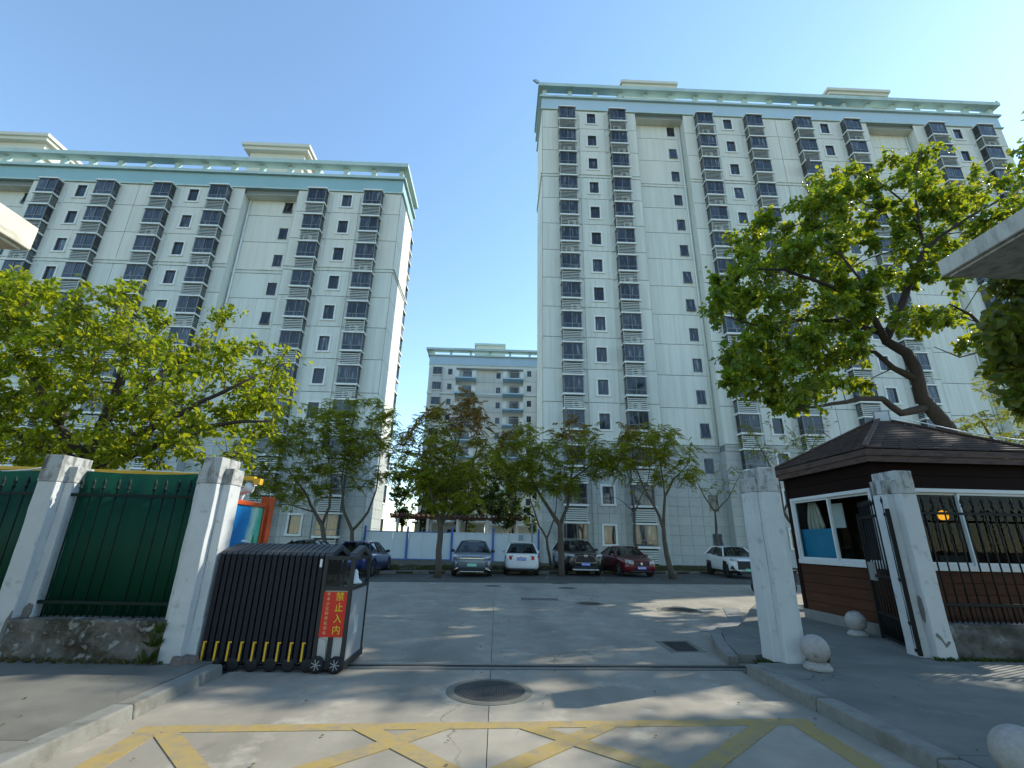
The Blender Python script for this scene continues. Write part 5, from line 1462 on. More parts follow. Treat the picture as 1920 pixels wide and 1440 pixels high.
def plate(t, q, y, z, m, front=True, wid=.44, figs=7):
    s = -1 if front else 1
    b = MB(); b.box(-wid / 2, wid / 2, q(y) + min(0, s * .02), q(y) + max(0, s * .02), z - .07, z + .07); p = b.build('number_plate', m, t, local=True)
    b = MB()
    for i in range(figs):     # blurred white figures
        x = -wid / 2 + .04 + i * (wid - .08) / (figs - 1)
        y0 = q(y) + s * .02
        b.box(x - .018, x + .018, min(y0, y0 + s * .003), max(y0, y0 + s * .003), z - .04, z + .04)
        b.box(x - .008, x + .008, min(y0, y0 + s * .0035), max(y0, y0 + s * .0035), z - .015, z + .02, 1)
    b.build('plate_figures', [m_plate_t, m], p, local=True)

SUV = dict(L=4.45, W=1.87, H=1.60, R=.345, axles=(.88, 3.60), cowl=1.22, cowlz=1.02, roof0=1.98, roof1=3.75, tailglass=4.28, rearz=1.08, belt=1.0, clad=.36, roofw=.64,
           stations=[(0.0, .74, .42, .66, .78), (.05, .86, .26, .72, .86), (.22, .95, .21, .84, .93), (.6, 1.0, .21, .93, .985), (1.2, 1.0, .2, .99, 1.03), (1.7, 1.0, .2, 1.0, 1.03), (2.6, 1.0, .2, 1.02, 1.05), (3.4, 1.0, .2, 1.05, 1.08), (4.0, .98, .22, 1.07, 1.10), (4.32, .92, .3, 1.05, 1.09), (4.43, .82, .42, .98, 1.02), (4.45, .78, .5, .9, .96)])
BIG = dict(SUV, L=4.95, W=1.93, H=1.74, R=.365, axles=(.95, 3.8), cowl=1.42, cowlz=1.14, roof0=2.15, roof1=4.35, tailglass=4.82, rearz=1.18, clad=.34, roofw=.67, rails=True,
           stations=[(0.0, .78, .42, .82, .95), (.05, .88, .26, .92, 1.02), (.25, .96, .22, .99, 1.07), (.7, 1.0, .22, 1.05, 1.11), (1.4, 1.0, .21, 1.10, 1.15), (2.0, 1.0, .21, 1.12, 1.15), (3.0, 1.0, .21, 1.14, 1.17), (4.0, 1.0, .22, 1.16, 1.19), (4.6, .97, .25, 1.17, 1.2), (4.85, .9, .33, 1.13, 1.17), (4.95, .8, .48, 1.0, 1.06)])
SED = dict(SUV, L=4.6, W=1.80, H=1.47, R=.32, axles=(.88, 3.55), cowl=1.25, cowlz=.93, roof0=1.95, roof1=3.1, tailglass=3.85, rearz=.98, clad=.2, roofw=.61,
           stations=[(0.0, .72, .36, .60, .70), (.05, .84, .22, .66, .76), (.25, .95, .18, .75, .83), (.7, 1.0, .18, .84, .90), (1.25, 1.0, .17, .91, .95), (1.8, 1.0, .17, .93, .96), (2.7, 1.0, .17, .95, .98), (3.5, 1.0, .18, .97, 1.0), (4.1, .97, .22, .97, 1.01), (4.45, .9, .3, .94, .98), (4.58, .8, .42, .86, .92), (4.6, .76, .5, .8, .86)])
HAT = dict(SUV, L=4.2, W=1.74, H=1.56, R=.31, axles=(.82, 3.35), cowl=1.0, cowlz=.98, roof0=1.75, roof1=3.75, tailglass=4.10, rearz=1.02, clad=.2, roofw=.68,
           stations=[(0.0, .74, .38, .62, .74), (.05, .86, .24, .70, .82), (.22, .95, .2, .82, .90), (.6, 1.0, .19, .91, .96), (1.0, 1.0, .18, .95, .99), (1.7, 1.0, .18, .97, 1.0), (2.6, 1.0, .18, .99, 1.02), (3.4, 1.0, .19, 1.0, 1.03), (3.85, .98, .22, 1.01, 1.03), (4.08, .94, .27, .99, 1.02), (4.18, .88, .32, .94, .98), (4.2, .84, .4, .86, .92)])
CUV = dict(SUV, L=4.13, W=1.81, H=1.57, R=.34, axles=(.80, 3.33), cowl=1.05, cowlz=1.02, roof0=1.75, roof1=3.55, tailglass=4.0, rearz=1.12, clad=.38, roofw=.63,
           stations=[(0.0, .74, .42, .70, .82), (.05, .86, .26, .78, .90), (.2, .95, .22, .88, .96), (.55, 1.0, .22, .95, 1.0), (1.05, 1.0, .21, 1.0, 1.04), (1.7, 1.0, .21, 1.02, 1.05), (2.5, 1.0, .21, 1.06, 1.09), (3.2, 1.0, .22, 1.10, 1.13), (3.75, .97, .25, 1.12, 1.15), (4.02, .9, .33, 1.08, 1.12), (4.13, .8, .48, .98, 1.02)])

def lamp_pair(t, q, y, x, z, w, h, m, front=True, tilt=.0, ye=.18, name='headlight'):
    s = -1 if front else 1
    for sd in (-1, 1):
        b = MB(); x0, x1 = sd * (x - w / 2), sd * (x + w / 2)
        ya, yb = q(y) + s * .07, q(y) + s * .05 - s * ye * .45
        p = [(x0, ya, z - h / 2), (x1, yb, z - h / 2 + tilt), (x1, yb, z + h / 2 + tilt), (x0, ya, z + h / 2)]
        k = Vector((0, -s * .12, 0))
        P8 = [Vector(p[0]), Vector(p[1]), Vector(p[1]) + k, Vector(p[0]) + k, Vector(p[3]), Vector(p[2]), Vector(p[2]) + k, Vector(p[3]) + k]
        b.hexa(P8); b.build(name, m, t, local=True, bevel=.015)

def front_face(t, q, P, y, pieces):
    for nm, (x0, x1, z0, z1, d), m in pieces:
        b = MB(); b.box(x0, x1, q(y) - d, q(y) + .1, z0, z1); b.build(nm, m, t, local=True, bevel=.012)

# grey-blue electric SUV, nose to the camera
t, q = car('grey blue SUV facing the gate, left of the white hatchback', (-1.17, 24.75), 2, dict(SUV, mirror_m=m_trimblk), paint('grey_blue_car_paint', (.115, .14, .165), .35, .35))
lamp_pair(t, q, .02, .66, .80, .36, .10, m_lamp, tilt=.05, ye=.24)
b = MB(); b.bar((-.52, q(-.015), .80), (.52, q(-.015), .80), .05, .045); b.build('chrome_bar', m_chrome, t, local=True)
front_face(t, q, SUV, .0, [('grille', (-.62, .62, .27, .40, .02), m_trimblk), ('skid_bar', (-.55, .55, .22, .26, .03), m_chrome)])
for s in (-1, 1):
    b = MB(); b.bar((s * .60, q(.02), .40), (s * .84, q(.14), .28), .06, .05); b.build('bumper_blade', m_chrome, t, local=True)
    b = MB(); b.hexa([(s * .62, q(.0), .44), (s * .86, q(.12), .42), (s * .86, q(.2), .42), (s * .62, q(.1), .44), (s * .66, q(.0), .54), (s * .86, q(.12), .58), (s * .86, q(.2), .58), (s * .66, q(.1), .54)]); b.build('air_inlet', m_trimblk, t, local=True)
plate(t, q, -.02, .52, m_plate_g)
# white hatchback, tail to the camera
t, q = car('white hatchback parked tail first towards the gate', (1.31, 26.1), 178, HAT, paint('white_car_paint', (.70, .71, .70), 0, .3))
lamp_pair(t, q, 4.17, .64, .81, .34, .17, m_tail, False, .02, .2, 'tail_light')
lamp_pair(t, q, 4.16, .55, .885, .30, .06, m_lamp, False, .05, .16, 'reverse_light')
front_face(t, q, HAT, 4.2, [])
b = MB(); b.box(-.62, .62, q(4.1), q(4.23), .24, .34); b.build('rear_diffuser', m_trimblk, t, local=True, bevel=.02)
b = MB(); b.box(-.28, .28, q(4.2), q(4.225), .855, .88); b.build('chrome_strip', m_chrome, t, local=True)
b = MB(); b.lathe([(.03, .0), (.055, .0), (.055, .015), (.03, .015)], (0, q(4.2), .93), 'y', 14); b.build('badge', m_chrome, t, local=True)
b = MB(); b.bar((-.5, q(3.8), 1.535), (.5, q(3.8), 1.535), .18, .03); b.build('spoiler', MATS['white_car_paint'], t, local=True, bevel=.01)
plate(t, q, 4.21, .77, m_plate_b, False)
# black SUV
t, q = car('large black SUV with chrome grille behind the middle tree trunk', (4.35, 27.2), 3, dict(BIG, mirror_m=m_trimblk), paint('black_car_paint', (.005, .006, .0065), .0, .3))
lamp_pair(t, q, .05, .70, .93, .34, .13, m_lamp, tilt=.05, ye=.26)
gr = MB(); P0 = [(-.50, .62), (.50, .62), (.56, .70), (.44, .94), (.12, .97), (0, .93), (-.12, .97), (-.44, .94), (-.56, .70)]
gr.prism(P0, q(-.03), q(.1), 'xz'); gr.build('grille', m_trimblk, t, local=True)
gr = MB()
for a, c in zip(P0, P0[1:] + P0[:1]): gr.bar((a[0], q(-.03), a[1]), (c[0], q(-.03), c[1]), .03, .035, 0, (0, 1, 0))
gr.build('grille_surround', m_chrome, t, local=True)
b = MB(); b.lathe([(.06, 0), (.085, 0), (.085, .02), (.06, .02)], (0, q(-.06), .93), 'y', 16); b.bar((-.07, q(-.055), .95), (.07, q(-.055), .95), .012, .02); b.bar((0, q(-.055), .87), (0, q(-.055), .96), .012, .02, 0, (0, 1, 0)); b.build('badge', m_chrome, t, local=True)
front_face(t, q, BIG, .0, [('skid_bar', (-.66, .66, .26, .33, .03), m_gate_panel), ('lower_grille', (-.6, .6, .36, .46, .0), m_trimblk)])
plate(t, q, -.04, .55, m_plate_b)
for s in (-1, 1):
    b = MB(); b.box(s * .72 - .07, s * .72 + .07, q(.03), q(.2), .62, .67); b.build('fog_light', m_lamp, t, local=True)
# dark red saloon, turned a little
t, q = car('dark red saloon turned slightly, next to the black SUV', (6.95, 26.7), 6, SED, paint('dark_red_car_paint', (.12, .008, .014), .3, .35))
lamp_pair(t, q, .0, .60, .68, .36, .17, m_lamp, tilt=.06, ye=.25)
front_face(t, q, SED, .0, [('grille', (-.42, .42, .55, .66, .0), m_trimblk), ('lower_grille', (-.55, .55, .24, .32, .0), m_trimblk)])
b = MB(); b.prism([(-.05, .69), (.05, .69), (.05, .60), (0, .56), (-.05, .60)], q(-.04), q(-.02), 'xz'); b.build('badge', m_chrome, t, local=True)
plate(t, q, -.04, .44, m_plate_b)
# white small SUV, three-quarter view
t, q = car('white small SUV seen three quarter, behind the lone white pier', (12.95, 26.8), -5, dict(CUV, mirror_m=m_trimblk), paint('white_car_paint', (.70, .71, .70)), rim=m_rimdark)
lamp_pair(t, q, .06, .66, .86, .34, .10, m_lamp, tilt=.05, ye=.3)
front_face(t, q, CUV, .0, [('grille', (-.55, .55, .44, .84, .02), m_trimblk), ('lower_grille', (-.5, .5, .24, .36, .02), m_trimblk)])
for s in (-1, 1):
    b = MB(); b.prism([(s * .66, .40), (s * .88, .46), (s * .80, .62)], q(.02), q(.2), 'xz'); b.build('air_inlet', m_trimblk, t, local=True)
plate(t, q, -.03, .42, m_plate_g)
b = MB(); b.bar((-.52, q(3.72), 1.52), (.52, q(3.72), 1.52), .25, .035); b.build('spoiler', MATS['white_car_paint'], t, local=True, bevel=.01)
# dark blue hatch saloon, tail to the camera, behind the gate head
t, q = car('dark blue car seen from behind, beyond the gate head', (-6.2, 23.25), 178, dict(SED, mirror_m=m_trimblk, tailglass=4.1, rearz=1.0, roof1=3.25), paint('dark_blue_car_paint', (.020, .035, .17), .3, .28))
lamp_pair(t, q, 4.52, .64, .80, .30, .17, m_tail, False, .03, .24, 'tail_light')
b = MB(); b.bar((-.6, q(3.35), 1.41), (.6, q(3.35), 1.41), .28, .03); b.build('spoiler', MATS['dark_blue_car_paint'], t, local=True, bevel=.01)
b = MB(); b.box(-.1, .1, q(4.56), q(4.60), .86, .89); b.build('badge', m_chrome, t, local=True)
plate(t, q, 4.58, .66, m_plate_b, False)
# two cars whose roofs show over the folded gate
t, q = car('dark car with pale roof edge, only its roof seen above the folded gate', (-9.05, 24.3), 175, dict(SED, rails=True), paint('black_car_paint', (.005, .006, .0065)))
lamp_pair(t, q, 4.52, .64, .80, .30, .17, m_tail, False, .03, .24, 'tail_light')
t, q = car('white roofed dark SUV behind the folded gate, beside the notice case', (-12.3, 24.6), 176, dict(SUV, rails=True), paint('pearl_car_paint', (.50, .52, .53), .1))
lamp_pair(t, q, 4.35, .64, .86, .30, .17, m_tail, False, .03, .24, 'tail_light')

# ------------------------------------------------------------------ scooter behind the lone pier
t = thing('scooter', 'black scooter, its front wheel showing left of the lone white pier', 'scooter', (9.75, 17.6, .01), 0)
fx, rx, y = 9.22, 10.42, 17.5
for x in (fx, rx):
    b = MB(); b.lathe([(.13, -.045), (.20, -.05), (.23, 0), (.20, .05), (.13, .045)], (x, y, .235), 'y', 24); w = b.build('wheel', m_tyre, t)
    b = MB(); b.lathe([(.001, -.03), (.12, -.03), (.12, .03), (.001, .03)], (x, y, .235), 'y', 12); b.build('rim', m_rimdark, w)
b = MB(); b.tube([(fx - .16, y, .43), (fx - .05, y, .50), (fx + .10, y, .50), (fx + .2, y, .42)], .06, 8); b.build('front_fender', m_trimblk, t)
b = MB(); b.tube([(fx, y, .235), (fx + .10, y, .6), (fx + .22, y, .98)], .035, 8); b.build('fork', m_gate_panel, t)
b = MB(); b.hexa([(fx + .08, y - .17, .40), (fx + .22, y - .17, .40), (fx + .22, y + .17, .40), (fx + .08, y + .17, .40), (fx + .12, y - .13, .98), (fx + .28, y - .13, .98), (fx + .28, y + .13, .98), (fx + .12, y + .13, .98)]); b.build('front_shield', m_trimblk, t, bevel=.04)
b = MB(); b.tube([(fx + .20, y - .33, 1.02), (fx + .24, y, .98), (fx + .20, y + .33, 1.02)], .02, 8); b.build('handlebar', m_trimblk, t)
b = MB(); b.lathe([(.001, 0), (.07, .02), (.08, .08)], (fx + .05, y, .88), 'x', 12); b.build('headlight', m_lamp, t)
b = MB(); b.box(fx + .2, rx - .25, y - .14, y + .14, .22, .30); b.build('footboard', m_trimblk, t, bevel=.02)
b = MB(); b.hexa([(rx - .42, y - .15, .25), (rx + .25, y - .12, .40), (rx + .25, y + .12, .40), (rx - .42, y + .15, .25), (rx - .40, y - .15, .70), (rx + .30, y - .10, .74), (rx + .30, y + .10, .74), (rx - .40, y + .15, .70)]); b.build('rear_cowl', m_trimblk, t, bevel=.05)
b = MB(); b.hexa([(rx - .42, y - .15, .70), (rx + .30, y - .12, .75), (rx + .30, y + .12, .75), (rx - .42, y + .15, .70), (rx - .40, y - .13, .78), (rx + .28, y - .10, .82), (rx + .28, y + .10, .82), (rx - .40, y + .13, .78)]); b.build('seat', m_rubber, t, bevel=.03)
for s in (-1, 1):
    b = MB(); b.tube([(fx + .2, y + s * .3, 1.02), (fx + .24, y + s * .36, 1.2)], .008, 6); b.lathe([(.001, -.01), (.05, -.01), (.05, .01), (.001, .01)], (fx + .24, y + s * .36, 1.24), 'x', 12); b.build('mirror', m_trimblk, t)
TREES = {'left':{'clumps':[[-14.11,10.71,7.35,0.32],[-8.8,8.52,5.28,0.46],[-13.45,8.56,4.85,0.33],[-9.45,8.76,3.42,0.37],[-8.84,10.44,3.27,0.43],[-14.46,9.44,6.77,0.56],[-14.76,10.66,4.94,0.42],[-8.14,9.46,5.44,0.49],[-12.81,11.24,6.81,0.52],[-13.49,10.24,4.86,0.58],[-9.83,11.93,7.33,0.34],[-9.72,8.86,3.72,0.46],[-16.86,11.13,4.58,0.48],[-7.07,10.87,6.74,0.49],[-11.06,11.41,6.03,0.6],[-8.97,8.52,4.02,0.52],[-9.31,11.34,3.2,0.39],[-9.62,8.38,3.94,0.45],[-12.81,8.52,6.27,0.55],[-14.78,9.75,6.25,0.58],[-15.72,10.33,5.46,0.58],[-6.09,9.33,3.49,0.43],[-13.48,11.84,3.74,0.35],[-13.45,9.16,6.07,0.46],[-8.24,8.31,5.66,0.43],[-13.99,11.83,5.46,0.52],[-10.97,10.8,4.92,0.32],[-6.63,11.54,4.4,0.56],[-10.33,8.68,5.16,0.5],[-13.83,9.56,6.63,0.32],[-12.75,8.39,5.1,0.58],[-13.08,9.65,5.76,0.34],[-9.41,8.62,4.79,0.33],[-14.46,11.37,7.02,0.35],[-11.15,10.31,7.25,0.31],[-10.88,11.49,3.25,0.52],[-11.97,8.92,5.36,0.55],[-9.25,9.52,3.81,0.37],[-12.96,9.62,4.92,0.31],[-15.01,9.26,5.83,0.52],[-12.81,9.03,6.04,0.37],[-9.78,11.41,3.66,0.45],[-7.23,8.61,3.55,0.51],[-6.24,11.08,4.28,0.45],[-12.8,9.53,3.67,0.56],[-11.89,10.98,3.29,0.35],[-17.97,11.65,7.75,0.56],[-16.33,11.93,3.98,0.51],[-10.61,8.79,4.54,0.3],[-5.2,10.25,4.74,0.6],[-12.06,11.36,3.73,0.37],[-12.77,10.46,5.56,0.59],[-10.85,10.16,3.3,0.47],[-9.79,8.31,5.96,0.56],[-15.56,10.98,5.61,0.48],[-13.54,9.22,4.56,0.39],[-7.74,10.38,5.43,0.54],[-6.27,10.57,5.9,0.46],[-10.04,9.97,4.31,0.47],[-10.94,10.89,3.33,0.58],[-10.49,11.41,3.43,0.34],[-14.86,10.74,4.28,0.35],[-5.24,9.11,3.04,0.6],[-13.95,11.96,5.98,0.57],[-14.67,10.21,5.53,0.41],[-15.64,10.97,6.46,0.31],[-8.38,8.37,4.91,0.41],[-7.79,8.54,4.69,0.62],[-13.65,9.86,6.99,0.59],[-8.13,8.63,3.93,0.32],[-7.3,8.57,5.09,0.6],[-11.71,10.35,6.18,0.6],[-14.22,10.25,7.2,0.38],[-13.24,8.49,6.03,0.36],[-14.42,11.11,6.65,0.39],[-10.62,9.58,6.68,0.31],[-15.79,11.01,8.3,0.48],[-16.43,11.76,5.89,0.33],[-7.11,10.13,5.75,0.57],[-12.7,10.91,3.81,0.5],[-13.55,9.25,3.78,0.35],[-12.63,9.38,6.17,0.45],[-13.34,9.27,5.11,0.61],[-4.74,9.2,4.89,0.61],[-10.71,8.3,5.16,0.42],[-9.76,9.04,4.87,0.46],[-13.84,10.47,6.75,0.47],[-8.23,10.95,4.84,0.58],[-14.41,11.94,6.94,0.35],[-6.62,8.46,4.15,0.57],[-6.59,11.02,5.07,0.56],[-14.65,10.17,5.05,0.57],[-7.04,10.46,3.89,0.59],[-7.52,9.15,4.13,0.31],[-10.26,10.62,4.82,0.52],[-17.3,11.0,6.72,0.37],[-7.35,10.13,3.13,0.42],[-11.63,11.14,4.66,0.5],[-16.51,11.05,6.85,0.4],[-9.05,10.21,6.47,0.45],[-13.46,11.61,8.11,0.36],[-17.99,11.33,5.75,0.61],[-10.44,9.08,5.95,0.6],[-11.93,8.82,4.37,0.47],[-8.01,11.58,5.89,0.53],[-12.8,10.1,3.33,0.31],[-10.07,8.82,5.67,0.41],[-9.88,8.31,3.25,0.54],[-6.41,11.64,4.8,0.39],[-14.55,12.0,6.54,0.49],[-11.36,9.32,5.27,0.32],[-14.04,10.19,6.42,0.36],[-12.85,11.57,3.33,0.56],[-8.85,11.09,5.99,0.51],[-16.24,11.73,8.54,0.34],[-12.87,11.65,7.51,0.62],[-10.58,9.01,6.55,0.33],[-12.03,9.19,6.84,0.38],[-10.15,11.07,3.65,0.43],[-11.07,9.69,4.98,0.41],[-18.81,11.88,7.05,0.34],[-11.8,11.49,5.06,0.37],[-13.27,9.78,6.32,0.44],[-5.87,11.53,4.06,0.31],[-17.57,11.61,4.49,0.45],[-15.98,10.23,6.98,0.52],[-5.71,10.7,4.5,0.54],[-13.49,10.69,3.33,0.4],[-16.16,10.65,6.66,0.52],[-9.84,9.74,4.75,0.37],[-15.14,11.85,6.05,0.51],[-5.71,9.17,5.17,0.38],[-4.85,9.44,4.24,0.31],[-7.39,9.14,3.16,0.31],[-13.48,10.82,5.9,0.36],[-12.25,9.39,3.77,0.6],[-10.15,9.13,6.39,0.43],[-7.14,8.84,3.02,0.43],[-18.1,11.62,6.25,0.58],[-8.58,9.68,5.77,0.41],[-15.68,11.84,6.69,0.34],[-13.05,11.34,3.96,0.44],[-15.0,9.68,5.09,0.59],[-16.48,11.62,6.48,0.31],[-12.2,11.14,3.98,0.31],[-6.94,9.55,3.37,0.39],[-6.72,11.79,5.28,0.31],[-15.97,11.84,5.94,0.61],[-12.12,9.89,6.41,0.46],[-7.77,11.34,4.54,0.55],[-9.09,9.48,5.91,0.42],[-12.13,8.66,6.54,0.46],[-7.56,9.17,5.24,0.43],[-9.88,11.07,4.74,0.57],[-11.01,11.03,6.34,0.36],[-12.27,8.87,5.89,0.58],[-9.69,9.77,6.04,0.62],[-12.31,11.29,7.26,0.51],[-14.02,8.74,5.53,0.36],[-6.0,11.74,5.58,0.42],[-8.44,9.11,4.41,0.42],[-13.99,9.24,6.23,0.49],[-7.74,8.34,5.96,0.4],[-8.5,9.46,6.65,0.37],[-6.1,8.53,4.59,0.33],[-12.35,10.66,5.18,0.33],[-13.53,9.82,4.15,0.39],[-11.15,9.46,3.01,0.48],[-13.88,10.99,7.25,0.37],[-10.59,9.8,3.66,0.58],[-8.37,8.7,3.05,0.46],[-17.31,11.79,8.02,0.61],[-12.46,11.37,3.86,0.36],[-14.12,10.22,5.72,0.42],[-17.07,11.1,5.13,0.31],[-9.91,10.62,5.24,0.4],[-11.63,10.05,6.9,0.33],[-7.7,10.19,4.04,0.32],[-12.62,11.82,6.62,0.34],[-6.79,9.02,3.6,0.61],[-11.55,11.69,3.38,0.35],[-5.8,8.54,3.07,0.41],[-8.91,9.07,3.13,0.38],[-6.55,10.45,5.25,0.58],[-10.38,11.25,6.34,0.38],[-12.99,11.05,7.44,0.32],[-9.51,10.2,5.69,0.59],[-14.01,10.48,4.89,0.37],[-5.92,9.79,3.96,0.38],[-10.76,10.69,6.32,0.44],[-12.27,8.35,3.42,0.48],[-11.04,8.48,5.48,0.58],[-5.9,8.32,3.84,0.57],[-13.2,9.16,6.71,0.31],[-6.74,9.28,4.96,0.51],[-15.16,11.05,7.0,0.6],[-9.24,11.56,6.93,0.41],[-8.07,10.04,3.08,0.57],[-7.78,9.92,3.6,0.53],[-10.89,8.41,6.16,0.31]],'sk':[[[-7.15,9.9,0,0.2],[-8.33,9.9,2.83,0.15],[-8.47,9.9,3.73,0.11],[-8.27,9.8,4.66,0.085],[-8.29,9.7,5.62,0.06],[-8.75,9.6,6.47,0.03]],[[-8.35,9.9,3.16,0.1],[-7.64,9.9,3.57,0.08],[-6.94,10.0,4.09,0.06],[-6.26,10.2,4.66,0.04],[-5.57,10.3,5.17,0.02]],[[-8.33,9.9,2.83,0.1],[-7.2,9.7,3.24,0.07],[-6.32,9.5,3.69,0.055],[-5.31,9.4,3.8,0.035],[-4.67,9.4,3.82,0.02]],[[-8.36,9.9,2.94,0.1],[-9.25,9.8,3.68,0.08],[-9.99,9.6,4.78,0.06],[-10.53,9.5,5.96,0.04],[-10.57,9.5,6.76,0.02]],[[-8.33,9.9,2.83,0.1],[-9.48,9.6,3.29,0.08],[-10.64,9.3,3.85,0.06],[-12.41,9.3,4.59,0.04]],[[-8.47,9.9,3.73,0.07],[-7.86,10.3,5.09,0.05],[-7.17,10.6,6.05,0.03]],[[-9.25,9.8,3.68,0.06],[-9.93,10.6,5.14,0.04],[-10.62,11.0,6.71,0.02]]]},'ext':{'clumps':[[19.85,9.86,13.31,0.95],[16.77,9.06,10.62,0.95],[17.01,10.45,14.02,0.95],[20.09,10.32,10.92,0.95],[20.09,9.47,12.16,0.95],[20.63,11.08,15.26,0.95],[21.15,13.49,13.89,0.95],[23.8,11.97,15.66,0.95],[21.27,12.71,15.57,0.95],[14.2,8.68,9.44,0.95],[24.12,12.92,15.1,0.95],[17.87,11.06,12.97,0.95],[15.69,9.73,9.53,0.95],[24.73,11.16,15.84,0.95],[20.31,11.9,14.44,0.95],[21.53,10.22,13.21,0.95],[21.76,11.55,15.01,0.95],[25.06,11.94,15.03,0.95],[18.46,10.5,11.57,0.95],[23.16,12.48,13.8,0.95],[22.75,11.39,14.36,0.95],[19.56,12.84,13.06,0.95],[22.49,14.38,15.51,0.95],[18.51,10.62,14.65,0.95],[26.3,16.75,15.97,0.95],[18.22,9.69,9.35,0.95],[16.2,10.96,9.76,0.95],[15.92,8.36,9.12,0.95],[14.49,9.13,11.36,0.95],[15.21,9.76,10.79,0.95],[18.34,9.58,12.43,0.95],[21.2,10.5,11.86,0.95],[16.98,10.49,12.13,0.95],[19.36,8.83,10.56,0.95],[20.57,10.41,14.26,0.95],[13.1,8.19,9.38,0.95],[19.54,12.06,15.76,0.95],[18.76,11.72,12.25,0.95],[17.73,11.67,11.47,0.95],[17.49,10.29,10.28,0.95],[22.91,13.08,15.12,0.95],[17.12,8.92,9.2,0.95],[18.12,7.86,9.43,0.95],[26.1,13.71,16.1,0.95],[22.27,11.6,16.16,0.95],[21.1,9.24,11.77,0.95],[22.1,12.86,14.32,0.95],[23.25,15.67,13.74,0.95],[21.79,11.94,12.71,0.95],[25.08,13.11,16.11,0.95],[21.35,11.78,13.96,0.95],[15.64,8.96,11.8,0.95],[20.59,12.29,12.98,0.95],[23.89,10.8,15.06,0.95],[22.55,10.34,14.09,0.95],[23.93,11.46,14.16,0.95],[17.97,9.11,10.6,0.95],[19.14,10.98,13.03,0.95],[21.93,14.76,12.34,0.95],[20.24,14.0,10.93,0.95],[24.44,16.24,14.74,0.95],[23.7,13.28,16.2,0.95],[18.43,11.64,14.09,0.95],[17.33,9.15,12.23,0.95],[13.54,8.67,10.39,0.95],[20.45,13.01,14.68,0.95],[20.12,11.38,12.55,0.95],[23.93,10.24,14.02,0.95],[19.11,9.99,10.32,0.95],[14.98,7.84,9.81,0.95],[25.93,11.67,16.24,0.95],[23.61,14.54,15.9,0.95],[16.24,10.09,11.02,0.95],[17.36,8.14,10.37,0.95],[25.39,16.42,15.28,0.95],[16.1,9.53,12.8,0.95],[18.52,10.92,10.51,0.95],[14.58,9.86,9.29,0.95],[21.77,14.14,14.54,0.95],[15.64,8.7,10.36,0.95]],'sk':[[[20.5,9.8,0,0.32],[20.6,9.9,3.5,0.26],[20.3,10.0,6.5,0.22],[20.6,10.2,9.0,0.17],[20.2,10.4,12.0,0.1],[20.0,10.6,15.0,0.04]],[[20.3,10.0,6.5,0.15],[18.0,9.2,8.5,0.1],[15.8,8.6,9.8,0.04]],[[20.6,10.2,9.0,0.13],[22.8,12.2,11.5,0.08],[24.5,13.6,14.0,0.03]],[[20.6,10.2,9.0,0.1],[21.6,8.0,11.0,0.06],[22.0,6.5,12.5,0.03]]]},
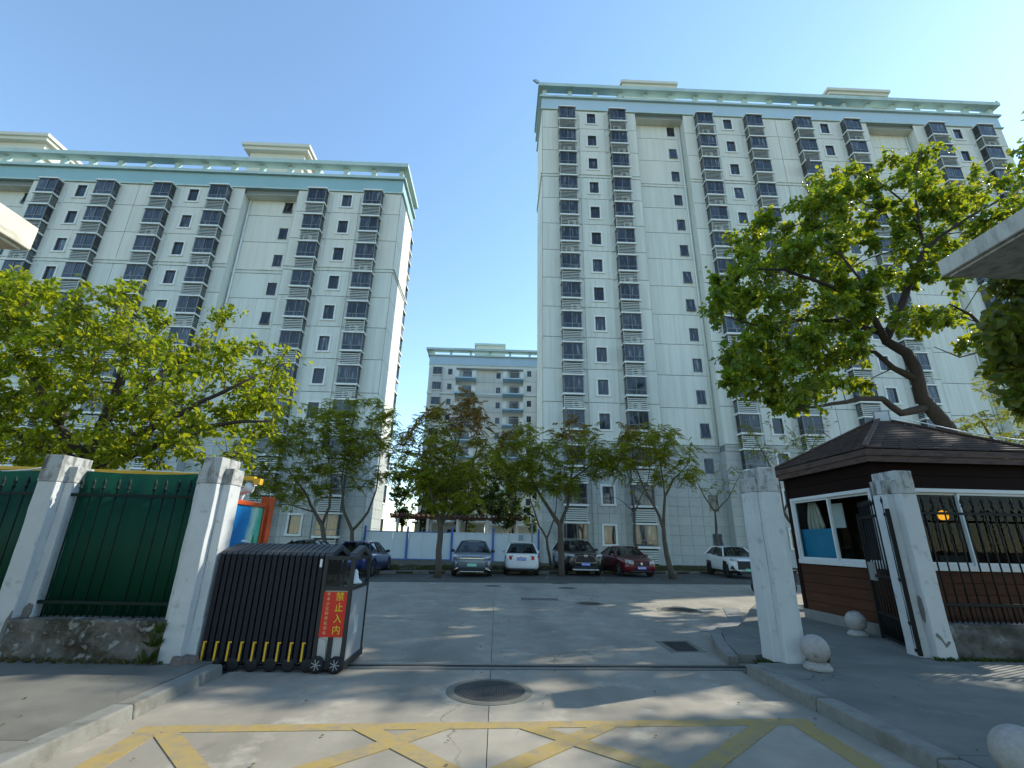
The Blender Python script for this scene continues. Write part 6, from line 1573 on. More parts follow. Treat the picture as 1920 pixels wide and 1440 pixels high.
 'right':{'clumps':[[20.19,18.29,11.6,0.68],[8.52,15.85,10.47,0.72],[19.83,15.53,15.83,0.55],[11.39,15.89,9.1,0.5],[13.3,15.73,8.44,0.67],[20.45,19.49,19.05,0.4],[10.33,15.73,11.66,0.73],[10.22,15.27,6.36,0.45],[15.99,14.0,10.77,0.64],[9.72,18.29,9.17,0.71],[11.6,14.9,6.89,0.56],[10.65,18.03,8.41,0.69],[12.25,18.85,14.5,0.61],[11.92,19.66,14.65,0.46],[12.64,18.33,16.32,0.73],[12.59,17.01,14.92,0.43],[17.12,20.32,20.11,0.68],[12.07,20.38,16.43,0.71],[14.78,18.26,9.29,0.58],[16.3,19.83,10.66,0.55],[17.16,18.47,17.83,0.75],[22.61,19.42,11.29,0.66],[16.98,15.48,12.28,0.64],[20.8,17.8,10.3,0.47],[15.75,17.74,13.67,0.54],[12.01,18.88,11.32,0.53],[12.08,20.07,10.04,0.59],[9.79,17.15,11.43,0.68],[10.55,16.07,9.52,0.7],[10.04,13.3,11.19,0.54],[13.3,15.77,9.31,0.48],[13.29,20.06,10.66,0.59],[10.44,16.06,8.16,0.45],[10.99,19.11,9.69,0.64],[13.53,14.85,10.44,0.78],[15.18,19.18,11.8,0.72],[16.55,17.2,15.72,0.42],[25.45,19.41,16.8,0.48],[14.34,16.31,15.52,0.44],[12.11,15.4,14.8,0.57],[15.5,18.01,11.24,0.52],[10.52,17.64,7.68,0.7],[11.0,17.07,9.91,0.69],[14.32,17.25,7.77,0.48],[16.67,16.79,17.72,0.58],[16.43,18.06,12.34,0.73],[17.14,20.21,15.93,0.39],[14.11,13.41,8.88,0.63],[19.06,19.75,14.62,0.37],[14.14,17.04,12.88,0.7],[11.22,16.28,12.82,0.6],[12.66,15.38,13.83,0.62],[18.93,18.28,11.65,0.62],[21.72,19.2,16.25,0.71],[16.39,15.4,14.82,0.55],[14.16,17.89,14.06,0.77],[7.14,13.49,9.38,0.41],[16.58,14.31,14.54,0.37],[7.5,14.14,6.65,0.37],[22.77,18.55,17.92,0.44],[12.19,18.44,7.09,0.37],[10.67,14.41,8.27,0.74],[13.37,16.4,11.14,0.66],[9.29,15.85,8.09,0.64],[17.52,16.02,13.13,0.71],[15.81,20.34,12.92,0.73],[17.82,16.33,14.89,0.75],[14.18,17.59,10.36,0.75],[17.25,13.21,12.78,0.48],[16.54,19.16,12.61,0.75],[12.8,20.0,10.49,0.46],[16.86,16.6,10.07,0.45],[13.05,18.98,10.05,0.56],[10.09,18.84,9.16,0.46],[13.31,14.58,9.97,0.44],[9.96,15.85,9.2,0.61],[12.24,14.29,10.59,0.38],[10.79,18.95,11.62,0.43],[20.18,18.89,17.75,0.55],[15.03,14.07,11.96,0.78],[12.78,17.88,12.08,0.78],[18.76,16.47,13.83,0.43],[14.73,19.79,16.66,0.76],[14.98,14.94,15.61,0.42],[16.67,13.46,14.04,0.77],[12.43,19.53,7.79,0.75],[8.63,13.91,11.01,0.77],[18.01,19.21,16.58,0.57],[17.19,14.82,15.97,0.38],[10.69,14.34,11.79,0.48],[10.15,14.03,6.38,0.79],[19.75,16.68,16.72,0.49],[18.32,14.22,12.89,0.36],[13.22,19.86,15.26,0.46],[16.0,14.52,15.7,0.7],[16.05,15.2,11.54,0.45],[22.1,18.47,15.12,0.38],[20.03,14.56,14.19,0.73],[14.11,15.91,16.51,0.62],[12.02,15.98,9.22,0.69],[9.07,13.42,6.94,0.4],[18.69,18.33,13.16,0.41],[14.41,15.24,11.44,0.41],[16.32,17.52,18.49,0.74],[11.43,18.65,12.34,0.43],[16.64,19.33,15.29,0.59],[18.83,14.96,13.49,0.51],[10.77,20.19,14.05,0.77],[12.96,17.82,14.1,0.52],[17.62,16.36,18.57,0.58],[20.73,18.15,17.11,0.48],[11.83,20.18,12.87,0.59],[12.64,17.1,12.97,0.43],[11.82,15.3,12.56,0.47],[10.86,19.33,13.1,0.63],[14.49,14.67,9.38,0.67],[12.09,14.82,14.36,0.59],[10.99,13.29,9.22,0.52],[23.73,17.26,16.96,0.58],[10.35,14.36,7.79,0.39],[11.96,14.0,8.07,0.46],[10.23,15.77,13.74,0.66],[21.04,18.75,10.32,0.57],[23.3,19.88,11.39,0.42],[19.63,18.92,15.18,0.74],[19.54,16.05,14.98,0.6],[16.57,18.95,16.62,0.73],[10.65,17.45,11.61,0.4],[24.24,16.31,16.72,0.76],[20.2,19.92,14.57,0.7],[12.65,15.76,10.52,0.78],[14.74,17.39,11.92,0.75],[17.88,20.47,12.77,0.51],[13.56,20.34,17.61,0.72],[19.38,16.2,18.94,0.71],[9.82,13.23,8.1,0.49],[12.15,17.08,10.53,0.8],[23.16,18.42,16.5,0.52],[13.12,15.02,9.85,0.38],[13.81,19.16,8.17,0.49],[13.39,18.45,15.03,0.46],[12.04,16.74,7.61,0.71],[17.73,20.29,20.16,0.49],[18.77,17.1,18.59,0.53],[8.9,15.76,7.73,0.47],[10.32,14.93,13.82,0.38],[21.14,15.78,16.79,0.68],[10.54,16.89,6.76,0.46],[18.02,18.36,19.45,0.47],[15.38,17.64,16.77,0.45],[24.11,16.95,18.57,0.6],[11.19,16.01,8.5,0.65],[16.97,16.05,14.61,0.4],[9.46,15.54,7.39,0.65],[9.18,15.84,10.84,0.58],[11.57,14.12,13.96,0.68],[15.11,19.84,15.85,0.7],[18.53,16.21,14.22,0.65],[23.36,19.38,18.52,0.51],[16.16,14.04,14.69,0.76],[10.59,13.49,11.56,0.5],[22.44,19.33,19.67,0.61],[8.22,14.73,7.68,0.76],[21.7,18.66,15.46,0.72],[17.62,19.98,14.27,0.42],[14.62,20.28,13.78,0.64],[14.3,15.47,15.57,0.42],[12.88,17.2,8.51,0.69],[10.93,17.57,10.47,0.56],[11.89,13.64,13.83,0.48],[12.55,15.85,12.15,0.43],[9.61,16.37,12.1,0.44],[11.71,19.26,9.67,0.69],[16.19,19.23,19.19,0.5],[13.58,14.35,10.88,0.49],[17.65,18.48,18.5,0.36],[15.28,14.63,12.97,0.4],[16.07,20.29,15.24,0.76],[8.3,15.05,7.07,0.4],[9.61,14.03,9.72,0.59],[26.62,20.43,22.11,0.68],[9.61,15.69,8.61,0.7],[11.4,18.58,15.31,0.78],[19.72,17.21,18.99,0.71],[17.23,14.61,14.26,0.56],[14.57,16.86,17.58,0.74],[11.2,18.16,8.78,0.53],[19.35,19.37,19.95,0.53],[11.15,17.5,7.62,0.38],[10.97,16.61,14.06,0.61],[11.55,13.24,11.73,0.61],[12.26,17.05,11.54,0.78],[13.57,18.6,9.75,0.58],[14.38,14.98,12.94,0.46],[14.72,18.5,16.43,0.6],[12.65,16.33,8.64,0.74],[19.64,16.12,16.13,0.45],[21.65,18.56,18.66,0.78],[21.95,19.11,21.3,0.75],[12.83,19.59,13.46,0.64],[8.06,15.64,9.91,0.58],[18.25,16.58,15.87,0.37],[20.22,18.61,16.38,0.47],[16.98,18.85,11.46,0.52],[9.33,17.25,12.45,0.44],[26.22,20.37,19.57,0.58],[10.99,14.89,11.9,0.45],[25.66,18.69,17.73,0.72],[10.02,15.83,7.16,0.7],[8.32,13.91,7.91,0.43],[12.13,18.23,9.17,0.38],[16.54,16.34,15.97,0.41],[8.98,14.51,11.63,0.66],[10.03,16.86,9.21,0.41],[16.21,19.91,14.42,0.51],[13.56,15.85,11.07,0.36],[18.82,17.17,10.73,0.6],[14.46,16.26,14.55,0.79],[14.01,16.19,13.55,0.42]],'sk':[[[16.7,16.0,0,0.33],[16.28,16.0,5.75,0.26],[15.61,16.0,6.94,0.226],[15.68,16.0,8.11,0.205],[15.5,16.0,8.72,0.194],[14.82,16.0,9.18,0.175],[15.35,16.0,10.11,0.15],[16.08,15.87,11.37,0.125],[16.63,15.87,12.25,0.112],[17.23,15.74,13.25,0.094],[18.12,15.74,14.01,0.069],[20.11,15.87,15.28,0.05],[22.94,16.0,16.93,0.031]],[[14.82,16.0,9.18,0.15],[14.46,15.87,10.02,0.112],[13.47,15.48,10.7,0.094],[11.93,14.96,11.03,0.069],[10.42,14.71,11.39,0.05],[8.92,14.58,11.25,0.025]],[[14.76,16.0,9.52,0.125],[13.71,16.51,10.31,0.088],[12.14,16.77,10.38,0.062],[10.48,17.03,10.21,0.037],[8.98,17.03,10.65,0.019]],[[15.64,16.0,6.53,0.163],[14.44,15.74,6.23,0.125],[13.65,15.48,6.67,0.106],[12.56,15.22,6.56,0.088],[11.37,14.96,6.27,0.062],[9.85,14.71,5.92,0.025]],[[15.56,16.0,7.68,0.15],[15.05,16.25,8.18,0.106],[14.71,16.51,8.95,0.081],[13.51,16.9,9.07,0.062],[11.63,17.16,8.65,0.044],[9.88,17.29,8.18,0.019]],[[17.23,15.74,13.25,0.075],[17.42,15.87,14.61,0.062],[17.13,16.0,15.95,0.044],[16.33,16.12,17.17,0.025]],[[16.63,15.87,12.25,0.075],[16.86,16.25,14.07,0.056],[16.76,16.51,15.64,0.037],[15.5,16.51,16.45,0.025]],[[17.42,15.87,14.61,0.05],[18.0,16.0,16.99,0.031],[18.85,16.0,18.99,0.015]],[[14.46,15.87,10.02,0.075],[14.36,16.0,11.99,0.056],[13.67,16.12,13.57,0.037],[12.49,16.12,14.59,0.025]],[[18.28,14.96,6.41,0.112],[18.26,15.22,8.74,0.088],[17.94,15.48,10.17,0.056],[17.52,15.74,10.76,0.025]],[[18.26,15.22,8.74,0.05],[16.99,15.48,8.38,0.025],[16.23,15.61,8.84,0.013]]]},
 't1':{'clumps':[[-2.0,23.77,5.23,0.48],[-0.58,22.05,5.41,0.39],[-2.1,21.06,4.67,0.46],[-1.56,21.57,4.42,0.53],[-2.64,22.53,5.03,0.43],[-1.24,22.88,6.26,0.31],[-2.71,23.76,3.88,0.5],[-2.77,22.59,4.08,0.35],[-3.59,22.73,5.44,0.37],[-0.99,21.6,6.68,0.37],[-3.5,21.27,4.21,0.31],[-3.46,22.58,6.59,0.53],[-3.76,21.89,4.08,0.42],[-2.43,23.75,5.92,0.44],[-2.11,21.23,5.65,0.43],[-2.3,23.41,4.28,0.46],[-1.72,21.12,7.87,0.4],[-0.85,21.34,5.69,0.53],[-4.29,22.79,5.54,0.32],[-1.6,21.32,7.04,0.49],[-1.56,22.03,3.26,0.34],[-2.26,21.14,6.7,0.47],[-2.69,21.76,5.43,0.32],[-2.9,22.45,5.98,0.5],[-3.37,22.47,4.71,0.32],[-4.34,22.47,6.13,0.5],[-1.29,23.7,5.21,0.41],[-3.85,22.43,4.61,0.43],[-4.64,23.27,6.48,0.48],[-1.01,22.39,4.36,0.31],[-2.03,23.02,4.01,0.54],[-3.62,23.18,5.31,0.52],[-3.34,22.48,5.13,0.46],[-2.07,22.91,4.67,0.55],[-4.5,21.94,5.77,0.33],[-3.06,22.82,3.55,0.42],[-1.41,21.75,4.84,0.33],[-3.8,21.14,3.45,0.44],[-3.27,23.71,6.66,0.45],[-3.19,20.9,4.34,0.42],[-1.29,20.94,3.58,0.44],[-3.58,23.01,7.68,0.31],[-1.04,23.09,4.47,0.34],[-3.66,20.81,4.8,0.42],[-3.29,23.29,7.8,0.43],[-3.9,22.04,7.15,0.48],[-2.63,21.32,3.32,0.47],[-2.4,22.11,3.23,0.31],[-3.19,22.55,4.41,0.3],[-2.26,22.38,5.29,0.51],[-2.68,22.38,6.9,0.5],[-0.78,22.98,7.36,0.39],[-2.83,21.82,7.54,0.39],[-2.6,22.35,3.75,0.33],[-1.36,22.57,3.58,0.5],[-1.31,20.86,4.53,0.3],[-1.22,23.05,7.92,0.55],[-1.24,21.52,7.54,0.4],[-1.85,23.45,8.23,0.36],[-4.69,23.19,4.72,0.33],[-2.61,21.48,6.53,0.43],[-3.07,21.97,4.38,0.31],[-4.48,23.31,5.54,0.38],[-1.72,23.49,8.67,0.46],[-0.4,23.61,5.6,0.42],[-3.04,20.82,6.04,0.35],[-2.98,23.29,3.92,0.49],[-2.23,20.94,4.3,0.33],[-2.5,21.22,4.6,0.35],[-1.65,21.9,6.98,0.42],[-3.97,21.36,6.53,0.41],[-0.96,23.38,6.49,0.34],[-2.54,22.03,2.87,0.47],[-3.5,22.43,3.94,0.55],[-2.05,23.3,3.12,0.33]],'sk':[[[-2.57,22.2,0,0.15],[-2.58,22.2,2.2,0.12],[-2.91,22.2,3.02,0.08],[-3.34,22.0,4.2,0.06],[-3.8,21.8,5.65,0.03]],[[-2.58,22.2,2.2,0.09],[-2.38,22.3,3.52,0.07],[-2.19,22.4,5.04,0.045],[-1.85,22.5,7.17,0.02]],[[-2.58,22.2,2.2,0.08],[-1.88,22.4,3.3,0.06],[-1.29,22.6,4.83,0.04],[-0.98,22.7,6.43,0.02]]]},
 't2':{'clumps':[[-0.06,25.15,6.17,0.39],[3.55,23.51,5.19,0.33],[5.36,25.64,5.18,0.41],[4.78,24.93,5.19,0.41],[5.07,23.9,6.67,0.36],[0.32,24.95,5.18,0.51],[-0.03,23.43,5.15,0.39],[2.31,26.2,4.63,0.32],[3.72,23.65,4.27,0.43],[4.04,25.7,4.46,0.38],[-0.08,25.54,5.53,0.59],[2.56,24.27,5.79,0.37],[5.4,23.7,5.3,0.36],[4.04,25.15,7.1,0.59],[1.95,23.93,6.51,0.5],[3.22,24.05,5.14,0.46],[2.26,23.58,6.02,0.52],[-0.07,26.03,6.07,0.35],[2.8,23.57,4.41,0.36],[1.4,25.86,5.98,0.38],[2.04,25.22,5.12,0.36],[1.2,23.53,6.46,0.48],[2.87,24.09,4.6,0.55],[2.03,25.43,5.51,0.34],[1.67,25.32,4.59,0.52],[6.04,24.42,5.23,0.3],[0.28,23.91,7.02,0.59],[0.93,25.56,5.52,0.37],[4.75,26.03,5.18,0.59],[6.2,25.33,5.33,0.36],[3.99,24.13,6.06,0.31],[1.65,24.44,4.33,0.34],[3.76,24.95,6.43,0.3],[4.92,23.53,6.13,0.49],[0.15,24.63,6.52,0.45],[5.56,25.98,5.55,0.53],[2.36,23.55,4.42,0.45],[1.37,23.55,5.23,0.52],[4.29,24.02,7.14,0.54],[1.65,23.99,5.36,0.44],[3.56,25.26,7.22,0.34],[0.71,24.6,4.48,0.42],[0.87,24.92,7.31,0.52],[4.3,23.8,5.77,0.32],[0.95,24.08,4.24,0.39],[2.99,24.51,5.56,0.34],[0.4,23.59,6.07,0.37],[1.89,25.6,5.94,0.37],[0.99,26.26,7.14,0.42],[4.05,24.9,7.85,0.5],[6.36,26.24,5.7,0.33],[3.35,25.4,6.55,0.31],[5.57,26.01,6.65,0.49],[4.75,26.24,7.61,0.3],[2.14,24.54,6.19,0.33],[5.58,23.59,5.79,0.34],[1.1,26.08,6.74,0.42],[0.18,25.83,6.61,0.36],[0.98,24.39,6.41,0.56],[2.83,26.13,6.52,0.41],[2.33,23.2,4.0,0.46],[5.76,25.27,6.09,0.52],[5.1,23.26,5.67,0.4],[5.31,25.3,5.57,0.43],[3.03,25.61,7.5,0.49],[1.38,23.38,4.62,0.47],[5.0,25.32,7.6,0.36],[3.67,24.16,4.55,0.49],[4.4,26.18,4.84,0.33],[2.14,26.12,5.26,0.5],[3.16,23.48,4.17,0.33],[2.68,25.72,4.47,0.46],[1.47,24.56,7.19,0.49],[3.65,23.27,6.59,0.49],[1.18,24.02,7.21,0.45]],'sk':[[[3.23,24.6,0,0.16],[3.2,24.6,2.39,0.13],[2.66,24.6,3.17,0.09],[1.95,24.4,4.21,0.065],[1.37,24.2,5.4,0.04],[0.8,24.2,6.23,0.02]],[[3.2,24.6,2.39,0.1],[3.6,24.6,3.32,0.08],[3.81,24.7,4.7,0.055],[4.14,24.8,6.14,0.03],[4.46,24.8,7.32,0.015]],[[3.81,24.7,4.7,0.05],[5.03,25.0,5.62,0.03],[5.93,25.1,5.95,0.015]]]},
 't4':{'clumps':[[8.85,24.49,6.01,0.38],[9.06,25.11,7.63,0.29],[8.64,22.86,6.38,0.43],[9.58,24.14,5.73,0.4],[6.5,23.47,6.86,0.29],[9.44,24.4,7.26,0.31],[6.61,23.69,5.45,0.29],[9.64,23.69,4.8,0.5],[8.26,24.13,6.98,0.37],[8.16,25.13,6.89,0.43],[9.72,23.08,5.16,0.44],[6.53,23.27,6.26,0.41],[7.14,25.32,7.03,0.39],[8.22,23.76,4.75,0.39],[10.62,24.99,5.42,0.4],[6.44,23.9,6.64,0.29],[6.97,24.98,5.96,0.37],[8.66,24.96,6.32,0.34],[8.1,23.29,5.89,0.38],[8.34,22.89,5.56,0.33],[8.14,23.68,5.69,0.34],[6.35,25.07,6.46,0.28],[8.41,23.38,6.1,0.32],[6.84,24.51,5.7,0.46],[7.49,24.14,7.08,0.49],[10.05,24.49,4.93,0.48],[7.25,24.24,4.55,0.47],[7.71,23.16,7.3,0.45],[8.24,24.59,6.36,0.37],[8.44,23.89,5.92,0.29],[9.89,23.57,6.25,0.41],[7.11,24.51,7.1,0.38],[9.0,24.24,5.08,0.38],[6.1,23.14,5.64,0.39],[5.72,23.32,5.82,0.42],[6.86,24.02,6.96,0.41],[8.26,23.51,6.95,0.49],[9.4,25.4,7.52,0.43],[6.09,22.97,6.17,0.36],[8.05,23.11,4.79,0.38],[8.54,25.17,7.03,0.38],[6.3,23.27,5.0,0.45],[8.16,23.0,6.21,0.33],[6.72,24.92,6.32,0.29],[6.94,22.86,5.3,0.34],[9.28,24.84,6.71,0.39],[9.19,24.26,6.92,0.29],[6.3,25.12,6.02,0.34],[7.54,23.02,6.85,0.33],[8.65,25.27,5.12,0.38],[7.06,24.8,7.63,0.48],[9.79,23.96,5.22,0.43],[10.17,24.95,6.17,0.3],[7.37,23.72,6.25,0.34],[6.46,24.07,5.97,0.42]],'sk':[[[8.54,23.9,0,0.15],[8.32,23.9,1.11,0.12],[8.27,23.9,2.35,0.1],[8.08,23.9,2.99,0.07],[7.43,23.7,4.13,0.05],[6.91,23.5,5.43,0.03]],[[8.27,23.9,2.35,0.08],[8.48,23.9,3.91,0.065],[9.0,24.0,4.74,0.045],[9.95,24.2,5.61,0.025]],[[8.46,23.9,3.64,0.05],[8.44,24.0,5.27,0.03],[8.43,24.0,6.81,0.015]]]},
 't6':{'clumps':[[-14.44,29.93,4.59,0.44],[-14.54,28.75,4.31,0.58],[-12.61,28.8,7.99,0.36],[-14.33,28.89,5.58,0.39],[-9.72,28.75,8.52,0.55],[-13.36,28.6,6.71,0.58],[-12.5,30.41,6.85,0.39],[-13.32,27.91,6.47,0.58],[-10.97,30.15,9.47,0.36],[-13.56,28.89,5.53,0.59],[-14.25,28.25,5.1,0.51],[-9.34,27.75,7.78,0.41],[-10.85,29.5,6.75,0.55],[-11.94,27.68,6.78,0.35],[-10.49,28.06,5.75,0.53],[-13.15,30.01,8.33,0.39],[-10.48,30.13,6.28,0.53],[-13.56,29.9,7.49,0.45],[-10.4,29.57,5.46,0.37],[-12.43,30.05,4.23,0.36],[-13.04,27.65,5.61,0.37],[-11.13,28.25,6.02,0.44],[-12.93,29.2,3.66,0.5],[-14.26,29.18,6.03,0.59],[-12.59,27.6,7.8,0.49],[-12.96,29.93,5.35,0.58],[-11.97,27.67,4.59,0.47],[-13.79,27.79,4.6,0.47],[-13.02,27.74,7.26,0.38],[-10.82,29.61,5.63,0.44],[-10.92,28.81,7.71,0.5],[-12.73,27.79,6.36,0.39],[-15.07,28.43,5.95,0.37],[-14.15,28.24,4.26,0.58],[-10.81,29.74,9.19,0.43],[-10.59,28.37,7.86,0.43],[-14.71,29.48,8.65,0.58],[-9.86,29.62,8.85,0.57],[-12.87,29.91,9.46,0.53],[-11.83,28.43,4.82,0.4],[-10.86,28.47,5.29,0.59],[-11.7,30.43,9.54,0.4],[-14.49,29.77,7.37,0.54],[-11.65,28.94,3.83,0.54],[-11.24,28.92,8.72,0.51],[-10.17,30.38,7.7,0.38],[-13.77,29.39,6.57,0.4],[-14.51,27.95,8.04,0.44],[-9.69,29.48,7.49,0.57],[-13.65,30.1,4.12,0.58],[-12.95,28.43,4.48,0.45],[-14.26,29.43,4.59,0.49],[-11.93,28.36,5.47,0.53],[-12.36,29.08,4.1,0.59],[-9.89,29.0,6.49,0.5],[-12.48,28.21,7.91,0.55],[-13.37,29.81,4.53,0.52],[-11.44,29.16,7.17,0.4],[-11.23,30.38,4.42,0.56],[-11.42,29.33,6.57,0.57],[-12.35,29.91,7.34,0.47],[-11.92,29.26,5.43,0.52],[-11.95,28.4,6.85,0.39],[-13.52,28.18,6.95,0.43],[-15.97,29.92,4.93,0.44],[-14.15,28.78,7.4,0.4],[-11.45,28.31,5.23,0.52],[-15.45,29.65,8.11,0.53],[-14.1,30.14,7.43,0.52],[-11.66,27.61,3.44,0.58],[-9.64,28.05,8.75,0.42],[-11.63,29.61,9.14,0.41],[-10.53,27.95,8.34,0.55],[-12.51,27.66,6.71,0.41],[-12.69,30.45,8.07,0.49],[-15.2,28.65,7.02,0.41],[-11.8,29.24,8.22,0.52],[-12.68,27.78,3.7,0.4],[-12.0,30.02,9.55,0.5],[-12.02,30.27,4.98,0.48],[-11.53,29.96,8.26,0.41],[-14.47,30.36,9.18,0.48],[-11.16,29.83,10.02,0.49],[-13.81,27.94,8.37,0.53],[-10.59,28.28,6.42,0.51],[-14.73,27.67,6.38,0.42],[-16.16,30.05,7.22,0.56],[-12.11,28.71,8.25,0.48],[-10.52,29.28,4.4,0.6],[-14.56,27.86,5.33,0.46],[-11.5,30.22,8.84,0.37],[-9.77,27.88,5.42,0.53],[-11.34,29.8,4.34,0.38],[-10.9,29.02,4.12,0.42],[-10.2,28.79,8.82,0.53]],'sk':[[[-9.75,29,0,0.15],[-10.34,29.0,2.25,0.13],[-10.89,29.0,2.99,0.09],[-11.64,28.8,4.2,0.06],[-12.72,28.6,5.42,0.03]],[[-10.34,29.0,2.25,0.1],[-10.06,29.0,3.32,0.08],[-10.19,29.1,4.91,0.05],[-10.96,29.2,7.22,0.025]],[[-10.89,29.0,2.99,0.05],[-12.46,28.8,3.41,0.03],[-13.89,28.6,3.21,0.015]]]},
 't7':{'clumps':[[-9.3,29.82,7.9,0.59],[-9.49,28.6,6.57,0.44],[-6.48,28.94,5.98,0.49],[-7.48,30.51,7.91,0.47],[-10.08,29.41,7.83,0.45],[-8.0,29.66,4.77,0.36],[-9.32,28.28,9.4,0.41],[-8.52,28.19,6.51,0.42],[-9.67,30.36,7.13,0.41],[-8.93,30.65,8.42,0.56],[-8.21,29.57,7.75,0.59],[-7.01,28.37,8.93,0.36],[-7.84,29.77,5.6,0.54],[-6.74,28.32,7.64,0.54],[-7.56,28.91,7.29,0.48],[-8.23,30.64,5.11,0.54],[-9.19,28.5,6.88,0.39],[-9.78,29.11,8.97,0.55],[-6.71,29.35,6.68,0.46],[-8.48,28.79,6.33,0.45],[-7.03,28.37,6.5,0.41],[-8.79,29.45,10.12,0.38],[-7.17,28.91,9.14,0.44],[-7.85,28.2,7.42,0.56],[-7.92,29.17,8.65,0.53],[-8.81,28.71,4.99,0.4],[-6.94,29.96,6.76,0.37],[-9.82,30.11,9.41,0.5],[-9.7,28.82,7.9,0.41],[-8.1,28.39,8.6,0.49],[-8.96,29.41,6.92,0.52],[-9.79,30.11,6.08,0.57],[-8.64,28.11,7.37,0.49],[-7.9,28.44,6.9,0.56],[-9.47,28.25,7.28,0.42],[-8.63,28.02,9.57,0.47],[-9.54,28.68,7.29,0.36],[-7.22,28.01,9.18,0.57],[-8.16,30.23,9.06,0.42],[-7.06,29.85,5.26,0.48],[-9.08,30.39,6.53,0.58],[-9.13,28.67,5.87,0.4],[-7.9,29.81,9.19,0.37],[-9.22,29.37,5.98,0.46],[-9.46,30.3,5.5,0.51],[-7.72,28.4,9.59,0.39],[-9.01,30.46,4.66,0.52],[-7.31,29.48,7.35,0.37],[-9.25,30.49,6.05,0.42],[-8.58,30.08,7.81,0.42],[-7.0,29.04,8.62,0.4],[-9.01,28.2,6.25,0.54],[-7.09,30.43,5.44,0.48],[-9.11,30.72,7.25,0.35],[-8.29,30.7,7.24,0.47]],'sk':[[[-8.3,29.4,0,0.13],[-8.67,29.4,1.99,0.11],[-9.29,29.4,3.05,0.08],[-9.68,29.3,4.94,0.05],[-9.58,29.2,6.91,0.025]],[[-8.67,29.4,1.99,0.09],[-7.85,29.4,3.08,0.07],[-7.54,29.5,4.37,0.05],[-7.55,29.6,6.36,0.03],[-7.68,29.6,8.43,0.015]]]},
 't3':{'clumps':[[3.69,31.55,5.25,0.44],[2.95,31.91,6.48,0.42],[2.42,30.87,6.56,0.36],[2.92,31.64,5.74,0.44],[3.63,32.32,6.73,0.44],[3.97,32.56,6.03,0.33],[2.18,32.8,7.37,0.43],[3.19,30.93,5.07,0.31],[3.47,32.31,6.2,0.31],[2.57,30.96,4.0,0.33],[3.8,31.85,5.67,0.41],[2.63,32.64,6.41,0.38],[2.05,32.86,6.97,0.36],[2.71,32.89,7.12,0.36]],'sk':[[[3.5,31.5,0,0.1],[3.22,31.5,1.77,0.08],[2.7,31.5,2.59,0.06],[2.16,31.4,4.09,0.04],[1.96,31.3,5.81,0.02]],[[3.22,31.5,1.77,0.06],[3.76,31.6,3.12,0.045],[3.97,31.7,4.85,0.02]]]},
 't5':{'clumps':[[11.13,32.28,7.63,0.4],[10.47,33.61,9.27,0.43],[10.64,32.83,8.91,0.45],[8.87,32.62,7.99,0.32],[10.35,33.59,7.71,0.32],[10.29,32.89,8.03,0.37],[11.3,33.05,9.47,0.48],[9.23,33.65,6.96,0.4],[8.95,32.98,7.79,0.45],[10.71,31.94,8.56,0.42],[9.02,32.11,8.82,0.42],[10.18,33.78,9.87,0.45],[10.08,32.11,8.23,0.41],[9.26,32.71,9.0,0.32],[10.57,33.64,7.04,0.37],[11.39,32.45,9.05,0.33],[11.03,33.01,8.51,0.45],[9.45,33.83,9.72,0.32],[9.32,32.57,6.82,0.4],[11.14,32.48,8.51,0.45]],'sk':[[[9.9,33,0,0.11],[9.36,33.0,1.73,0.09],[9.49,33.0,3.66,0.07],[9.22,32.9,5.82,0.04],[8.95,32.8,8.07,0.02]],[[9.49,33.0,3.66,0.05],[10.62,33.1,5.88,0.03],[11.24,33.2,8.6,0.015]],[[9.49,33.0,3.66,0.04],[8.4,32.9,4.52,0.02],[7.82,32.8,4.68,0.01]]]},
 't8':{'clumps':[[16.58,32.42,6.77,0.39],[15.56,32.88,5.23,0.31],[16.62,33.95,6.0,0.31],[14.4,33.83,6.88,0.32],[16.34,32.6,6.42,0.38],[17.03,33.16,6.76,0.31],[16.5,32.63,5.19,0.36],[14.21,32.76,5.9,0.28],[15.84,31.96,4.94,0.28],[15.72,32.81,6.83,0.37],[13.99,32.02,5.15,0.26],[15.46,33.28,5.66,0.3],[15.64,31.71,5.53,0.26],[14.67,32.78,5.19,0.32]],'sk':[[[15.0,33,0,0.1],[15.09,33.0,2.71,0.085],[15.14,33.0,3.78,0.06],[14.43,32.9,4.84,0.04],[13.94,32.8,5.92,0.015]],[[15.14,33.0,3.78,0.05],[16.21,33.1,4.71,0.035],[17.38,33.2,6.43,0.015]],[[15.1,33.0,3.42,0.03],[15.47,33.0,5.24,0.015]]]},
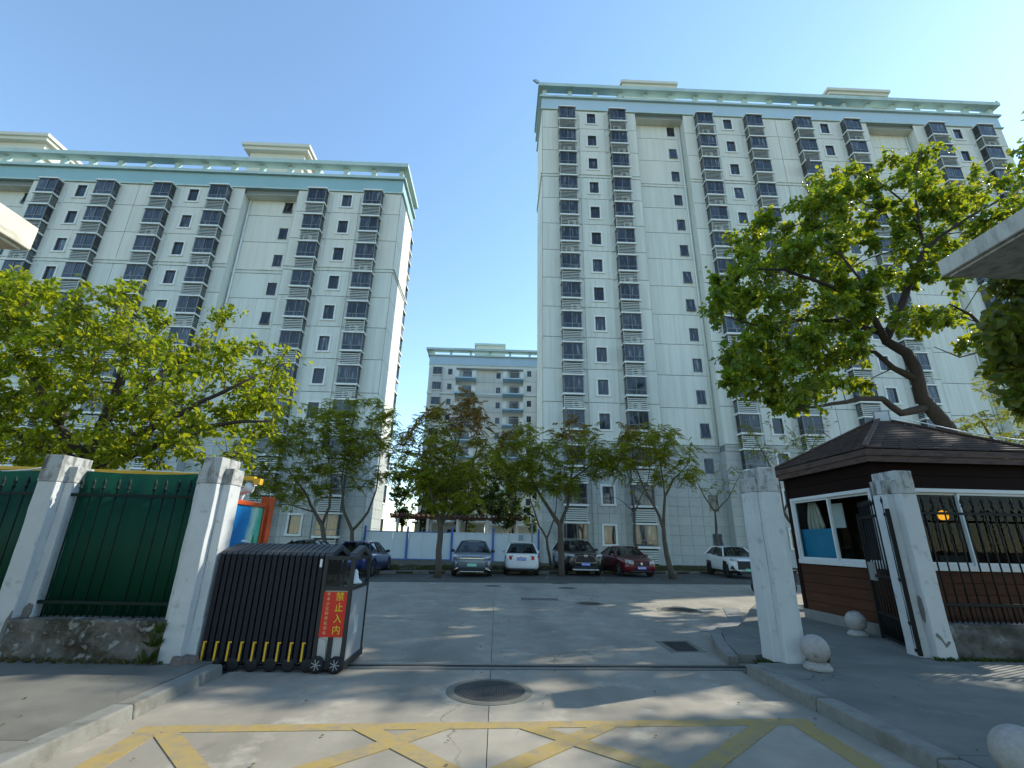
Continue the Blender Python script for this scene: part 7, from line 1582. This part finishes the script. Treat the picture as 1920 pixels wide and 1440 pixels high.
 't9':{'clumps':[[17.65,28.39,7.02,0.46],[16.96,27.79,6.76,0.42],[18.19,29.86,7.47,0.39],[20.1,29.88,8.23,0.33],[20.35,29.42,7.28,0.41],[20.21,29.05,8.97,0.36],[18.23,27.76,8.31,0.42],[15.55,28.57,8.73,0.4],[19.59,29.97,8.21,0.42],[16.14,27.1,6.54,0.48],[19.48,27.36,7.97,0.49],[16.56,29.37,8.79,0.4],[19.91,28.98,6.88,0.42],[16.83,29.72,8.66,0.41],[19.23,28.43,7.28,0.37],[19.72,27.41,8.39,0.46],[19.27,27.94,6.79,0.47],[20.76,29.89,7.79,0.48],[19.83,29.3,8.49,0.33],[20.41,27.55,8.79,0.38],[22.0,29.85,8.11,0.43],[15.58,28.44,7.08,0.32],[18.93,29.84,9.16,0.46],[18.08,28.66,6.31,0.36],[17.52,27.48,6.03,0.45],[14.71,27.19,7.68,0.3],[17.3,27.39,6.57,0.45],[15.51,27.54,7.22,0.39],[15.93,28.73,8.67,0.35],[15.67,27.84,8.56,0.47],[19.33,27.56,7.12,0.49],[19.0,29.98,8.66,0.31],[15.94,27.82,7.12,0.4],[15.45,27.04,7.26,0.35],[18.95,27.33,7.26,0.35],[17.33,29.33,7.85,0.31],[20.41,29.41,9.12,0.37],[19.2,29.62,8.22,0.5],[18.27,28.24,7.78,0.37],[17.85,29.77,9.31,0.3]],'sk':[[[19.5,29,0,0.12],[17.59,29.0,3.6,0.09],[17.58,29.0,5.54,0.06],[16.47,28.8,7.85,0.02]],[[17.59,29.0,3.6,0.07],[18.95,29.0,5.58,0.05],[20.65,29.2,8.39,0.02]]]},
 't10':{'clumps':[[21.89,19.28,6.32,0.46],[22.02,17.41,5.27,0.54],[25.79,18.26,9.6,0.4],[19.93,18.52,5.66,0.36],[20.9,18.09,8.63,0.44],[23.26,19.72,7.79,0.59],[22.51,18.33,5.81,0.47],[26.0,18.52,9.3,0.47],[25.12,19.3,8.77,0.5],[24.05,18.17,6.75,0.37],[24.84,19.04,8.28,0.5],[26.59,18.78,10.52,0.58],[22.75,18.82,8.8,0.58],[27.88,19.1,10.1,0.57],[25.15,18.53,10.08,0.56],[23.5,17.3,5.63,0.57],[19.7,18.67,6.38,0.47],[22.55,17.38,8.68,0.48],[28.8,19.44,11.15,0.47],[26.83,19.68,9.71,0.4],[20.07,17.96,6.74,0.38],[27.89,19.84,10.01,0.36],[25.17,18.34,7.77,0.43],[22.64,17.09,6.9,0.38],[25.6,18.11,10.61,0.43],[22.0,18.27,9.05,0.4],[21.88,18.37,7.25,0.41],[24.59,18.97,7.12,0.54],[21.62,18.17,6.04,0.4],[28.04,19.67,9.37,0.36],[21.14,17.47,5.96,0.54],[23.86,18.52,9.03,0.41],[21.67,17.72,7.74,0.41],[25.24,19.61,7.91,0.41],[25.26,19.54,11.07,0.42],[24.95,17.43,10.29,0.57],[24.07,18.06,8.99,0.58],[20.34,18.4,6.2,0.57],[22.38,19.85,8.54,0.41],[26.86,19.1,10.98,0.44],[20.07,17.18,8.29,0.55],[24.3,19.02,9.79,0.38],[24.95,18.99,6.53,0.39],[20.27,19.19,6.61,0.41],[21.77,18.07,7.04,0.35],[22.04,18.0,8.13,0.41],[26.36,18.46,8.79,0.49],[26.12,19.23,8.63,0.37],[26.45,18.99,8.41,0.47],[24.26,18.47,8.27,0.42],[17.95,17.31,5.82,0.37],[23.13,19.77,5.94,0.41],[26.12,19.06,7.62,0.37],[25.17,17.42,8.58,0.45],[22.08,18.72,6.25,0.44],[23.92,17.84,9.54,0.35],[25.07,17.39,9.32,0.48],[27.47,19.23,10.5,0.58],[27.14,18.8,9.5,0.52],[19.36,18.14,6.68,0.4],[24.86,18.09,5.74,0.38],[26.43,19.49,11.51,0.47],[25.96,18.69,6.55,0.49],[23.55,18.32,6.05,0.56],[20.84,19.53,5.84,0.44],[27.58,19.81,7.75,0.59],[22.39,18.12,9.62,0.39],[27.48,19.12,11.15,0.59],[25.18,19.72,9.77,0.54],[23.13,17.74,7.94,0.42],[25.64,19.86,7.03,0.45],[23.17,17.54,8.34,0.41],[22.23,18.56,7.08,0.41],[21.89,18.99,5.64,0.47],[20.44,17.09,5.33,0.39],[22.81,18.22,9.36,0.48],[23.43,19.74,9.93,0.45],[21.09,18.16,7.77,0.57],[23.45,19.77,6.36,0.57],[22.91,17.42,6.31,0.48],[26.84,18.96,8.89,0.53],[22.05,19.6,7.14,0.52],[23.1,17.22,7.53,0.51],[22.58,17.44,7.67,0.39],[20.77,17.18,8.74,0.43]],'sk':[[[20.6,18.3,0,0.13],[20.27,18.3,4.3,0.1],[20.47,18.3,5.61,0.06],[20.04,18.2,6.7,0.03]],[[20.27,18.3,4.3,0.07],[21.61,18.3,5.64,0.05],[22.99,18.4,7.3,0.04],[24.44,18.6,9.36,0.02]]]},
 'b0':{'clumps':[[-9.37,53.4,8.76,0.69],[-6.4,52.93,6.5,0.69],[-9.84,50.12,3.23,0.65],[-7.78,52.17,3.8,0.72],[-7.39,50.88,6.24,0.61],[-6.61,52.07,6.22,0.91],[-7.83,52.55,3.28,0.62],[-9.21,50.78,6.78,0.91],[-11.13,53.17,8.1,0.81],[-10.86,50.42,7.76,0.73],[-10.07,53.5,7.97,0.99],[-10.69,53.2,4.91,0.83],[-10.35,50.99,4.06,0.73],[-8.77,51.2,9.22,0.71],[-10.34,51.6,8.79,0.84],[-10.34,53.17,8.69,0.84],[-7.41,50.05,7.95,0.62],[-11.24,52.12,8.37,1.07],[-8.85,53.1,4.11,0.79],[-7.88,50.68,5.0,1.07],[-6.85,52.45,7.75,1.03],[-6.65,51.1,7.62,0.67],[-6.49,50.4,6.41,0.83],[-8.52,51.59,7.36,0.9],[-8.18,51.15,6.52,0.86],[-7.8,51.83,6.92,0.88],[-9.57,51.26,6.21,0.68],[-11.27,53.62,6.23,0.71],[-10.01,53.08,3.98,0.96],[-6.71,50.45,5.11,1.08],[-10.52,51.25,5.97,0.94],[-8.3,53.24,7.27,0.91],[-8.06,50.45,8.05,0.89],[-10.76,51.62,6.85,0.86],[-7.06,52.13,4.22,0.71],[-8.42,53.93,9.41,0.87],[-7.31,53.22,5.58,0.94],[-7.31,53.43,4.6,0.63]],'sk':[[[-8.126,52,0,0.16],[-8.17,52.0,3.52,0.12],[-8.09,52.0,6.03,0.07],[-8.56,52.0,8.31,0.03]]]},'b1':{'clumps':[[-2.53,55.43,6.87,0.81],[-4.06,52.82,4.79,0.97],[-2.96,52.91,6.77,0.96],[-6.06,55.62,5.99,0.74],[-4.18,54.33,9.33,0.66],[-3.03,54.29,9.03,0.85],[-4.07,54.09,5.16,1.09],[-3.46,55.03,4.58,0.83],[-1.76,54.26,5.39,0.81],[-2.16,53.05,7.76,0.95],[-5.98,53.43,8.42,0.93],[-5.08,54.79,6.89,0.8],[-1.63,53.02,5.36,0.74],[-1.69,52.12,5.91,0.98],[-4.29,53.4,3.95,0.85],[-5.66,52.96,6.45,0.77],[-3.77,53.77,7.01,1.03],[-4.4,54.42,4.2,0.91],[-4.52,52.44,5.87,0.7],[-1.61,52.13,4.18,0.76],[-3.08,54.18,6.04,0.93],[-3.88,55.85,8.95,0.61],[-3.13,54.48,4.95,0.81],[-4.32,53.02,8.72,0.72],[-5.05,54.22,7.54,1.04],[-4.33,52.3,7.62,0.65],[-5.7,52.05,4.7,0.87],[-5.82,53.97,6.8,0.81],[-4.44,53.95,6.3,0.79],[-2.48,55.89,6.05,0.66],[-4.23,55.7,5.13,0.76],[-2.77,53.38,3.62,1.06],[-3.35,54.86,6.72,1.02],[-4.12,55.98,6.74,0.61],[-4.1,52.67,3.89,0.76],[-2.39,53.53,5.13,0.95]],'sk':[[[-3.387,54,0,0.16],[-3.42,54.0,3.7,0.12],[-3.25,54.0,6.31,0.07],[-3.67,54.0,8.7,0.03]]]},'b2':{'clumps':[[3.41,48.22,3.13,0.9],[-1.42,51.77,7.09,0.82],[1.43,49.56,6.78,0.76],[-0.3,51.24,4.24,0.68],[1.84,51.66,8.62,0.85],[-0.17,48.47,7.57,1.08],[-0.47,51.16,6.43,0.71],[1.11,51.69,9.4,0.67],[0.13,48.93,8.82,1.03],[-0.11,48.5,4.57,0.73],[0.35,50.34,8.69,1.1],[0.33,48.61,5.21,0.64],[-1.17,48.23,4.99,0.82],[1.45,51.4,7.51,0.94],[2.12,50.08,7.79,0.76],[2.73,51.22,6.97,0.79],[1.03,51.42,4.69,1.01],[0.14,51.43,8.03,0.71],[-1.43,49.48,6.51,1.0],[1.64,51.01,5.27,0.97],[-0.19,51.43,9.22,0.97],[-1.01,50.72,8.98,0.98],[1.06,49.38,7.96,0.67],[1.63,50.57,3.95,0.72],[1.61,48.94,4.5,0.8],[3.32,50.93,8.95,1.1],[0.61,51.86,5.57,0.9],[-0.95,50.1,5.4,0.87],[3.77,48.74,7.03,0.92],[3.37,51.07,3.32,1.01],[-0.52,51.55,5.84,0.84],[3.06,49.39,8.97,0.87],[-1.62,48.54,7.92,0.9],[2.96,50.2,4.4,0.62],[0.91,48.46,3.33,0.61],[-0.16,51.69,7.37,0.73],[0.64,48.3,4.13,0.94],[0.64,50.48,4.03,0.97],[1.97,50.23,4.8,0.95],[3.03,49.94,6.7,0.95],[3.93,50.67,6.59,0.77],[0.86,50.45,6.22,0.97]],'sk':[[[1.621,50,0,0.16],[1.61,50.0,3.64,0.12],[1.84,50.0,6.07,0.07],[1.52,50.0,8.29,0.03]]]},'vine':[[6.65,4.96,5.32,0.14],[5.74,4.61,4.12,0.17],[6.1,4.48,3.15,0.21],[6.86,4.66,5.05,0.22],[6.21,4.45,4.84,0.14],[6.97,4.9,3.75,0.22],[6.54,4.72,4.94,0.17],[7.03,4.88,5.25,0.24],[6.32,4.65,3.01,0.26],[5.8,4.44,4.1,0.15],[7.23,4.84,4.97,0.19],[6.1,4.69,3.17,0.21],[6.04,4.73,3.52,0.19],[6.78,4.41,5.02,0.22],[6.48,4.57,4.2,0.22],[6.52,4.83,3.15,0.17],[5.93,4.61,4.6,0.18],[6.56,4.91,4.42,0.17],[5.83,4.82,3.6,0.2],[6.67,4.53,4.72,0.2],[6.98,4.97,4.45,0.19],[6.82,4.87,3.98,0.2],[6.7,4.67,4.88,0.18],[6.07,4.52,4.09,0.25],[5.81,4.35,3.09,0.15],[7.08,4.97,4.66,0.24],[6.33,4.79,5.07,0.16],[6.5,4.69,3.42,0.15],[5.79,4.5,3.68,0.25],[6.26,4.47,3.88,0.22],[6.71,4.82,5.09,0.18],[5.86,4.84,3.93,0.17],[6.13,4.53,3.35,0.16],[5.62,4.43,4.06,0.19],[6.16,4.58,4.43,0.17],[6.22,4.92,4.17,0.2],[6.76,4.88,3.68,0.14],[6.98,4.76,4.25,0.24],[7.16,4.79,4.53,0.15],[5.93,4.39,4.74,0.21],[6.03,4.48,5.04,0.15],[6.95,4.61,4.84,0.23],[5.77,4.62,3.12,0.17],[6.4,4.97,4.09,0.16],[6.17,4.46,4.62,0.21],[6.2,4.75,3.78,0.18],[6.34,4.96,3.42,0.18],[5.86,4.54,4.0,0.15],[6.75,4.73,5.34,0.23],[6.84,4.7,4.51,0.21],[5.64,4.65,3.8,0.19],[6.41,4.8,3.53,0.2],[5.71,4.36,4.81,0.25],[6.36,4.67,4.72,0.26],[6.01,4.46,3.64,0.16],[6.31,4.96,4.34,0.16],[7.05,4.56,5.2,0.23],[6.57,4.43,4.58,0.19],[5.75,4.42,3.32,0.18],[5.61,4.58,3.26,0.2],[6.6,4.67,3.82,0.23],[6.25,4.72,3.97,0.15],[6.17,4.58,3.62,0.21],[5.34,4.38,3.85,0.21],[6.77,4.77,4.12,0.15],[6.47,4.42,5.02,0.17],[6.6,4.73,4.27,0.18],[6.17,4.64,5.07,0.23],[6.57,4.94,3.73,0.25],[7.44,4.88,5.35,0.16]]}
# ------------------------------------------------------------------ trees
def leaf_arrays(pos, direc, nrm, size, wid=.42, fold=.10):
    """Folded two-quad leaves. pos, direc, nrm: (N,3); size: (N,)."""
    d = direc / np.linalg.norm(direc, axis=1, keepdims=True)
    s = np.cross(d, nrm); s /= np.maximum(np.linalg.norm(s, axis=1, keepdims=True), 1e-6)
    n = np.cross(s, d)
    S = size[:, None]
    base = pos; tip = pos + d * S - n * S * .08
    R1 = pos + d * S * .28 + s * S * wid + n * S * fold; R2 = pos + d * S * .66 + s * S * wid * .86 + n * S * fold
    L1 = pos + d * S * .28 - s * S * wid + n * S * fold; L2 = pos + d * S * .66 - s * S * wid * .86 + n * S * fold
    N = len(pos)
    V = np.stack([base, R1, R2, tip, L2, L1], axis=1).reshape(-1, 3)
    o = (np.arange(N) * 6)[:, None]
    F = np.concatenate([o + np.array([[0, 1, 2, 3]]), o + np.array([[0, 3, 4, 5]])], axis=0)
    return V, F

def connect(skel, clumps):
    """Twiggy tree: every clump hangs on the nearest limb or earlier twig. Returns [(points, radii)]."""
    nodes = []
    paths = []
    for path in skel:
        pts = []
        for a, c in zip(path[:-1], path[1:]):
            a, c = np.array(a, float), np.array(c, float)
            L = np.linalg.norm(a[:3] - c[:3]); n = max(1, int(L / .45))
            for i in range(n):
                p = a + (c - a) * i / n
                if 0 < i: p[:3] += np.array([rnd.uniform(-.03, .03) for _ in range(3)])
                pts.append(p)
        pts.append(np.array(path[-1], float))
        paths.append(([tuple(p[:3]) for p in pts], [p[3] for p in pts]))
        nodes += [p for p in pts if p[3] < .3]
    NP = [n[:3] for n in nodes]; NR = [n[3] for n in nodes]
    zmin = min(c[2] for c in clumps) - 1.0
    order = sorted(clumps, key=lambda c: min(np.linalg.norm(np.array(c[:3]) - p) for p in NP))
    for c in order:
        q = np.array(c[:3])
        A = np.array(NP); dd = np.linalg.norm(A - q, axis=1) + 0.6 * np.maximum(0, A[:, 2] - q[2] - .3)
        dd[A[:, 2] < zmin] += 5
        i = int(np.argmin(dd)); p = A[i]; L = np.linalg.norm(q - p)
        r0 = min(NR[i] * .7, .012 + .012 * L)
        mid = (p + q) / 2 + np.array([rnd.uniform(-.12, .12) * L, rnd.uniform(-.12, .12) * L, rnd.uniform(-.02, .14) * L])
        paths.append(([tuple(p), tuple(mid), tuple(q)], [r0, r0 * .75, max(.006, r0 * .5)]))
        NP += [mid, q]; NR += [r0 * .75, max(.008, r0 * .5)]
    return paths

def grow(name, label, cat, key, leafm, barkm, per, lsize, kind='broad', group=None, twigs=7, droop=.25, seed=1, wid=.42, extra_group=None, second=None, second_share=0.0, trunk_n=9):
    D = TREES[key]; rg = np.random.default_rng(seed)
    base = D['sk'][0][0]
    t = thing(name, label, cat, (base[0], base[1], 0), group=group)
    paths = connect(D['sk'], D['clumps'])
    nlimb = len(D['sk'])
    b = MB(); b.tube(paths[0][0], [r * (1.25 if i == 0 else 1) for i, r in enumerate(paths[0][1])], trunk_n); b.build('trunk', barkm, t)
    b = MB()
    for pts, rad in paths[1:nlimb]: b.tube(pts, rad, 7)
    b.build('limbs', barkm, t)
    b = MB()
    for pts, rad in paths[nlimb:]: b.tube(pts, rad, 4, cap=False)
    P, Dr, Nn, Sz = [], [], [], []
    for c in D['clumps']:
        q = np.array(c[:3]); r = c[3]
        for k in range(twigs):
            v = rg.normal(size=3); v[2] += .25; v /= np.linalg.norm(v)
            e = q + v * r * rg.uniform(.7, 1.15)
            b.tube([tuple(q), tuple((q + e) / 2 + rg.normal(size=3) * r * .08), tuple(e)], [.008, .006, .004], 3, cap=False)
            m = max(1, int(per / twigs))
            u = rg.uniform(.25, 1.08, m)[:, None]
            pp = q + (e - q) * u + rg.normal(size=(m, 3)) * r * .13
            dd = v[None, :] * .6 + rg.normal(size=(m, 3)) * .75; dd[:, 2] -= droop * 2
            nn = rg.normal(size=(m, 3)) * .55 + np.array([0, 0, 1.0])
            P.append(pp); Dr.append(dd); Nn.append(nn); Sz.append(rg.uniform(.45, 1.3, m) * lsize)
    b.build('twigs', barkm, t, kind='stuff')
    P, Dr, Nn, Sz = np.concatenate(P), np.concatenate(Dr), np.concatenate(Nn), np.concatenate(Sz)
    if kind == 'frond':       # feathery compound leaves: pairs of narrow leaflets along a drooping stalk
        d = Dr / np.linalg.norm(Dr, axis=1, keepdims=True); d[:, 2] *= .55; d /= np.linalg.norm(d, axis=1, keepdims=True)
        s = np.cross(d, np.array([0, 0, 1.0])); s /= np.maximum(np.linalg.norm(s, axis=1, keepdims=True), 1e-6)
        PP, DD, NN, SS = [], [], [], []
        for j in range(6):
            u = .15 + .85 * j / 5
            c = P + d * (Sz * u)[:, None]; c[:, 2] -= (u * u) * Sz * .25
            for sd in (-1, 1):
                PP.append(c); dd = s * sd + d * .45; dd[:, 2] -= .25; DD.append(dd)
                NN.append(rg.normal(size=c.shape) * .4 + np.array([0, 0, 1.0])); SS.append(Sz * .36 * (1 - .35 * abs(u - .5)))
        P, Dr, Nn, Sz = np.concatenate(PP), np.concatenate(DD), np.concatenate(NN), np.concatenate(SS)
    N = len(P); sel = np.zeros(N, bool)
    if second is not None:
        # whole sprays take the second colour together
        f = np.sin(P[:, 0] * 1.7 + seed) * np.cos(P[:, 1] * 1.3) + .8 * (P[:, 2] - np.percentile(P[:, 2], 100 * (1 - second_share))) + rg.normal(size=N) * .35
        sel = f > .5
    for msk, mm in ((~sel, leafm), (sel, second)):
        if mm is None or not msk.any(): continue
        V, F = leaf_arrays(P[msk], Dr[msk], Nn[msk], Sz[msk], wid)
        off = wpos(t); V = V - np.array(off)
        me = array_mesh('crown', V, F, mm)
        o = bpy.data.objects.new('crown', me); COL.objects.link(o); o.parent = t
    return t

grow('broadleaf_tree', 'sunlit yellow green broadleaf tree spreading over the green fence', 'tree', 'left', lf_left, m_bark_dark, 190, .12, seed=3, twigs=9, wid=.33)
grow('broadleaf_tree', 'tall backlit broadleaf tree with crooked trunk behind the booth roof', 'tree', 'right', lf_right, m_bark_dark, 190, .195, seed=5, twigs=9, droop=.4, wid=.36)
grow('broadleaf_tree', 'unseen tall broadleaf tree past the booth, added to shade the foreground', 'tree', 'ext', lf_right, m_bark_dark, 190, .195, seed=6, twigs=9, droop=.4, wid=.36)  # added out of view; crown laid along sun rays to dapple the road
YG = 'feathery trees along the parking row'
grow('feathery_tree', 'russet and green feathery tree left of the grey blue SUV', 'tree', 't1', lf_yard, m_bark, 25, .42, 'frond', YG, 6, .15, 7, .21, second=lf_red, second_share=.36)
grow('feathery_tree', 'green feathery tree whose trunk stands before the black SUV', 'tree', 't2', lf_yard, m_bark, 25, .42, 'frond', YG, 6, .15, 8, .21, second=lf_red, second_share=.18)
grow('feathery_tree', 'leaning feathery tree right of the dark red saloon', 'tree', 't4', lf_yard, m_bark, 22, .40, 'frond', YG, 6, .15, 9, .21, second=lf_red, second_share=.15)
grow('feathery_tree', 'dark green feathery tree over the folded gate, nearer the notice case', 'tree', 't6', lf_yard, m_bark, 27, .42, 'frond', YG, 6, .2, 10, .21)
grow('feathery_tree', 'slender forked feathery tree just left of the site hoarding', 'tree', 't7', lf_yard, m_bark, 25, .42, 'frond', YG, 6, .2, 11, .21)
grow('feathery_tree', 'thin sparse forked tree behind the white hatchback', 'tree', 't3', lf_yard, m_bark, 13, .36, 'frond', YG, 5, .2, 12, .21)
grow('feathery_tree', 'thin russet topped tree rising behind the dark red saloon', 'tree', 't5', lf_red, m_bark, 12, .32, 'frond', YG, 6, .2, 13, .21)
grow('feathery_tree', 'nearly bare forked tree above the white small SUV', 'tree', 't8', lf_yard, m_bark, 5, .34, 'frond', YG, 5, .2, 14, .21)
grow('feathery_tree', 'sparse olive twiggy tree above the lone pier and booth roof', 'tree', 't9', lf_yard, m_bark, 8, .34, 'frond', YG, 6, .2, 15, .21, second=lf_red, second_share=.35)
grow('feathery_tree', 'bushy small leaved tree right of the booth roof ridge', 'tree', 't10', lf_yard, m_bark, 20, .34, 'frond', YG, 6, .1, 16, .21)
BGN = 'dense trees beyond the hoarding'
grow('garden_tree', 'dark dense tree beyond the hoarding, farthest left', 'tree', 'b0', lf_dark, m_bark_dark, 210, .24, group=BGN, seed=21, twigs=7)
grow('garden_tree', 'dark dense tree beyond the hoarding, behind the grey blue SUV', 'tree', 'b1', lf_dark, m_bark_dark, 210, .24, group=BGN, seed=22, twigs=7)
grow('garden_tree', 'dense tree beyond the hoarding, sunlight coloured into its upper leaves, behind the white hatchback', 'tree', 'b2', lf_dark, m_bark_dark, 210, .24, group=BGN, seed=23, twigs=7, second=lf_left, second_share=.05)  # yellow-green upper leaves: sunlight put into the leaf colour

# creeper hanging from the right canopy
rg = np.random.default_rng(31)
t = thing('creeper', 'leafy creeper hanging from the right canopy slab', 'creeper', (5.9, 4.7, 4.3))
P, Dr, Nn, Sz = [], [], [], []
st = MB()
for c in TREES['vine']:
    q = np.array(c[:3]); r = c[3]; m = 120
    v = rg.normal(size=(m, 3)); v /= np.linalg.norm(v, axis=1, keepdims=True)
    P.append(q + v * r * rg.uniform(.4, 1.1, (m, 1))); dd = v * .6 + rg.normal(size=(m, 3)) * .5; dd[:, 2] -= .9; Dr.append(dd)
    Nn.append(v + np.array([0, -.3, .5]) + rg.normal(size=(m, 3)) * .4); Sz.append(rg.uniform(.6, 1.2, m) * .10)
    st.tube([(q[0] + .3, 4.6, 4.62), (q[0] + rg.uniform(-.1, .2), 4.7, (4.5 + q[2]) / 2), tuple(q)], .006, 4, cap=False)
st.build('stems', m_bark_dark, t, kind='stuff')
V, F = leaf_arrays(np.concatenate(P), np.concatenate(Dr), np.concatenate(Nn), np.concatenate(Sz), .44)
o = bpy.data.objects.new('foliage', array_mesh('foliage', V - np.array(wpos(t)), F, lf_vine)); COL.objects.link(o); o.parent = t

# ------------------------------------------------------------------ small growth
def tufts(name, label, cat, spots, leafm, h, n, kind=None, group=None, wid=.07):
    rg = np.random.default_rng(len(spots) * 7 + n)
    P, Dr, Nn, Sz = [], [], [], []
    for (x, y, z, r) in spots:
        a = rg.uniform(0, 2 * math.pi, n); rr = r * np.sqrt(rg.uniform(0, 1, n))
        P.append(np.stack([x + rr * np.cos(a), y + rr * np.sin(a), np.full(n, z)], 1))
        d = np.stack([np.cos(a) * .5, np.sin(a) * .5, np.full(n, 1.0)], 1) + rg.normal(size=(n, 3)) * .3; Dr.append(d)
        Nn.append(rg.normal(size=(n, 3))); Sz.append(rg.uniform(.5, 1.3, n) * h)
    V, F = leaf_arrays(np.concatenate(P), np.concatenate(Dr), np.concatenate(Nn), np.concatenate(Sz), wid)
    o = bpy.data.objects.new(name, array_mesh(name, V, F, leafm)); COL.objects.link(o)
    return props(o, label, cat, group, kind)
tufts('fern', 'small fern growing where the mossy wall meets the pier', 'fern', [(-4.14, 6.47, .13, .05), (-4.12, 6.46, .3, .04), (-4.10, 6.47, .44, .03)], lf_dark, .15, 13, wid=.13)
tufts('weeds', 'low weeds around the foot of the lone white pier', 'weeds', [(4.30, 6.98, .1, .08), (4.42, 7.02, .1, .07), (3.72, 7.2, .02, .1), (3.86, 7.25, .03, .1), (4.5, 7.1, .1, .05)], lf_dark, .09, 40, 'stuff', wid=.22)
tufts('weeds', 'mossy weeds along the foot of the right pier and wall', 'weeds', [(6.3 + .12 * i, 7.27, .11, .04) for i in range(14)], lf_dark, .05, 26, 'stuff', wid=.22)
tufts('weeds', 'dry weeds along the foot of the left wall', 'weeds', [(-6.4 + .17 * i, 6.48, .11, .05) for i in range(15)], lf_grass, .06, 22, 'stuff', wid=.16)
gs = [(rnd.uniform(-13, 20), 0, .12, .35) for _ in range(420)]
gs = [(x, rnd.uniform(kfar(x) + .3, min(kfar(x) + 5, 35.6)), z, r) for x, _, z, r in gs]
tufts('grass', 'dry patchy grass and litter between the far kerb and the blocks', 'grass', gs, lf_grass, .13, 34, 'stuff', wid=.09)
# fallen leaves on the road and pavement
rg = np.random.default_rng(77)
n = 240
P = np.stack([rg.uniform(-6, 7, n), rg.uniform(3.6, 14, n), np.full(n, .012)], 1)
P[:, 2] = np.where((np.abs(P[:, 0]) > 3.5) & (P[:, 1] < 7.3), .122, .012)
keep = ~((P[:, 1] > 6.4) & (np.abs(P[:, 0]) > 3.2)); P = P[keep]; n = len(P)
d = rg.normal(size=(n, 3)); d[:, 2] = 0.05
V, F = leaf_arrays(P, d, rg.normal(size=(n, 3)) * .15 + np.array([0, 0, 1.0]), rg.uniform(.02, .045, n), .3)
o = bpy.data.objects.new('fallen_leaves', array_mesh('fallen_leaves', V, F, lf_grass)); COL.objects.link(o)
props(o, 'small dry leaves scattered over the road', 'leaves', None, 'stuff')
